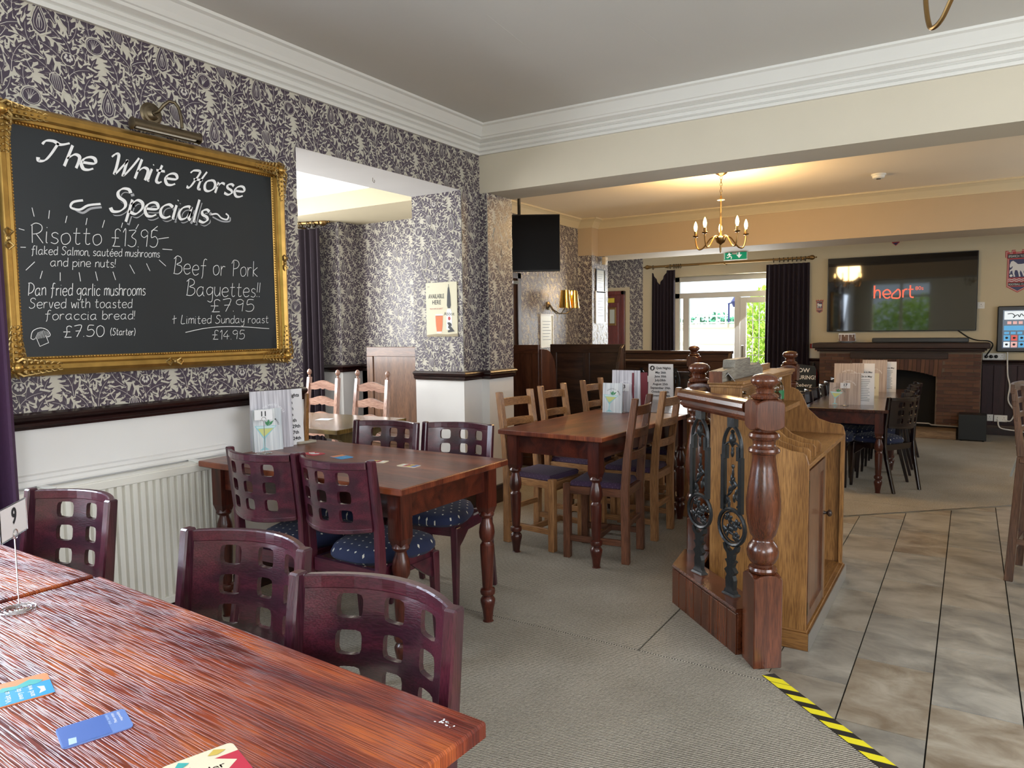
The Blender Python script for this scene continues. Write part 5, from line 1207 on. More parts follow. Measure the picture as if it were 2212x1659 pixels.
pr.line(mb, [(1.410, 1.340), (1.418, 1.335), (1.430, 1.342), (1.441, 1.308), (1.474, 1.322), (1.466, 1.350)], w)
for i in range(9): pr.line(mb, [(1.424+i*.006, 1.336+i*.001), (1.438+i*.005, 1.372-abs(i-4)*.002)], .0014)
pr.done(mb, 'mushroom_drawing', CHALK, bd)

# picture light over the board
pl = thing('picture_light', 'bronze picture light with tubular shade above the menu board', 'picture light', (WL, 1.985, 2.345))
MB().lathe([(.052, .0), (.052, .006), (.044, .010), (.040, .016), (.030, .018), (.024, .026), (.012, .030), (.010, .036)], (0, 0, 0), 24, 'x').done('wall_plate', BRONZE, pl, smooth=True)
MB().tube([(.03, 0, 0), (.055, .006, .006), (.070, .022, .035), (.080, .042, .055), (.092, .062, .052), (.102, .074, .030), (.108, .080, -.010), (.110, .082, -.060)], .0075, 10).done('gooseneck', BRONZE, pl, smooth=True)
mb = MB(); n = 18; prof = [(.024*math.cos(a), .024*math.sin(a)) for a in [R(-35+i*(290/n)) for i in range(n+1)]]
prof2 = [(.021*math.cos(a), .021*math.sin(a)) for a in [R(-35+i*(290/n)) for i in range(n+1)]]
rows = [[mb.bm.verts.new((.095+px, yy, -.085+pz)) for px, pz in prof] for yy in (-.145, .175)]; rows2 = [[mb.bm.verts.new((.095+px, yy, -.085+pz)) for px, pz in prof2] for yy in (-.145, .175)]
for i in range(n):
    mb.face([rows[0][i], rows[0][i+1], rows[1][i+1], rows[1][i]]); mb.face([rows2[0][i], rows2[1][i], rows2[1][i+1], rows2[0][i+1]])
for a in (0, n): mb.face([rows[0][a], rows[1][a], rows2[1][a], rows2[0][a]])
mb.done('tube_shade', BRONZE, pl, smooth=True)
for yy in (-.148, .175): MB().lathe([(.026, 0), (.027, .002), (.022, .006), (.004, .008)] if yy > 0 else [(.004, -.004), (.022, -.002), (.027, .001), (.026, .004)], (.095, yy, -.085), 20, 'y').done('end_cap', BRONZE, pl, smooth=True)
MB().lathe([(.008, -.13), (.010, -.125), (.010, .155), (.008, .160)], (.093, 0, -.092), 10, 'y').done('lamp_tube', mat('frosted_tube', (.75, .72, .62), .3), pl)

# ---- poster on the pillar
ps = thing('poster', 'cream ale poster reading AVAILABLE HERE on the papered pillar', 'poster', (-3.368, 4.350, 1.508))
box('sheet', mat('poster_cream', (.62, .58, .42), .4), -.146, .146, -.001, .004, -.203, .203, ps)
pr = Print((0, -.001, 0), (1, 0, 0), (0, 0, 1)); mb = MB()
pr.text(mb, 'AVAILABLE', -.122, .085, .046, .012, width=.150); pr.text(mb, 'HERE', -.088, .040, .046, .012, width=.082); pr.done(mb, 'headline_print', INK, ps); mb = MB()
pr.poly(mb, [(.052, .03), (.056, .10), (.062, .155), (.070, .175), (.078, .155), (.086, .10), (.090, .03), (.082, .008), (.060, .008)]); pr.rect(mb, .068, .073, .17, .186); pr.done(mb, 'pump_print', INK, ps); mb = MB()
pr.text(mb, 'Abbot', .022, -.045, .036, .004, width=.098); pr.text(mb, 'ALE', -.13, .170, .012, .002)
pr.done(mb, 'black_print', INK, ps)
mb = MB(); pr.text(mb, '"RELAX WITH AN ABBOT"', -.112, .002, .014, .001, width=.125); pr.poly(mb, [(.072+.012*math.cos(a*.63), -.068+.014*math.sin(a*.63)) for a in range(10)]); pr.done(mb, 'red_print', RED, ps)
mb = MB(); pr.poly(mb, [(-.058, -.045), (.012, -.045), (.008, -.115), (.000, -.165), (-.048, -.165), (-.054, -.115)]); pr.done(mb, 'beer_glass', mat('amber_beer', (.62, .13, .015), .3), ps)
mb = MB(); pr.poly(mb, [(-.058, -.034), (.012, -.034), (.012, -.047), (-.058, -.047)]); pr.poly(mb, [(-.048, -.165), (0, -.165), (-.002, -.176), (-.046, -.176)]); pr.poly(mb, [(.056, .004), (.088, .004), (.096, -.02), (.098, -.15), (.044, -.15), (.046, -.02)], .0006); pr.done(mb, 'pale_print', WHITE, ps)
mb = MB(); pr.poly(mb, [(-.146, -.190), (-.05, -.182), (.05, -.186), (.146, -.180), (.146, -.203), (-.146, -.203)], .001); pr.done(mb, 'ground_print', mat('straw_print', (.30, .24, .14), .5), ps)
mb = MB(); pr.poly(mb, [(.052, -.10), (.070, -.095), (.090, -.105), (.095, -.12), (.085, -.125), (.098, -.14), (.120, -.165), (.06, -.172), (.055, -.16), (.078, -.15), (.058, -.135), (.066, -.12)], .0015); pr.done(mb, 'dark_emblem', INK, ps)

# ================================================================== FAR WALL
# ---- brick fireplace
fp = thing('fireplace', 'brown brick fireplace with arched black opening and wooden mantel under the large television', 'fireplace', (-0.87, 11.78, ZL))
bx0, bx1, by = -0.99, 1.00, -0.43; Zf = 0.16
BR = [mat('brick_%d' % i, c, .8, noise=.25, nscale=14, bump=.3) for i, c in enumerate(((.095, .040, .024), (.070, .029, .020), (.12, .054, .031)))]
MORT = mat('pale_mortar', (.18, .135, .10), .95)
ox = .485
def arch(x): return Zf+.645+.085*(1-(x/ox)**2)
mb = MB(); yb = by+.014
mb.box(bx0, -ox, yb, 0, .13, 1.14).box(ox, bx1, yb, 0, .13, 1.14).box(-ox, ox, yb, 0, Zf+.90, 1.14)
pts = [(-ox, Zf+.90)]+[(-ox+2*ox*i/12, arch(-ox+2*ox*i/12)) for i in range(13)]+[(ox, Zf+.90)]
mb.prism(pts, 'y', yb, 0); mb.box(bx0, bx1, -.10, 0, 0, 1.1)
mb.done('mortar_core', MORT, fp)
rnd = random.Random(8); cw_, chh = .1655, .0490; me_cache = {}
def brick(x0, x1, z0, z1, rot=None):
    key = (round(x1-x0, 3), round(z1-z0, 3), rnd.randrange(3))
    if key not in me_cache:
        w, h = (x1-x0)/2, (z1-z0)/2; o = MB().box(-w, w, 0, .03, -h, h).done('brick', BR[key[2]], fp); me_cache[key] = o.data
    else:
        o = bpy.data.objects.new('brick', me_cache[key]); COL.objects.link(o); o.parent = fp
    o.location = ((x0+x1)/2, by-rnd.uniform(0, .003), (z0+z1)/2); return o
row = 0; z = .132
while z+chh < 1.135:
    x = bx0-(cw_/2 if row % 2 else 0)
    while x < bx1:
        a, b = max(x, bx0)+.004, min(x+cw_, bx1)-.004
        if b-a > .02:
            segs = [(a, b)]
            if z < Zf+.88:
                lim = ox+.012 if z < Zf+.62 else ox+.075
                segs = [(s0, s1) for s0, s1 in ((a, min(b, -lim)), (max(a, lim), b)) if s1-s0 > .02]
            for s0, s1 in segs: brick(s0, s1, z+.004, z+chh-.004)
        x += cw_
    z += chh; row += 1
for i in range(22):
    x0 = -ox-.065+(2*ox+.13)*i/22; x1 = x0+(2*ox+.13)/22; xm = max(-ox, min(ox, (x0+x1)/2)); za = arch(xm)
    tilt = (x0+x1)/2*.16
    o = MB().hexa([(x0+.003, by-.004, za), (x1-.003, by-.004, za), (x1-.003, by+.03, za), (x0+.003, by+.03, za)], [(x0+.003+tilt*.15, by-.004, Zf+.875), (x1-.003+tilt*.15, by-.004, Zf+.875), (x1-.003+tilt*.15, by+.03, Zf+.875), (x0+.003+tilt*.15, by+.03, Zf+.875)]).done('brick', BR[i % 3], fp)
SOOT = mat('soot_black', (.008, .007, .006), .9)
MB().box(-ox, ox, -.14, -.10, .02, 1.0).box(-ox-.02, -ox, by+.03, -.1, .02, 1.0).box(ox, ox+.02, by+.03, -.1, .02, 1.0).done('firebox', SOOT, fp)
MW = wood('dark_red_mantel', (.018, .007, .005), (.042, .015, .010), 'x', 1.0, .6, 0)
MB().box(-.58, .62, by-.03, by, Zf+.885, Zf+.965).done('frieze_board', MW, fp, bevel=.004)
MB().box(bx0-.03, bx1+.03, by-.045, 0, 1.140, 1.160).box(bx0-.055, bx1+.055, by-.075, 0, 1.160, 1.185).done('cornice', MW, fp, bevel=.006)
MB().box(bx0-.09, bx1+.09, by-.115, 0.0, 1.185, 1.262).done('mantel_shelf', MW, fp, bevel=.022, seg=3)
MB().box(-.98, .745, by-.33, by, 0, .115).done('hearth', wood('tan_hearth_board', (.16, .10, .05), (.27, .18, .10), 'x', 1, .6, 0), fp, bevel=.006)
MB().tube([(-.2, by-.03, .165), (.42, by-.03, .165), (.45, by-.04, .15), (.66, by-.04, .145), (.90, by-.04, .14)], .009).done('pipe', mat('painted_pipe', (.35, .33, .30), .4), fp)

# ---- television, soundbar, cake
tv = thing('television', 'very large black television above the mantel showing heart 80s', 'television', (-0.885, 11.745, 1.80))
box('casing', BLACKP, -.945, .945, -.015, .045, -.540, .540, tv, .006)
box('screen', SCREEN, -.935, .935, -.0175, -.014, -.528, .530, tv)
pr = Print((0, -.018, 0), (1, 0, 0), (0, 0, 1)); mb = MB()
def sq(st, w=.020): pr.line(mb, smooth_line(st, 5), w, .001)
x = -.312; b_ = -.065
pr.line(mb, [(x, b_), (x, b_+.185)], .022, .001); sq([(x, b_+.06), (x+.02, b_+.11), (x+.055, b_+.115), (x+.072, b_+.08), (x+.073, b_)])
sq([(x+.115, b_+.055), (x+.205, b_+.06), (x+.19, b_+.105), (x+.155, b_+.118), (x+.117, b_+.09), (x+.113, b_+.05), (x+.14, b_+.008), (x+.175, b_+.0), (x+.205, b_+.018)])
sq([(x+.225, b_+.0), (x+.32, b_+.0), (x+.325, b_+.09), (x+.30, b_+.118), (x+.275, b_+.095), (x+.25, b_+.070), (x+.228, b_+.045), (x+.225, b_+.0)])
pr.line(mb, [(x+.365, b_), (x+.365, b_+.11)], .020, .001); sq([(x+.365, b_+.07), (x+.385, b_+.11), (x+.42, b_+.115)])
sq([(x+.455, b_+.17), (x+.455, b_+.03), (x+.475, b_+.002), (x+.50, b_)]); pr.line(mb, [(x+.43, b_+.112), (x+.495, b_+.112)], .018, .001)
pr.text(mb, '80s', x+.515, b_+.10, .075, .004, width=.10)
pr.done(mb, 'screen_logo', mat('glowing_coral_logo', (.3, .05, .03), .4, emit=(1.0, .17, .10), estr=.75), tv)
sb = thing('soundbar', 'long black soundbar lying on the mantel shelf', 'soundbar', (-0.60, 11.45, 1.102)); box('body', BLACKP, -.58, .58, -.04, .04, .004, .066, sb, .008)
for x_ in (-.5, .5): box('foot', BLACKP, x_-.03, x_+.03, -.03, .03, 0, .005, sb)
ck = thing('drum_ornament', 'cream drum ornament with brown sides on a white plate on the mantel', 'ornament', (-1.51, 11.44, 1.102))
MB().lathe([(.06, 0), (.07, .004), (.13, .022), (.135, .026), (.125, .027), (.02, .012)], n=24).done('plate', WHITE, ck, smooth=True)
MB().lathe([(.105, .024), (.108, .026), (.108, .118), (.104, .122)], n=24).done('drum', mat('brown_marble_side', (.18, .10, .07), .5, noise=.6, nscale=18), ck, smooth=True)
mb = MB().lathe([(.108, .118), (.112, .116), (.112, .132), (.104, .136), (.001, .137)], n=24)
mb.done('icing_top', WHITE, ck, smooth=True)
for i in range(13):
    a = 2*PI*i/13+.2; l = (.095, .04, .06, .09, .03)[i % 5]; MB().tube([(.109*math.cos(a), .109*math.sin(a), .125), (.110*math.cos(a), .110*math.sin(a), .122-l)], .0045, 6).done('icing_drip', WHITE, ck)

# ---- football club crests
def crest(name, label, cx, cz, s, top_only=False, below=True):
    t = thing(name, label, 'crest', (cx, 11.798, cz)); P = [(-.5, .92), (-.38, .92), (-.38, .84), (-.26, .84), (-.26, .95), (-.12, .95), (-.12, .85), (.12, .85), (.12, .95), (.26, .95), (.26, .84), (.38, .84), (.38, .92), (.5, .92), (.5, .62), (.42, .58), (.42, -.72), (0, -.98), (-.42, -.72), (-.42, .58), (-.5, .62)]
    q = lambda k, pts: [(x*k*s, z*(1-(1-k)*.6)*s) for x, z in pts]
    pr = Print((0, -.002, 0), (1, 0, 0), (0, 0, 1))
    if top_only: P = [(-.5, .42), (.5, .46), (.5, .08), (.0, -.40), (-.5, .05)]
    MB().prism(q(1, P), 'y', -.004, 0).done('shield', RED, t)
    mb = MB(); pr.poly(mb, q(.93, P), .0025); pr.done(mb, 'pale_line', mat('crest_pink_white', (.75, .55, .52), .5), t)
    mb = MB(); pr.poly(mb, q(.89, P), .0032); pr.done(mb, 'red_field', RED, t)
    mb = MB()
    if top_only:
        pr.poly(mb, [(-.38*s, .02*s), (.38*s, .06*s), (0, -.28*s)], .0042); pr.rect(mb, -.40*s, .40*s, .14*s, .32*s, .0042)
        pr.done(mb, 'navy_field', NAVY, t); mb = MB(); pr.text(mb, 'IPSWICH TOWN', -.36*s, .16*s, .17*s, .004, width=.72*s, h=.0052); pr.done(mb, 'name_print', WHITE, t); return
    pr.rect(mb, -.34*s, .34*s, -.30*s, .52*s, .0042); pr.poly(mb, [(-.30*s, -.72*s), (.30*s, -.72*s), (0, -.90*s)], .0042)
    pr.done(mb, 'navy_field', NAVY, t)
    mb = MB(); pr.rect(mb, -.41*s, .41*s, .58*s, .76*s, .0042); pr.rect(mb, -.36*s, .36*s, -.67*s, -.53*s, .0042); pr.done(mb, 'black_band', INK, t)
    mb = MB(); pr.text(mb, 'IPSWICH TOWN', -.38*s, .61*s, .15*s, .004, width=.76*s, h=.0052); pr.text(mb, 'FOOTBALL CLUB', -.34*s, -.65*s, .12*s, .004, width=.68*s, h=.0052)
    horse = [(-.32, .28), (-.28, .42), (-.20, .46), (-.10, .38), (-.02, .30), (.12, .30), (.24, .32), (.30, .22), (.31, .05), (.27, -.02), (.27, .10), (.24, .06), (.20, -.06), (.25, -.24), (.20, -.26), (.14, -.08), (.08, .02), (.06, -.10), (.10, -.26), (.04, -.27), (.0, -.06), (-.04, .03), (-.12, .03), (-.14, -.12), (-.10, -.26), (-.16, -.27), (-.21, -.08), (-.22, .02), (-.29, -.02), (-.30, -.12), (-.33, -.10), (-.32, .04), (-.24, .10), (-.20, .20), (-.24, .20), (-.28, .14), (-.32, .18)]
    pr.poly(mb, [(x*s, z*s) for x, z in horse], .0052); pr.poly(mb, [(-.26*s+.06*s*math.cos(a), -.21*s+.06*s*math.sin(a)) for a in [i*PI/5 for i in range(10)]], .0052)
    for zz in (-.38, -.46): pr.line(mb, [((-.36+.72*i/24)*s, (zz+.018*math.sin(i*PI/3))*s) for i in range(25)], .03*s, .0052)
    pr.done(mb, 'white_print', WHITE, t)
crest('wall_crest', 'large red and navy Ipswich Town football club shield with white horse, right of television', .505, 2.045, .292)
crest('wall_crest', 'small football club shield with horse between curtain and television', -1.945, 1.645, .105)
crest('wall_crest', 'small pennant-shaped football crest above the large television', -.945, 2.515, .10, True)

# ---- games screen, sockets, cables, panelling
js = thing('games_screen', 'black framed touch screen with blue menus beside the fireplace at right edge', 'screen', (.655, 11.78, 1.275))
box('casing', BLACKP, -.36, .36, -.06, .0, -.305, .305, js, .012)
box('display', mat('lit_dark_display', (.01, .02, .05), .2, emit=(.02, .05, .10), estr=.5), -.300, .300, -.0625, -.0600, -.255, .250, js)
pr = Print((0, -.0625, 0), (1, 0, 0), (0, 0, 1))
cols = {'w': mat('lit_white', (.5, .5, .5), .4, emit=(.75, .85, .9), estr=.7), 'b': mat('lit_blue', (.05, .2, .4), .4, emit=(.10, .38, .65), estr=.7), 'r': mat('lit_red', (.4, .05, .05), .4, emit=(.7, .12, .10), estr=.6), 'p': mat('lit_pink', (.5, .3, .3), .4, emit=(.8, .45, .42), estr=.6)}
mb = MB(); pr.rect(mb, -.285, .285, .125, .238); pr.done(mb, 'header_panel', cols['w'], js)
mb = MB(); pr.line(mb, smooth_line([(-.25, .20), (-.20, .205), (-.17, .17), (-.19, .15), (-.14, .19), (-.12, .16), (-.10, .20), (-.07, .17), (-.05, .21), (0, .22), (.05, .15)], 4), .010, .0014); pr.done(mb, 'header_scrawl', INK, js)
mb = MB()
for i in range(8): pr.rect(mb, -.25+i*.062, -.205+i*.062, .065, .103)
pr.done(mb, 'badge_row', cols['p'], js)
mb = MB(); pr.rect(mb, -.285, .285, -.018, .045); [pr.rect(mb, -.28+i*.072, -.225+i*.072, -.068, -.036) for i in range(8)]; pr.done(mb, 'blue_panels', cols['b'], js)
for j in range(2):
    for i in range(7):
        mb = MB(); x0 = -.285+i*.082; z0 = -.155-j*.088; pr.rect(mb, x0, x0+.070, z0, z0+.074); pr.done(mb, 'game_icon', cols['bwrwbpw'[(i*2+j*3) % 7]], js)
        mb = MB(); pr.poly(mb, [(x0+.035+.018*math.cos(a), z0+.038+.016*math.sin(a)) for a in (0, 1, 2, 3, 4, 5)], .0014); pr.done(mb, 'icon_mark', INK, js)
pn = struct(MB().box(.14, 2.5, 11.775, 11.80, ZL, .80).done('trim_21', wood('dark_plum_panelling', (.020, .006, .010), (.038, .012, .018), 'z', 1, .6, 0)))
for i in range(18):
    x0 = .142+i*.132; MB().box(x0+.003, x0+.129, 11.762, 11.776, ZL+.16, .785).done('board', wood('dark_plum_panelling', 0, 0), pn, bevel=.003)
struct(MB().sweep([(a*.9, .80+b*.9) for a, b in RAIL], [(2.5, 11.8, 0), (.14, 11.8, 0)]).done('trim_22', DADO)); struct(MB().sweep([(a+.02, ZL+b) for a, b in SKIRT], [(2.5, 11.79, 0), (.14, 11.79, 0)]).done('baseboard_far', DADO))
struct(MB().box(-2.62, -1.88, 11.765, 11.80, ZL, .81).done('trim_23', wood('dark_plum_panelling', 0, 0)))
struct(MB().sweep([(a*.9, .80+b*.9) for a, b in RAIL], [(-1.88, 11.8, 0), (-2.60, 11.8, 0)]).done('trim_24', DADO))
def socket(x, z, w, label, y=11.762, plugs=()):
    t = thing('socket', label, 'socket', (x, y, z)); box('face_plate', WHITEP, -w/2, w/2, -.012, 0, -.045, .045, t, .003)
    pr = Print((0, -.0121, 0), (1, 0, 0), (0, 0, 1)); mb = MB(); k = max(1, round(w/.085))
    for i in range(k):
        cx = -w/2+w*(i+.5)/k
        pr.rect(mb, cx-.003, cx+.003, .006, .018); pr.rect(mb, cx-.014, cx-.008, -.016, -.010); pr.rect(mb, cx+.008, cx+.014, -.016, -.010)
    stuff(pr.done(mb, 'pin_holes', INK, t))
    for p in plugs: MB().ball((p, -.028, .0), .022, 10, (1, .9, 1.1)).done('plug', BLACKP if plugs[0] != 'w' else WHITEP, t, smooth=True)
    return t
socket(.245, .075, .085, 'white single socket low on the plum panelling by the black box')
socket(.372, .070, .150, 'white double socket low on the plum panelling with cable plugged in')
socket(.275, .905, .26, 'wall socket strip with black plugs above the panelling rail', 11.798, (-.09, -.035, .022))
socket(.105, 1.60, .085, 'white blank plate on the wall right of the television', 11.798)
def cable(label, pts, r, m):
    c = Vector(pts[0]); out = []
    P = [Vector(p) for p in pts]; P = [P[0]]+P+[P[-1]]
    for i in range(1, len(P)-2):
        for j in range(5):
            t_ = j/5; a, b, c_, d_ = P[i-1:i+3]; out.append(.5*((2*b)+(-a+c_)*t_+(2*a-5*b+4*c_-d_)*t_*t_+(-a+3*b-3*c_+d_)*t_**3))
    out.append(P[-1]); o = MB().tube([p-c for p in out], r, 6).done('cable', m, smooth=True); o.location = c; tag(o, label, 'cable')
cable('white cable hanging from the games screen down to the double socket', [(.42, 11.745, .97), (.425, 11.74, .80), (.434, 11.735, .65), (.46, 11.735, .51), (.448, 11.735, .32), (.52, 11.73, .17), (.485, 11.735, .05), (.43, 11.745, .045)], .009, WHITEP)
cable('white cable running from the double socket right along the skirting', [(.345, 11.745, .06), (.35, 11.70, -.02), (.40, 11.68, -.06), (.60, 11.68, -.085), (.9, 11.68, -.14)], .009, WHITEP)
cable('black television cable draped over the right end of the mantel', [(-.15, 11.74, 1.26), (-.03, 11.60, 1.17), (.08, 11.50, 1.13), (.20, 11.52, 1.12), (.252, 11.66, 1.06), (.19, 11.76, .93)], .009, BLACKP)
sub = thing('subwoofer', 'black box speaker standing on the carpet at right end of the fireplace', 'speaker', (.05, 11.12, ZL+.002)); box('cabinet', BLACKP, -.155, .155, -.14, .14, .012, .345, sub, .006)
for a in (-.12, .12):
    for b in (-.11, .11): MB().lathe([(.012, 0), (.014, .013)], (a, b, 0), 10).done('foot', BLACKP, sub)
box('grille', mat('speaker_cloth', (.02, .025, .03), .9), -.145, .145, -.145, -.139, .022, .335, sub)
ex = thing('fire_extinguisher', 'red fire extinguisher partly hidden left of the fireplace', 'extinguisher', (-1.985, 11.62, ZL+.30))
MB().lathe([(.048, .0), (.055, .01), (.055, .50), (.045, .56), (.022, .59), (.022, .61)], n=20).done('cylinder', RED, ex, smooth=True)
mb = MB(); mb.box(-.012, .012, -.06, .06, .62, .635).box(-.012, .012, -.06, .05, .65, .66).tube([(0, .02, .61), (0, .02, .66)], .012).tube([(0, -.03, .62), (.04, -.06, .52), (.05, -.04, .30)], .009); mb.done('valve_handle', BLACKP, ex)
box('label_band', WHITEP, -.03, .03, -.060, -.045, .22, .36, ex); box('wall_bracket', BLACKP, -.05, .05, .04, .14, .15, .18, ex); box('stand', BLACKP, -.07, .07, -.07, .07, -.30, .0, ex)
sn = thing('fire_sign', 'red and white fire action sign at left end of the mantel', 'sign', (-2.0, 11.797, 1.01)); box('plate', WHITEP, -.07, .07, -.004, 0, -.20, .07, sn)
pr = Print((0, -.0045, 0), (1, 0, 0), (0, 0, 1)); mb = MB(); pr.rect(mb, -.07, -.01, .0, .07); pr.rect(mb, .0, .07, -.03, .0); pr.rect(mb, .012, .03, -.03, .07, .001); pr.done(mb, 'red_print', RED, sn)
ab = thing('chalk_sign', 'small black chalk sign with white lettering behind the newel, before the extinguisher', 'sign', (-1.80, 9.88, ZL))
MB().box(-.02, .02, -.02, .02, .0, .60).box(-.12, .12, -.06, .06, 0, .02).done('stand', BLACKP, ab)
MB().prism([(-.155, .60), (.120, .56), (.145, .66), (.15, .96), (.13, 1.0), (-.14, 1.03), (-.16, .98)], 'y', -.035, -.020).done('board', SLATE, ab)
pr = Print((0, -.0355, 0), (1, 0, 0), (0, 0, 1)); mb = MB(); pr.text(mb, 'NOW', -.13, .92, .075, .010, width=.20); pr.text(mb, 'POURING!', -.15, .83, .072, .010, width=.29); pr.text(mb, 'iceberg', -.10, .735, .060, .002, width=.20, shear=.2); pr.text(mb, 'squad', -.09, .65, .060, .002, width=.18, shear=.2); pr.done(mb, 'chalk_lettering', CHALK, ab)

# ---- exit sign hung from the beam
es = thing('exit_sign', 'green running man exit sign with down arrow under the far beam', 'sign', (-2.807, 10.31, 2.4155)); es_b = MB().box(-.03, .03, -.06, -.012, -.06, -.02).done('beam_bracket', WHITEP, es)
box('housing', WHITEP, -.165, .165, -.012, .012, -.135, .0, es, .003); box('face', GREEN, -.155, .155, -.015, -.012, -.128, .0, es)
pr = Print((0, -.0152, 0), (1, 0, 0), (0, 0, 1)); mb = MB()
pr.rect(mb, .045, .065, -.07, -.012); pr.poly(mb, [(.015, -.065), (.095, -.065), (.055, -.112)])
pr.poly(mb, [(-.085+.014*math.cos(a), -.028+.014*math.sin(a)) for a in [i*PI/4 for i in range(8)]])
for pl_ in ([(-.085, -.045), (-.075, -.080)], [(-.075, -.080), (-.05, -.092), (-.055, -.12)], [(-.078, -.080), (-.10, -.10), (-.12, -.095)], [(-.085, -.050), (-.055, -.062)], [(-.085, -.052), (-.11, -.070)]): pr.line(mb, pl_, .014)
pr.line(mb, [(-.145, -.12), (-.145, -.012), (-.12, -.012)], .006); pr.done(mb, 'pictogram', mat('lit_sign_white', (.8, .8, .8), .4, emit=(.8, .9, .85), estr=.4), es)

# ---- garden window: frames and panes
wn = MB(); FY0, FY1 = 12.06, 12.11
wn.box(-4.30, -4.22, FY0, FY1, ZL, 2.20).box(-2.70, -2.62, FY0, FY1, ZL, 2.20).box(-4.30, -2.62, FY0, FY1, 2.12, 2.20).box(-4.30, -2.62, FY0, FY1, 1.84, 1.93).box(-4.16, -4.06, FY0, FY1+.03, ZL, 1.84).box(-3.29, -3.20, FY0, FY1+.02, ZL, 1.84).box(-4.30, -3.25, FY0, FY1, .62, .72)
win = struct(wn.done('window_1', PAINT_WHITE, bevel=.004))
dr = MB(); dr.box(-3.20, -3.10, FY0-.01, FY1-.01, ZL, 1.83).box(-2.80, -2.70, FY0-.01, FY1-.01, ZL, 1.83).box(-3.1, -2.8, FY0-.01, FY1-.01, 1.74, 1.83).box(-3.1, -2.8, FY0-.01, FY1-.01, ZL, ZL+.2)
door1 = struct(dr.done('door_1', PAINT_WHITE, bevel=.004))
def mat_pane():
    m, n, b = nt_mat('window_pane'); N = n.nodes; g = N.new('ShaderNodeBsdfGlossy'); g.inputs['Roughness'].default_value = 0.02; tr = N.new('ShaderNodeBsdfTransparent'); mx = N.new('ShaderNodeMixShader'); fr = N.new('ShaderNodeFresnel'); fr.inputs[0].default_value = 1.35
    n.links.new(fr.outputs[0], mx.inputs[0]); n.links.new(tr.outputs[0], mx.inputs[1]); n.links.new(g.outputs[0], mx.inputs[2]); n.links.new(mx.outputs[0], N['Material Output'].inputs[0]); return m
PANE = mat_pane()
for a, b, z0, z1 in ((-4.06, -3.29, .72, 1.84), (-4.22, -4.16, .72, 1.84), (-4.22, -2.70, 1.93, 2.12), (-4.06, -3.29, ZL, .62)): box('pane', PANE, a, b, FY0+.02, FY0+.024, z0, z1, win)
box('pane', PANE, -3.10, -2.80, FY0+.012, FY0+.016, ZL+.2, 1.74, door1)
mb = MB()
for x_ in (-3.0, -2.9): mb.box(x_-.005, x_+.005, FY0+.008, FY0+.02, ZL+.2, 1.74)
for i in range(5): z_ = ZL+.2+(1.74-ZL-.2)*(i+1)/6; mb.box(-3.1, -2.8, FY0+.008, FY0+.02, z_-.005, z_+.005)
for o in [mb.done('glazing_bar', PAINT_WHITE, door1)]: stuff(o)
box('door_handle', CHROME, -3.17, -3.13, FY0-.03, FY0-.01, .85, 1.05, door1, .003)

# ---- outside
EXT = mat('sunlit_render', (.80, .78, .70), .9, noise=.05, nscale=1.5)
struct(box('ground_1', mat('pale_paving', (.62, .58, .50), .9, noise=.1, nscale=2), -14, 8, 12.3, 30, -.30, -.18)); struct(box('ground_2', mat('lawn', (.10, .22, .04), .9, noise=.4, nscale=6), -14, 8, -14, -2.4, -.30, -.18))
gw = thing('garden_wall', 'sunlit white garden wall with stone coping seen through the window', 'wall', (-4.8, 16.0, -.18)); box('wall_body', EXT, -2.4, 3.0, 0, .25, 0, 1.52, gw); box('coping', mat('stone_coping', (.55, .48, .36), .9), -2.4, 3.0, -.04, .29, 1.52, 1.60, gw); box('plinth_course', mat('stone_coping', 0), -2.4, 3.0, -.03, 0, 1.16, 1.20, gw)
tl = thing('trellis', 'white square trellis on top of the garden wall', 'trellis', (-4.8, 16.1, 1.42))
for i in range(27): box('lath', PAINT_WHITE, -2.4+i*.2, -2.37+i*.2, 0, .02, 0, .34, tl)
for z_ in (.03, .18, .32): box('lath', PAINT_WHITE, -2.4, 3.0, -.01, .01, z_-.015, z_+.015, tl)
def foliage(name, label, c, size, n, m, seed, cat='bush', ls=.05):
    rnd = random.Random(seed); t = thing(name, label, cat, c); V, F = [], []
    for i in range(n):
        while True:
            p = Vector((rnd.uniform(-1, 1), rnd.uniform(-1, 1), rnd.uniform(-1, 1)))
            if p.length < 1: break
        p = Vector((p.x*size[0], p.y*size[1], (p.z+1)*size[2])); a = Vector((rnd.uniform(-1, 1), rnd.uniform(-1, 1), rnd.uniform(-1, 1))).normalized(); b = a.orthogonal().normalized(); s = ls*rnd.uniform(.6, 1.3)
        k = len(V); V += [tuple(p-a*s), tuple(p+b*s*.5), tuple(p+a*s), tuple(p-b*s*.5)]; F.append((k, k+1, k+2, k+3))
    me = bpy.data.meshes.new('leaves'); me.from_pydata(V, [], F); me.materials.append(m); o = bpy.data.objects.new('leaves', me); COL.objects.link(o); o.parent = t; stuff(o)
    mb = MB()
    for k in range(6): a = k*1.05; mb.tube([(0, 0, 0), (size[0]*.25*math.cos(a), size[1]*.25*math.sin(a), size[2]*.8), (size[0]*.6*math.cos(a), size[1]*.6*math.sin(a), size[2]*1.5)], .02, 5, r1=.006)
    stuff(mb.done('branches', mat('bark', (.10, .07, .04), .9), t))
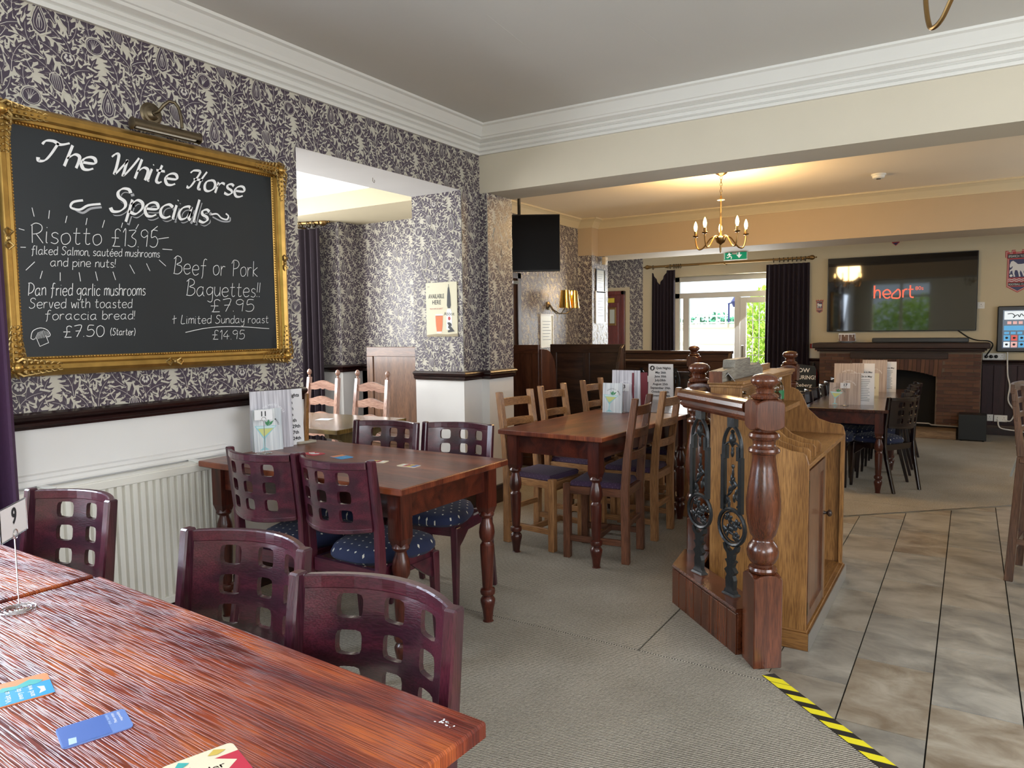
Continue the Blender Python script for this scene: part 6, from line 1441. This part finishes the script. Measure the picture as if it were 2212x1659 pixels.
def mat_leaf(name, c):
    m, n, b = nt_mat(name); b.inputs['Base Color'].default_value = (*c, 1); b.inputs['Roughness'].default_value = .6
    t_ = n.nodes.new('ShaderNodeBsdfTranslucent'); t_.inputs[0].default_value = (min(1, c[0]*1.5), min(1, c[1]*1.3), c[2], 1); mx = n.nodes.new('ShaderNodeMixShader'); mx.inputs[0].default_value = .5
    n.links.new(b.outputs[0], mx.inputs[1]); n.links.new(t_.outputs[0], mx.inputs[2]); n.links.new(mx.outputs[0], n.nodes['Material Output'].inputs[0]); return m
LEAF = mat_leaf('bright_green_leaf', (.34, .52, .09)); TEAL = mat('blue_green_leaf', (.06, .26, .15), .5, noise=.3, nscale=3)
foliage('bush', 'bright yellow-green bush outside the leaded garden door', (-3.35, 14.2, -.18), (.45, .4, 1.15), 2600, LEAF, 1)
foliage('hedge', 'blue-green hedge growing behind the white trellis', (-4.9, 16.8, -.18), (2.8, .4, .92), 4500, TEAL, 2, 'hedge', .07)
foliage('hedge', 'garden hedge outside the back window mirrored in the television', (-1.3, -5.2, -.18), (2.6, .6, 1.3), 6000, LEAF, 3, 'hedge', .07)
lp = thing('bracket_lantern', 'blue-black lantern post outside above the trellis', 'lantern', (-4.46, 15.9, 1.5)); MB().tube([(0, 0, -.05), (0, 0, .35)], .02).tube([(-.02, 0, .35), (.16, 0, .40)], .015).done('post', NAVY, lp); MB().lathe([(.05, .28), (.10, .40), (.03, .50)], (.14, 0, 0), 6).done('head', NAVY, lp)

# ================================================================== LOUNGE
def chandelier(label, loc, rad, arms, a0, chain, lit=True, pend=[(.004, -.14), (.007, -.13), (.009, -.10), (.006, -.065), (.010, -.055)]):
    t = thing('chandelier', label, 'chandelier', loc)      # origin: hub centre; ceiling rose at +chain
    MB().lathe([(.010, chain-.045), (.020, chain-.040), (.055, chain-.020), (.062, chain-.008), (.060, chain)], n=24).done('ceiling_rose', BRASS, t, smooth=True)
    n = int((chain-.045-.42)/.030)
    for i in range(max(0, n)):
        z = .42+i*(chain-.045-.42)/n+.015; pts = []
        for k in range(12): a = 2*PI*k/12; u = .010*math.cos(a); pts.append((u if i % 2 else 0, 0 if i % 2 else u, z+.020*math.sin(a)))
        MB().tube(pts, .0028, 5, closed=True).done('chain_link', BRONZE, t, smooth=True)
    MB().lathe(pend+[(.040, -.035), (.050, -.010), (.052, .010), (.040, .018), (.020, .024), (.012, .040), (.009, .10), (.008, .36), (.012, .37), (.038, .378), (.040, .384), (.012, .390), (.008, .42)], n=20).done('stem', BRASS, t, smooth=True)
    for i in range(arms):
        a = a0+2*PI*i/arms; ca, sa = math.cos(a), math.sin(a); R_ = lambda r, z: Vector((r*ca, r*sa, z))
        pts2 = smooth_line([(.03, .0), (.06, .022), (.10, .012), (.14, -.035), (.18, -.082), (.22, -.092), (rad-.012, -.060), (rad, .0), (rad, .035)], 4)
        arm = MB().tube([R_(r, z) for r, z in pts2], .0075, 8).done('arm', BRASS, t, smooth=True)
        MB().lathe([(.008, .030), (.022, .034), (.030, .048), (.026, .050), (.010, .046), (.013, .052), (.013, .090), (.010, .092)], R_(rad, 0), 16).done('candle_cup', BRASS, arm, smooth=True)
        MB().lathe([(.006, .090), (.011, .098), (.0175, .125), (.0175, .140), (.012, .165), (.004, .185), (.001, .190)], R_(rad, 0), 14).done('bulb', mat('lit_candle_bulb', (1, .8, .5), .3, emit=(1.0, .62, .22), estr=28) if lit else mat('bulb_glass', (.9, .88, .8), .1), arm, smooth=True)
    return t
chandelier('lit five-arm brass chandelier hanging between the two beams', (-2.13, 7.28, 2.225), .255, 5, R(107), .655)
d = bpy.data.lights.new('chandelier_glow', 'POINT'); d.energy = 85; d.color = (1.0, .66, .30); d.shadow_soft_size = .22; o = bpy.data.objects.new('chandelier_glow', d); COL.objects.link(o); o.location = (-2.13, 7.28, 2.46)
chandelier('unlit brass chandelier of which one arm shows at the top right corner', (.0137, 2.576, 2.382), .25, 3, R(132), .467, False, [(.004, -.05), (.010, -.045)])

sm = thing('smoke_alarm', 'white round smoke alarm on the lounge ceiling', 'smoke alarm', (-.84, 8.35, 2.88)); MB().lathe([(.045, -.045), (.055, -.040), (.060, -.018), (.068, -.014), (.070, 0)], n=24).done('body', WHITEP, sm, smooth=True); MB().lathe([(.02, -.052), (.022, -.045)], n=12).done('sensor_cap', BLACKP, sm)

tv2 = thing('television', 'square-on black television hanging beside the papered pillar', 'television', (-3.78, 5.50, 2.25), R(32.3))
q = cam.matrix_world.translation
c2 = Vector((0, 0, 1.35))+Vector((-.587, .812, .0))*0
tv2.location = (-4.01, 6.72, 2.268)
box('casing', BLACKP, -.75, .33, -.015, .045, -.300, .300, tv2, .006); box('screen', mat('matt_dark_screen', (.003, .003, .004), .3, spec=.08), -.742, .322, -.0175, -.014, -.288, .290, tv2)
MB().tube([(-.1, .045, 0), (-.1, .20, .05), (-.1, .30, .45), (-.1, .30, .612)], .018, 8).done('ceiling_bracket', BLACKP, tv2)

wlt = thing('wall_light', 'twin wall light with polished gold shades on dark papered wall', 'wall light', (-4.742, 8.42, 1.66))
MB().lathe([(.055, 0), (.055, .008), (.035, .016), (.012, .024), (.010, .03)], n=20, axis='x').done('wall_plate', BRONZE, wlt, smooth=True)
for s, (dx, dy) in ((-1, (.20, .10)), (1, (.22, .30))):
    arm = MB().tube([(.02, 0, .02), (.05, dy*.15, -.05), (.10, dy*.4, -.105), (.16, dy*.75, -.10), (dx, dy, -.03), (dx, dy, .02)], .008, 8).done('arm', BRONZE, wlt, smooth=True)
    mb = MB(); n = 24; rr = []
    for r_, z_ in ((.082, -.03), (.055, .20), (.052, .20), (.079, -.03)): rr.append([mb.bm.verts.new((dx+r_*math.cos(2*PI*i/n), dy+r_*math.sin(2*PI*i/n), z_)) for i in range(n)])
    for a, b in zip(rr, rr[1:]+rr[:1]):
        for i in range(n): j = (i+1) % n; mb.face([a[i], a[j], b[j], b[i]])
    mb.done('shade', GOLD, arm, smooth=True)
d = bpy.data.lights.new('wall_light_glow', 'POINT'); d.energy = 3.0; d.color = (1.0, .70, .32); d.shadow_soft_size = .03; o = bpy.data.objects.new('wall_light_glow', d); COL.objects.link(o); o.location = (-4.53, 8.62, 1.84)
def notice(name, label, loc, rz, w, h, m, frame=None, cat='notice'):
    t = thing(name, label, cat, loc, rz)
    if frame:
        MB().box(-w/2-.02, -w/2, -.015, 0, -h/2-.02, h/2+.02).box(w/2, w/2+.02, -.015, 0, -h/2-.02, h/2+.02).box(-w/2, w/2, -.015, 0, h/2, h/2+.02).box(-w/2, w/2, -.015, 0, -h/2-.02, -h/2).done('frame', frame, t)
    box('sheet', m, -w/2, w/2, -.006, -.003, -h/2, h/2, t)
    pr = Print((0, -.0062, 0), (1, 0, 0), (0, 0, 1)); mb = MB()
    for i in range(7): pr.rect(mb, -w*.36, w*(.36-.08*(i % 3)), h*(.30-.10*i), h*(.30-.10*i)+h*.02)
    stuff(pr.done(mb, 'text_lines', mat('grey_print', (.25, .28, .30), .6), t)); return t
notice('notice', 'pale framed mirror-like notice below the gold wall light', (-4.744, 8.37, 1.33), R(90), .30, .40, mat('pale_green_card', (.62, .64, .54), .25), WHITEP)
notice('notice', 'tall narrow framed picture high on the papered pier', (-4.524, 9.56, 2.03), R(90), .26, .30, mat('grey_picture', (.40, .41, .36), .3), BLACKP, 'picture')
notice('notice', 'white framed notice under the narrow picture on the papered pier', (-4.524, 9.56, 1.655), R(90), .30, .42, mat('pale_blue_card', (.50, .55, .56), .3), WHITEP)
sns = thing('alarm_sensor', 'small cream alarm sensor under the beam above the pier pictures', 'sensor', (-4.50, 9.60, 2.33)); box('body', mat('cream_plastic', (.6, .5, .35), .4), -.0, .06, -.04, .04, -.07, .045, sns, .008); MB().ball((.055, 0, -.02), .022, 8).done('lens', WHITEP, sns, smooth=True); box('bracket', WHITEP, -.026, .002, -.015, .015, -.02, .02, sns)

# red door seen past the pier, and the dark door frame beyond the pillar
RD = wood('dark_red_door', (.13, .018, .014), (.20, .032, .022), 'z', 1, .3, .4)
dd = struct(MB().box(-5.86, -5.17, 11.765, 11.80, ZL, 1.93).done('door_2', RD))
for x0, x1 in ((-5.80, -5.58), (-5.45, -5.22)):
    for z0, z1 in ((ZL+.12, .62), (.80, 1.80)): MB().box(x0, x1, 11.757, 11.766, z0, z1).done('panel', RD, dd, bevel=.006)
MB().box(-5.17, -5.10, 11.745, 11.80, ZL, 2.0).box(-5.90, -5.10, 11.745, 11.80, 1.93, 2.0).done('frame', RD, dd, bevel=.008)
MB().box(-5.40, -5.26, 11.745, 11.757, 1.40, 1.72).done('glazed_plate', BRASS, dd, bevel=.004); box('viewing_glass', mat('pale_window_glass', (.5, .55, .5), .1), -5.375, -5.285, 11.742, 11.746, 1.44, 1.68, dd); box('yellow_sign', mat('yellow_sign', (.70, .55, .05), .5), -5.43, -5.29, 11.745, 11.757, 1.80, 1.88, dd)
d3 = struct(MB().box(-4.75, -4.715, 7.20, 7.62, 0, 1.98).done('door_3', darkoak('z'))); MB().box(-4.715, -4.69, 7.58, 7.66, 0, 2.04).box(-4.715, -4.69, 7.1, 7.66, 1.97, 2.04).done('frame', darkoak('z'), d3, bevel=.004); box('closer', CHROME, -4.70, -4.66, 7.42, 7.56, 1.90, 1.94, d3, .004)

# ceiling hook and mastic line in the alcove soffit
hk = MB().tube([(0, 0, 0), (0, 0, -.02), (.012, 0, -.035), (.018, 0, -.025), (.014, 0, -.016)], .0018, 6).done('ceiling_hook', BRONZE, smooth=True); hk.location = (-3.396, 3.669, 2.37); tag(hk, 'tiny cup hook screwed into the white soffit of the opening', 'hook')

# ================================================================== TABLE THINGS
def card_stand(num, loc, rz, label, card=(.090, .052), post=.165, tilt=0):
    t = thing('table_number', label, 'table number', loc, rz)
    mb = MB(); pts = []
    for k in range(64): a = k*.36; r = .006+.0026*a*.55; pts.append((r*math.cos(a), r*math.sin(a), .003))
    pts = pts+[(pts[-1][0], pts[-1][1], .003)]
    mb.tube(pts, .0016, 5); mb.done('spiral_base', CHROME, t, smooth=True)
    MB().tube([(0, 0, .003), (0, 0, post)], .0015, 6).done('wire_post', CHROME, t)
    for yy in (-.0022, .0022): MB().tube([(.010*math.cos(2*PI*i/16), yy, post+.009+.010*math.sin(2*PI*i/16)) for i in range(16)], .0011, 5, closed=True).done('wire_loop', CHROME, t, smooth=True)
    w, h = card; z0 = post+.004
    c = MB().prism(rounded(w, h, .003), 'y', -.0008, .0008).done('number_card', WHITE, t); c.location = (0, 0, z0+h/2)
    pr = Print((0, -.0010, 0), (1, 0, 0), (0, 0, 1)); mb = MB(); pr.text(mb, num, 0, -.006, h*.68, .030, 'CENTER'); o = pr.done(mb, 'number_print', INK, c)
    if num == '9':
        mb = MB()
        for a, b in (((-w/2, -h/2), (w/2, -h/2)), ((w/2, -h/2), (w/2, h/2)), ((w/2, h/2), (-w/2, h/2)), ((-w/2, h/2), (-w/2, -h/2))): mb.tube([(a[0], 0, a[1]), (b[0], 0, b[1])], .0016, 6)
        mb.done('clear_sleeve', GLASSM, c)
    return t
GCN = 'table number stands'
card_stand('9', (-1.735, .725, .755), R(135), 'number 9 card in a wire spiral stand on the foreground tables', (.125, .070), .160)
card_stand('11', (-2.925, 2.340, .755), R(62), 'number 11 card in a wire stand before the cocktail menus', (.085, .050), .165)
card_stand('13', (-2.065, 4.735, .755), R(4), 'number 13 card in a wire stand on the oak-chair table', (.085, .052), .150)
card_stand('14', (-2.255, 5.62, .755), R(4), 'pale number card in a wire stand before the quiz night sheet', (.075, .050), .150)
card_stand('17', (-.985, 7.42, .597), R(6), 'number 17 card in a wire stand on the dark tables', (.085, .052), .16)

def mat_planks(name, a, b):
    m, n, bs = nt_mat(name); N = n.nodes; L = n.links
    tc = N.new('ShaderNodeTexCoord'); mp = N.new('ShaderNodeMapping'); mp.inputs['Scale'].default_value = (90, 1, 3); L.new(tc.outputs['Object'], mp.inputs[0])
    nz = N.new('ShaderNodeTexNoise'); nz.inputs['Scale'].default_value = 1; nz.inputs['Detail'].default_value = 4; L.new(mp.outputs[0], nz.inputs[0])
    rp = N.new('ShaderNodeValToRGB'); rp.color_ramp.elements[0].position = .35; rp.color_ramp.elements[1].position = .62; rp.color_ramp.elements[0].color = (*a, 1); rp.color_ramp.elements[1].color = (*b, 1)
    L.new(nz.outputs[0], rp.inputs[0]); L.new(rp.outputs[0], bs.inputs['Base Color']); bs.inputs['Roughness'].default_value = .35; return m
PLK = mat_planks('whitewashed_plank_print', (.36, .35, .40), (.66, .65, .70)); PLC = mat_planks('icy_plank_print', (.50, .55, .60), (.76, .80, .82)); PLB = mat_planks('beige_plank_print', (.36, .28, .24), (.56, .47, .41))
def sheet(name, label, loc, rz, w, h, m, kind, lean=4, cat='menu', back=True):
    t = thing(name, label, cat, loc, rz); b = MB().box(-w/2, w/2, -.001, .001, 0, h).done('card', m, t); b.rotation_euler = (R(-lean), 0, 0)
    if back:
        b2_ = MB().box(-w/2, w/2, -.001, .001, 0, h*.98).done('card_back', m, t); b2_.rotation_euler = (R(lean), 0, 0); b2_.location = (0, h*2*math.sin(R(lean)), 0)
    pr = Print((0, -.0011, 0), (1, 0, 0), (0, 0, 1)); k = w/.148; kk = w/.21
    if kind == 'cocktail':
        def put(nm, m_, polys, h_=.0004):
            mb = MB(); [pr.poly(mb, [(x*k, z*k) for x, z in p], h_) for p in polys]; pr.done(mb, nm, m_, b)
        put('glass_outline', mat('aqua_print', (.30, .60, .66), .4), [[(-.068, .128), (.046, .122), (-.012, .068), (-.016, .062), (-.019, .020), (.004, .006), (-.050, .006), (-.030, .018), (-.026, .062), (-.030, .068)]])
        put('glass_fill', mat('lime_print', (.62, .66, .24), .4), [[(-.052, .113), (.030, .110), (-.020, .074), (-.026, .074)]], .0008)
        put('glass_shine', mat('pale_aqua_print', (.62, .80, .82), .4), [[(-.062, .125), (.040, .120), (.032, .112), (-.054, .116)], [(-.024, .06), (-.020, .06), (-.021, .02), (-.027, .02)]], .0009)
        put('mint_sprig', mat('mint_print', (.06, .28, .12), .5), [[(0, .122), (-.006, .140), (.006, .156), (.012, .140)], [(.004, .124), (.014, .142), (.032, .148), (.020, .130)], [(-.002, .124), (-.012, .134), (-.014, .148), (-.002, .140)]], .0009)
        mb = MB(); pr.arc_text(mb, 'COCKTAIL MENU', .0, .110*k, .055*k, 128, 18, .012*k); pr.done(mb, 'arched_title', INK, b)
    elif kind == 'house':
        mb = MB(); pr.arc_text(mb, 'THE WHITE HORSE', 0, .150*kk, .062*kk, 128, 25, .014*kk); pr.done(mb, 'arched_title', WHITE, b)
    elif kind == 'quiz':
        mb = MB(); pr.text(mb, 'Quiz Nights', -.042, .255, .026, .028, width=.128)
        for i, s_ in enumerate(('May 26th', 'June 30th', 'July28th', 'August 25th', 'September 29th', 'October 27th', 'November 24th')): pr.text(mb, s_, 0, .218-.032*i, .025, .028, 'CENTER', width=(.09, .10, .095, .13, .17, .15, .17)[i])
        c_ = [(-.072+.021*math.cos(a), .262+.021*math.sin(a)) for a in [i*PI/9 for i in range(18)]]; pr.poly(mb, c_, .0004); pr.done(mb, 'quiz_print', INK, b)
        mb = MB(); pr.poly(mb, [(-.080, .250), (-.066, .250), (-.062, .262), (-.066, .276), (-.074, .268), (-.084, .266), (-.076, .260)], .0012); pr.done(mb, 'badge_horse', WHITE, b)
    elif kind == 'list':
        mb = MB(); pr.text(mb, "What's On in May", 0, .262, .022, .028, 'CENTER', width=.17); pr.done(mb, 'heading_print', INK, b); mb = MB(); rnd = random.Random(6)
        for i in range(13): l = rnd.uniform(.04, .075); pr.rect(mb, -l, l, .235-.0165*i, .240-.0165*i)
        stuff(pr.done(mb, 'text_lines', mat('grey_print', (.25, .28, .30), .6), b))
    elif kind == 'abbot':
        mb = MB(); pr.poly(mb, [(.012+.055*math.cos(a), .150+.075*math.sin(a)) for a in [i*PI/8 for i in range(9)]]+[(-.043, .045), (.067, .045)]); pr.done(mb, 'label_shape', mat('poster_cream', 0), b)
        mb = MB(); pr.text(mb, 'Abbot', .012, .075, .034, .012, 'CENTER'); pr.done(mb, 'label_print', INK, b)
        mb = MB(); pr.poly(mb, [(.012+.022*math.cos(a), .150+.024*math.sin(a)) for a in [i*PI/5 for i in range(10)]]); pr.done(mb, 'red_badge', RED, b)
    return t
# table 11
sheet('cocktail_menu', 'pale plank-print cocktail menu card on the beer mat table', (-2.985, 2.415, .755), R(77), .152, .213, PLC, 'cocktail', 3)
sheet('house_menu', 'tall plank-print menu reading THE WHITE HORSE behind cocktail card on beer mat table', (-3.020, 2.470, .755), R(74), .220, .300, PLK, 'house', 2)
sheet('quiz_sheet', 'white quiz night sheet mostly hidden behind the tall menu on beer mat table', (-3.030, 2.565, .755), R(80), .210, .297, WHITE, 'quiz', 2)
mh = thing('menu_holder', 'light wooden menu holder standing behind the sheets on the beer mat table', 'menu holder', (-3.02, 2.685, .755), R(78)); MB().hexa([(-.012, -.012, .01), (.012, -.012, .01), (.012, .012, .01), (-.012, .012, .01)], [(-.012, -.05, .27), (.0, -.05, .27), (.0, -.03, .27), (-.012, -.03, .27)]).done('upright', oak('z'), mh); box('base', wood('limed_oak_base', (.4, .36, .28), (.55, .5, .4), 'x'), -.06, .05, -.03, .03, 0, .014, mh, .003)
# table 13
sheet('cocktail_menu', 'pale plank-print cocktail menu card in front on the number 13 table', (-2.135, 4.700, .755), R(2), .148, .210, PLC, 'cocktail', 3)
sheet('house_menu', 'plank-print menu card standing behind the number 13', (-2.070, 4.790, .755), R(2), .212, .297, PLK, 'house', 2)
sheet('folded_menu', 'maroon-edged menu card to the right behind the number 13', (-1.975, 4.83, .755), R(50), .12, .28, mat('maroon_card', (.20, .03, .05), .5), 'none', 2)
sheet('quiz_sheet', 'white Quiz Nights sheet with dates standing on the dark joined table', (-2.165, 5.72, .755), R(2), .210, .297, WHITE, 'quiz', 3)
# tables 17
sheet('cocktail_menu', 'small beige cocktail menu card on the number 17 table', (-1.055, 7.46, .597), R(2), .148, .213, PLB, 'cocktail', 3)
sheet('house_menu', 'beige plank-print menu behind the number 17 card', (-.975, 7.53, .597), R(2), .220, .300, PLB, 'house', 2)
sheet('events_sheet', "white What's On sheet standing right of the number 17 card", (-.860, 7.57, .597), R(2), .210, .300, WHITE, 'list', 2)
sheet('house_menu', 'second beige plank-print menu in the middle of the dark tables', (-1.06, 8.22, .597), R(2), .28, .36, PLB, 'house', 2)
sheet('events_sheet', 'white sheet in the middle row of menus on the dark tables', (-.93, 8.27, .597), R(2), .21, .36, WHITE, 'list', 2)
sheet('ale_card', 'cream Abbot ale card between the rear menus on the dark tables', (-.90, 8.60, .597), R(2), .17, .24, mat('poster_cream', 0), 'abbot', 3)
sheet('house_menu', 'furthest beige plank-print menu on the dark tables before the fireplace', (-.91, 9.12, .597), R(2), .25, .36, PLB, 'house', 2)
sheet('events_sheet', 'furthest white sheet beside the rear menu before the fireplace', (-.80, 9.17, .597), R(2), .21, .34, WHITE, 'list', 2)

# beer mats
def beer_mat(label, x, y, z, rz, w, h, base, art, group, onto=0.0):
    t = thing('beer_mat', label, 'beer mat', (x, y, z), R(rz), group); MB().prism(rounded(w, h, .008), 'z', 0, .0016).done('card', base, t)
    pr = Print((0, 0, .0016), (1, 0, 0), (0, 1, 0))
    groups = {}
    for kind, m, a in art:
        mb = MB()
        if kind == 'r': pr.rect(mb, *a, .0003)
        elif kind == 'p': pr.poly(mb, a, .0003)
        elif kind == 'p2': pr.poly(mb, a, .0005)
        elif kind == 't': pr.text(mb, a[0], a[1], a[2], a[3], .01, width=a[4], h=.0005)
        elif kind == 'tv':
            p2 = Print((0, 0, .0016), (0, 1, 0), (-1, 0, 0)); p2.text(mb, a[0], a[1], a[2], a[3], .005, width=a[4], h=.0005)
        pr.done(mb, 'lettering' if kind in ('t', 'tv') else 'print', m, t)
SKY = mat('sky_blue_print', (.02, .30, .62), .4); PER = mat('periwinkle_print', (.13, .22, .52), .4); ORG = mat('orange_print', (.75, .26, .10), .4); CRE = mat('cream_print', (.74, .66, .48), .45); TEA = mat('teal_print', (.05, .38, .36), .45); CRI = mat('crimson_print', (.52, .03, .06), .4); MUS = mat('mustard_print', (.60, .42, .08), .45); LBL = mat('pale_blue_print', (.45, .58, .80), .4)
GB = 'beer mats on the foreground table'; GB2 = 'row of beer mats on the beer mat table'
w, h = .094, .094
beer_mat('blue and orange beer mat at the left edge of the foreground table', -1.335, .548, .755, 72, .094, .094, ORG, [('r', SKY, (-.047, .047, -.047, .012)), ('p2', TEA, [(-.03, .012), (-.02, .026), (.0, .02), (.02, .034), (.038, .018), (.03, .008), (-.02, .006)]), ('tv', WHITE, ('Visit us', -.040, .012, .012, .05)), ('tv', WHITE, ('every day', -.040, -.004, .012, .05)), ('tv', WHITE, ('and win', -.040, -.020, .012, .05)), ('p2', WHITE, [(.026, -.035), (.036, -.030), (.036, -.010), (.026, -.005), (.030, -.02)])], GB)
beer_mat('periwinkle blue beer mat in the middle of the foreground table', -1.106, .553, .755, 72, .094, .070, PER, [('r', mat('deep_blue_print', (.07, .14, .42), .4), (-.045, .018, -.033, .033)), ('tv', WHITE, ('Please enjoy', -.006, -.030, .006, .034)), ('tv', WHITE, ('responsibly', -.006, -.038, .006, .034)), ('tv', LBL, ('the taste', -.006, -.022, .006, .034)), ('p2', LBL, [(-.038, -.030), (-.028, -.030), (-.026, -.012), (-.036, -.010)])], GB)
beer_mat('cream and red beer mat at the bottom edge of the foreground table', -.862, .575, .755, 72, .098, .098, CRE, [('r', CRI, (-.049, .049, -.049, .022)), ('p2', CRE, [(0, .036), (.040, .0), (0, -.036), (-.040, 0)]), ('p2', TEA, [(-.036, .030), (-.026, .044), (-.014, .034), (-.024, .028)]), ('p2', MUS, [(.010, .034), (.022, .045), (.036, .035), (.022, .029)])]+[('t', CRI, ('Cider', -.022, -.006, .018, .044))], GB)
stripes = [('r', PER, (-.047, -.025, -.024, .024)), ('r', MUS, (-.022, .0, -.024, .024)), ('r', CRI, (.002, .018, -.024, .024)), ('r', WHITE, (.024, .036, -.012, .012)), ('t', INK, ('BEER', -.040, -.008, .014, .06))]
beer_mat('red and white beer mat, leftmost of the four on the beer mat table', -2.715, 2.462, .755, -8, .100, .070, CRI, [('p', WHITE, [(-.04, 0), (-.02, .02), (0, .005), (.02, .022), (.04, .0), (.01, -.02), (-.02, -.015)])], GB2)
beer_mat('blue and orange beer mat, second of the four on the beer mat table', -2.520, 2.458, .755, -12, .100, .070, SKY, [('r', ORG, (-.05, -.012, -.035, .035)), ('t', LBL, ('win', .005, -.005, .014, .03))], GB2)
beer_mat('striped beer mat, third of the four on the beer mat table', -2.285, 2.447, .755, 14, .100, .054, CRE, stripes, GB2)
beer_mat('striped beer mat, rightmost of the four on the beer mat table', -2.088, 2.438, .755, 182, .100, .054, CRE, stripes, GB2)
beer_mat('white beer mat lying on the oak alcove table', -3.72, 3.48, .755, 20, .100, .094, WHITE, [('r', LBL, (-.03, .03, -.01, .02))], 'alcove beer mat')
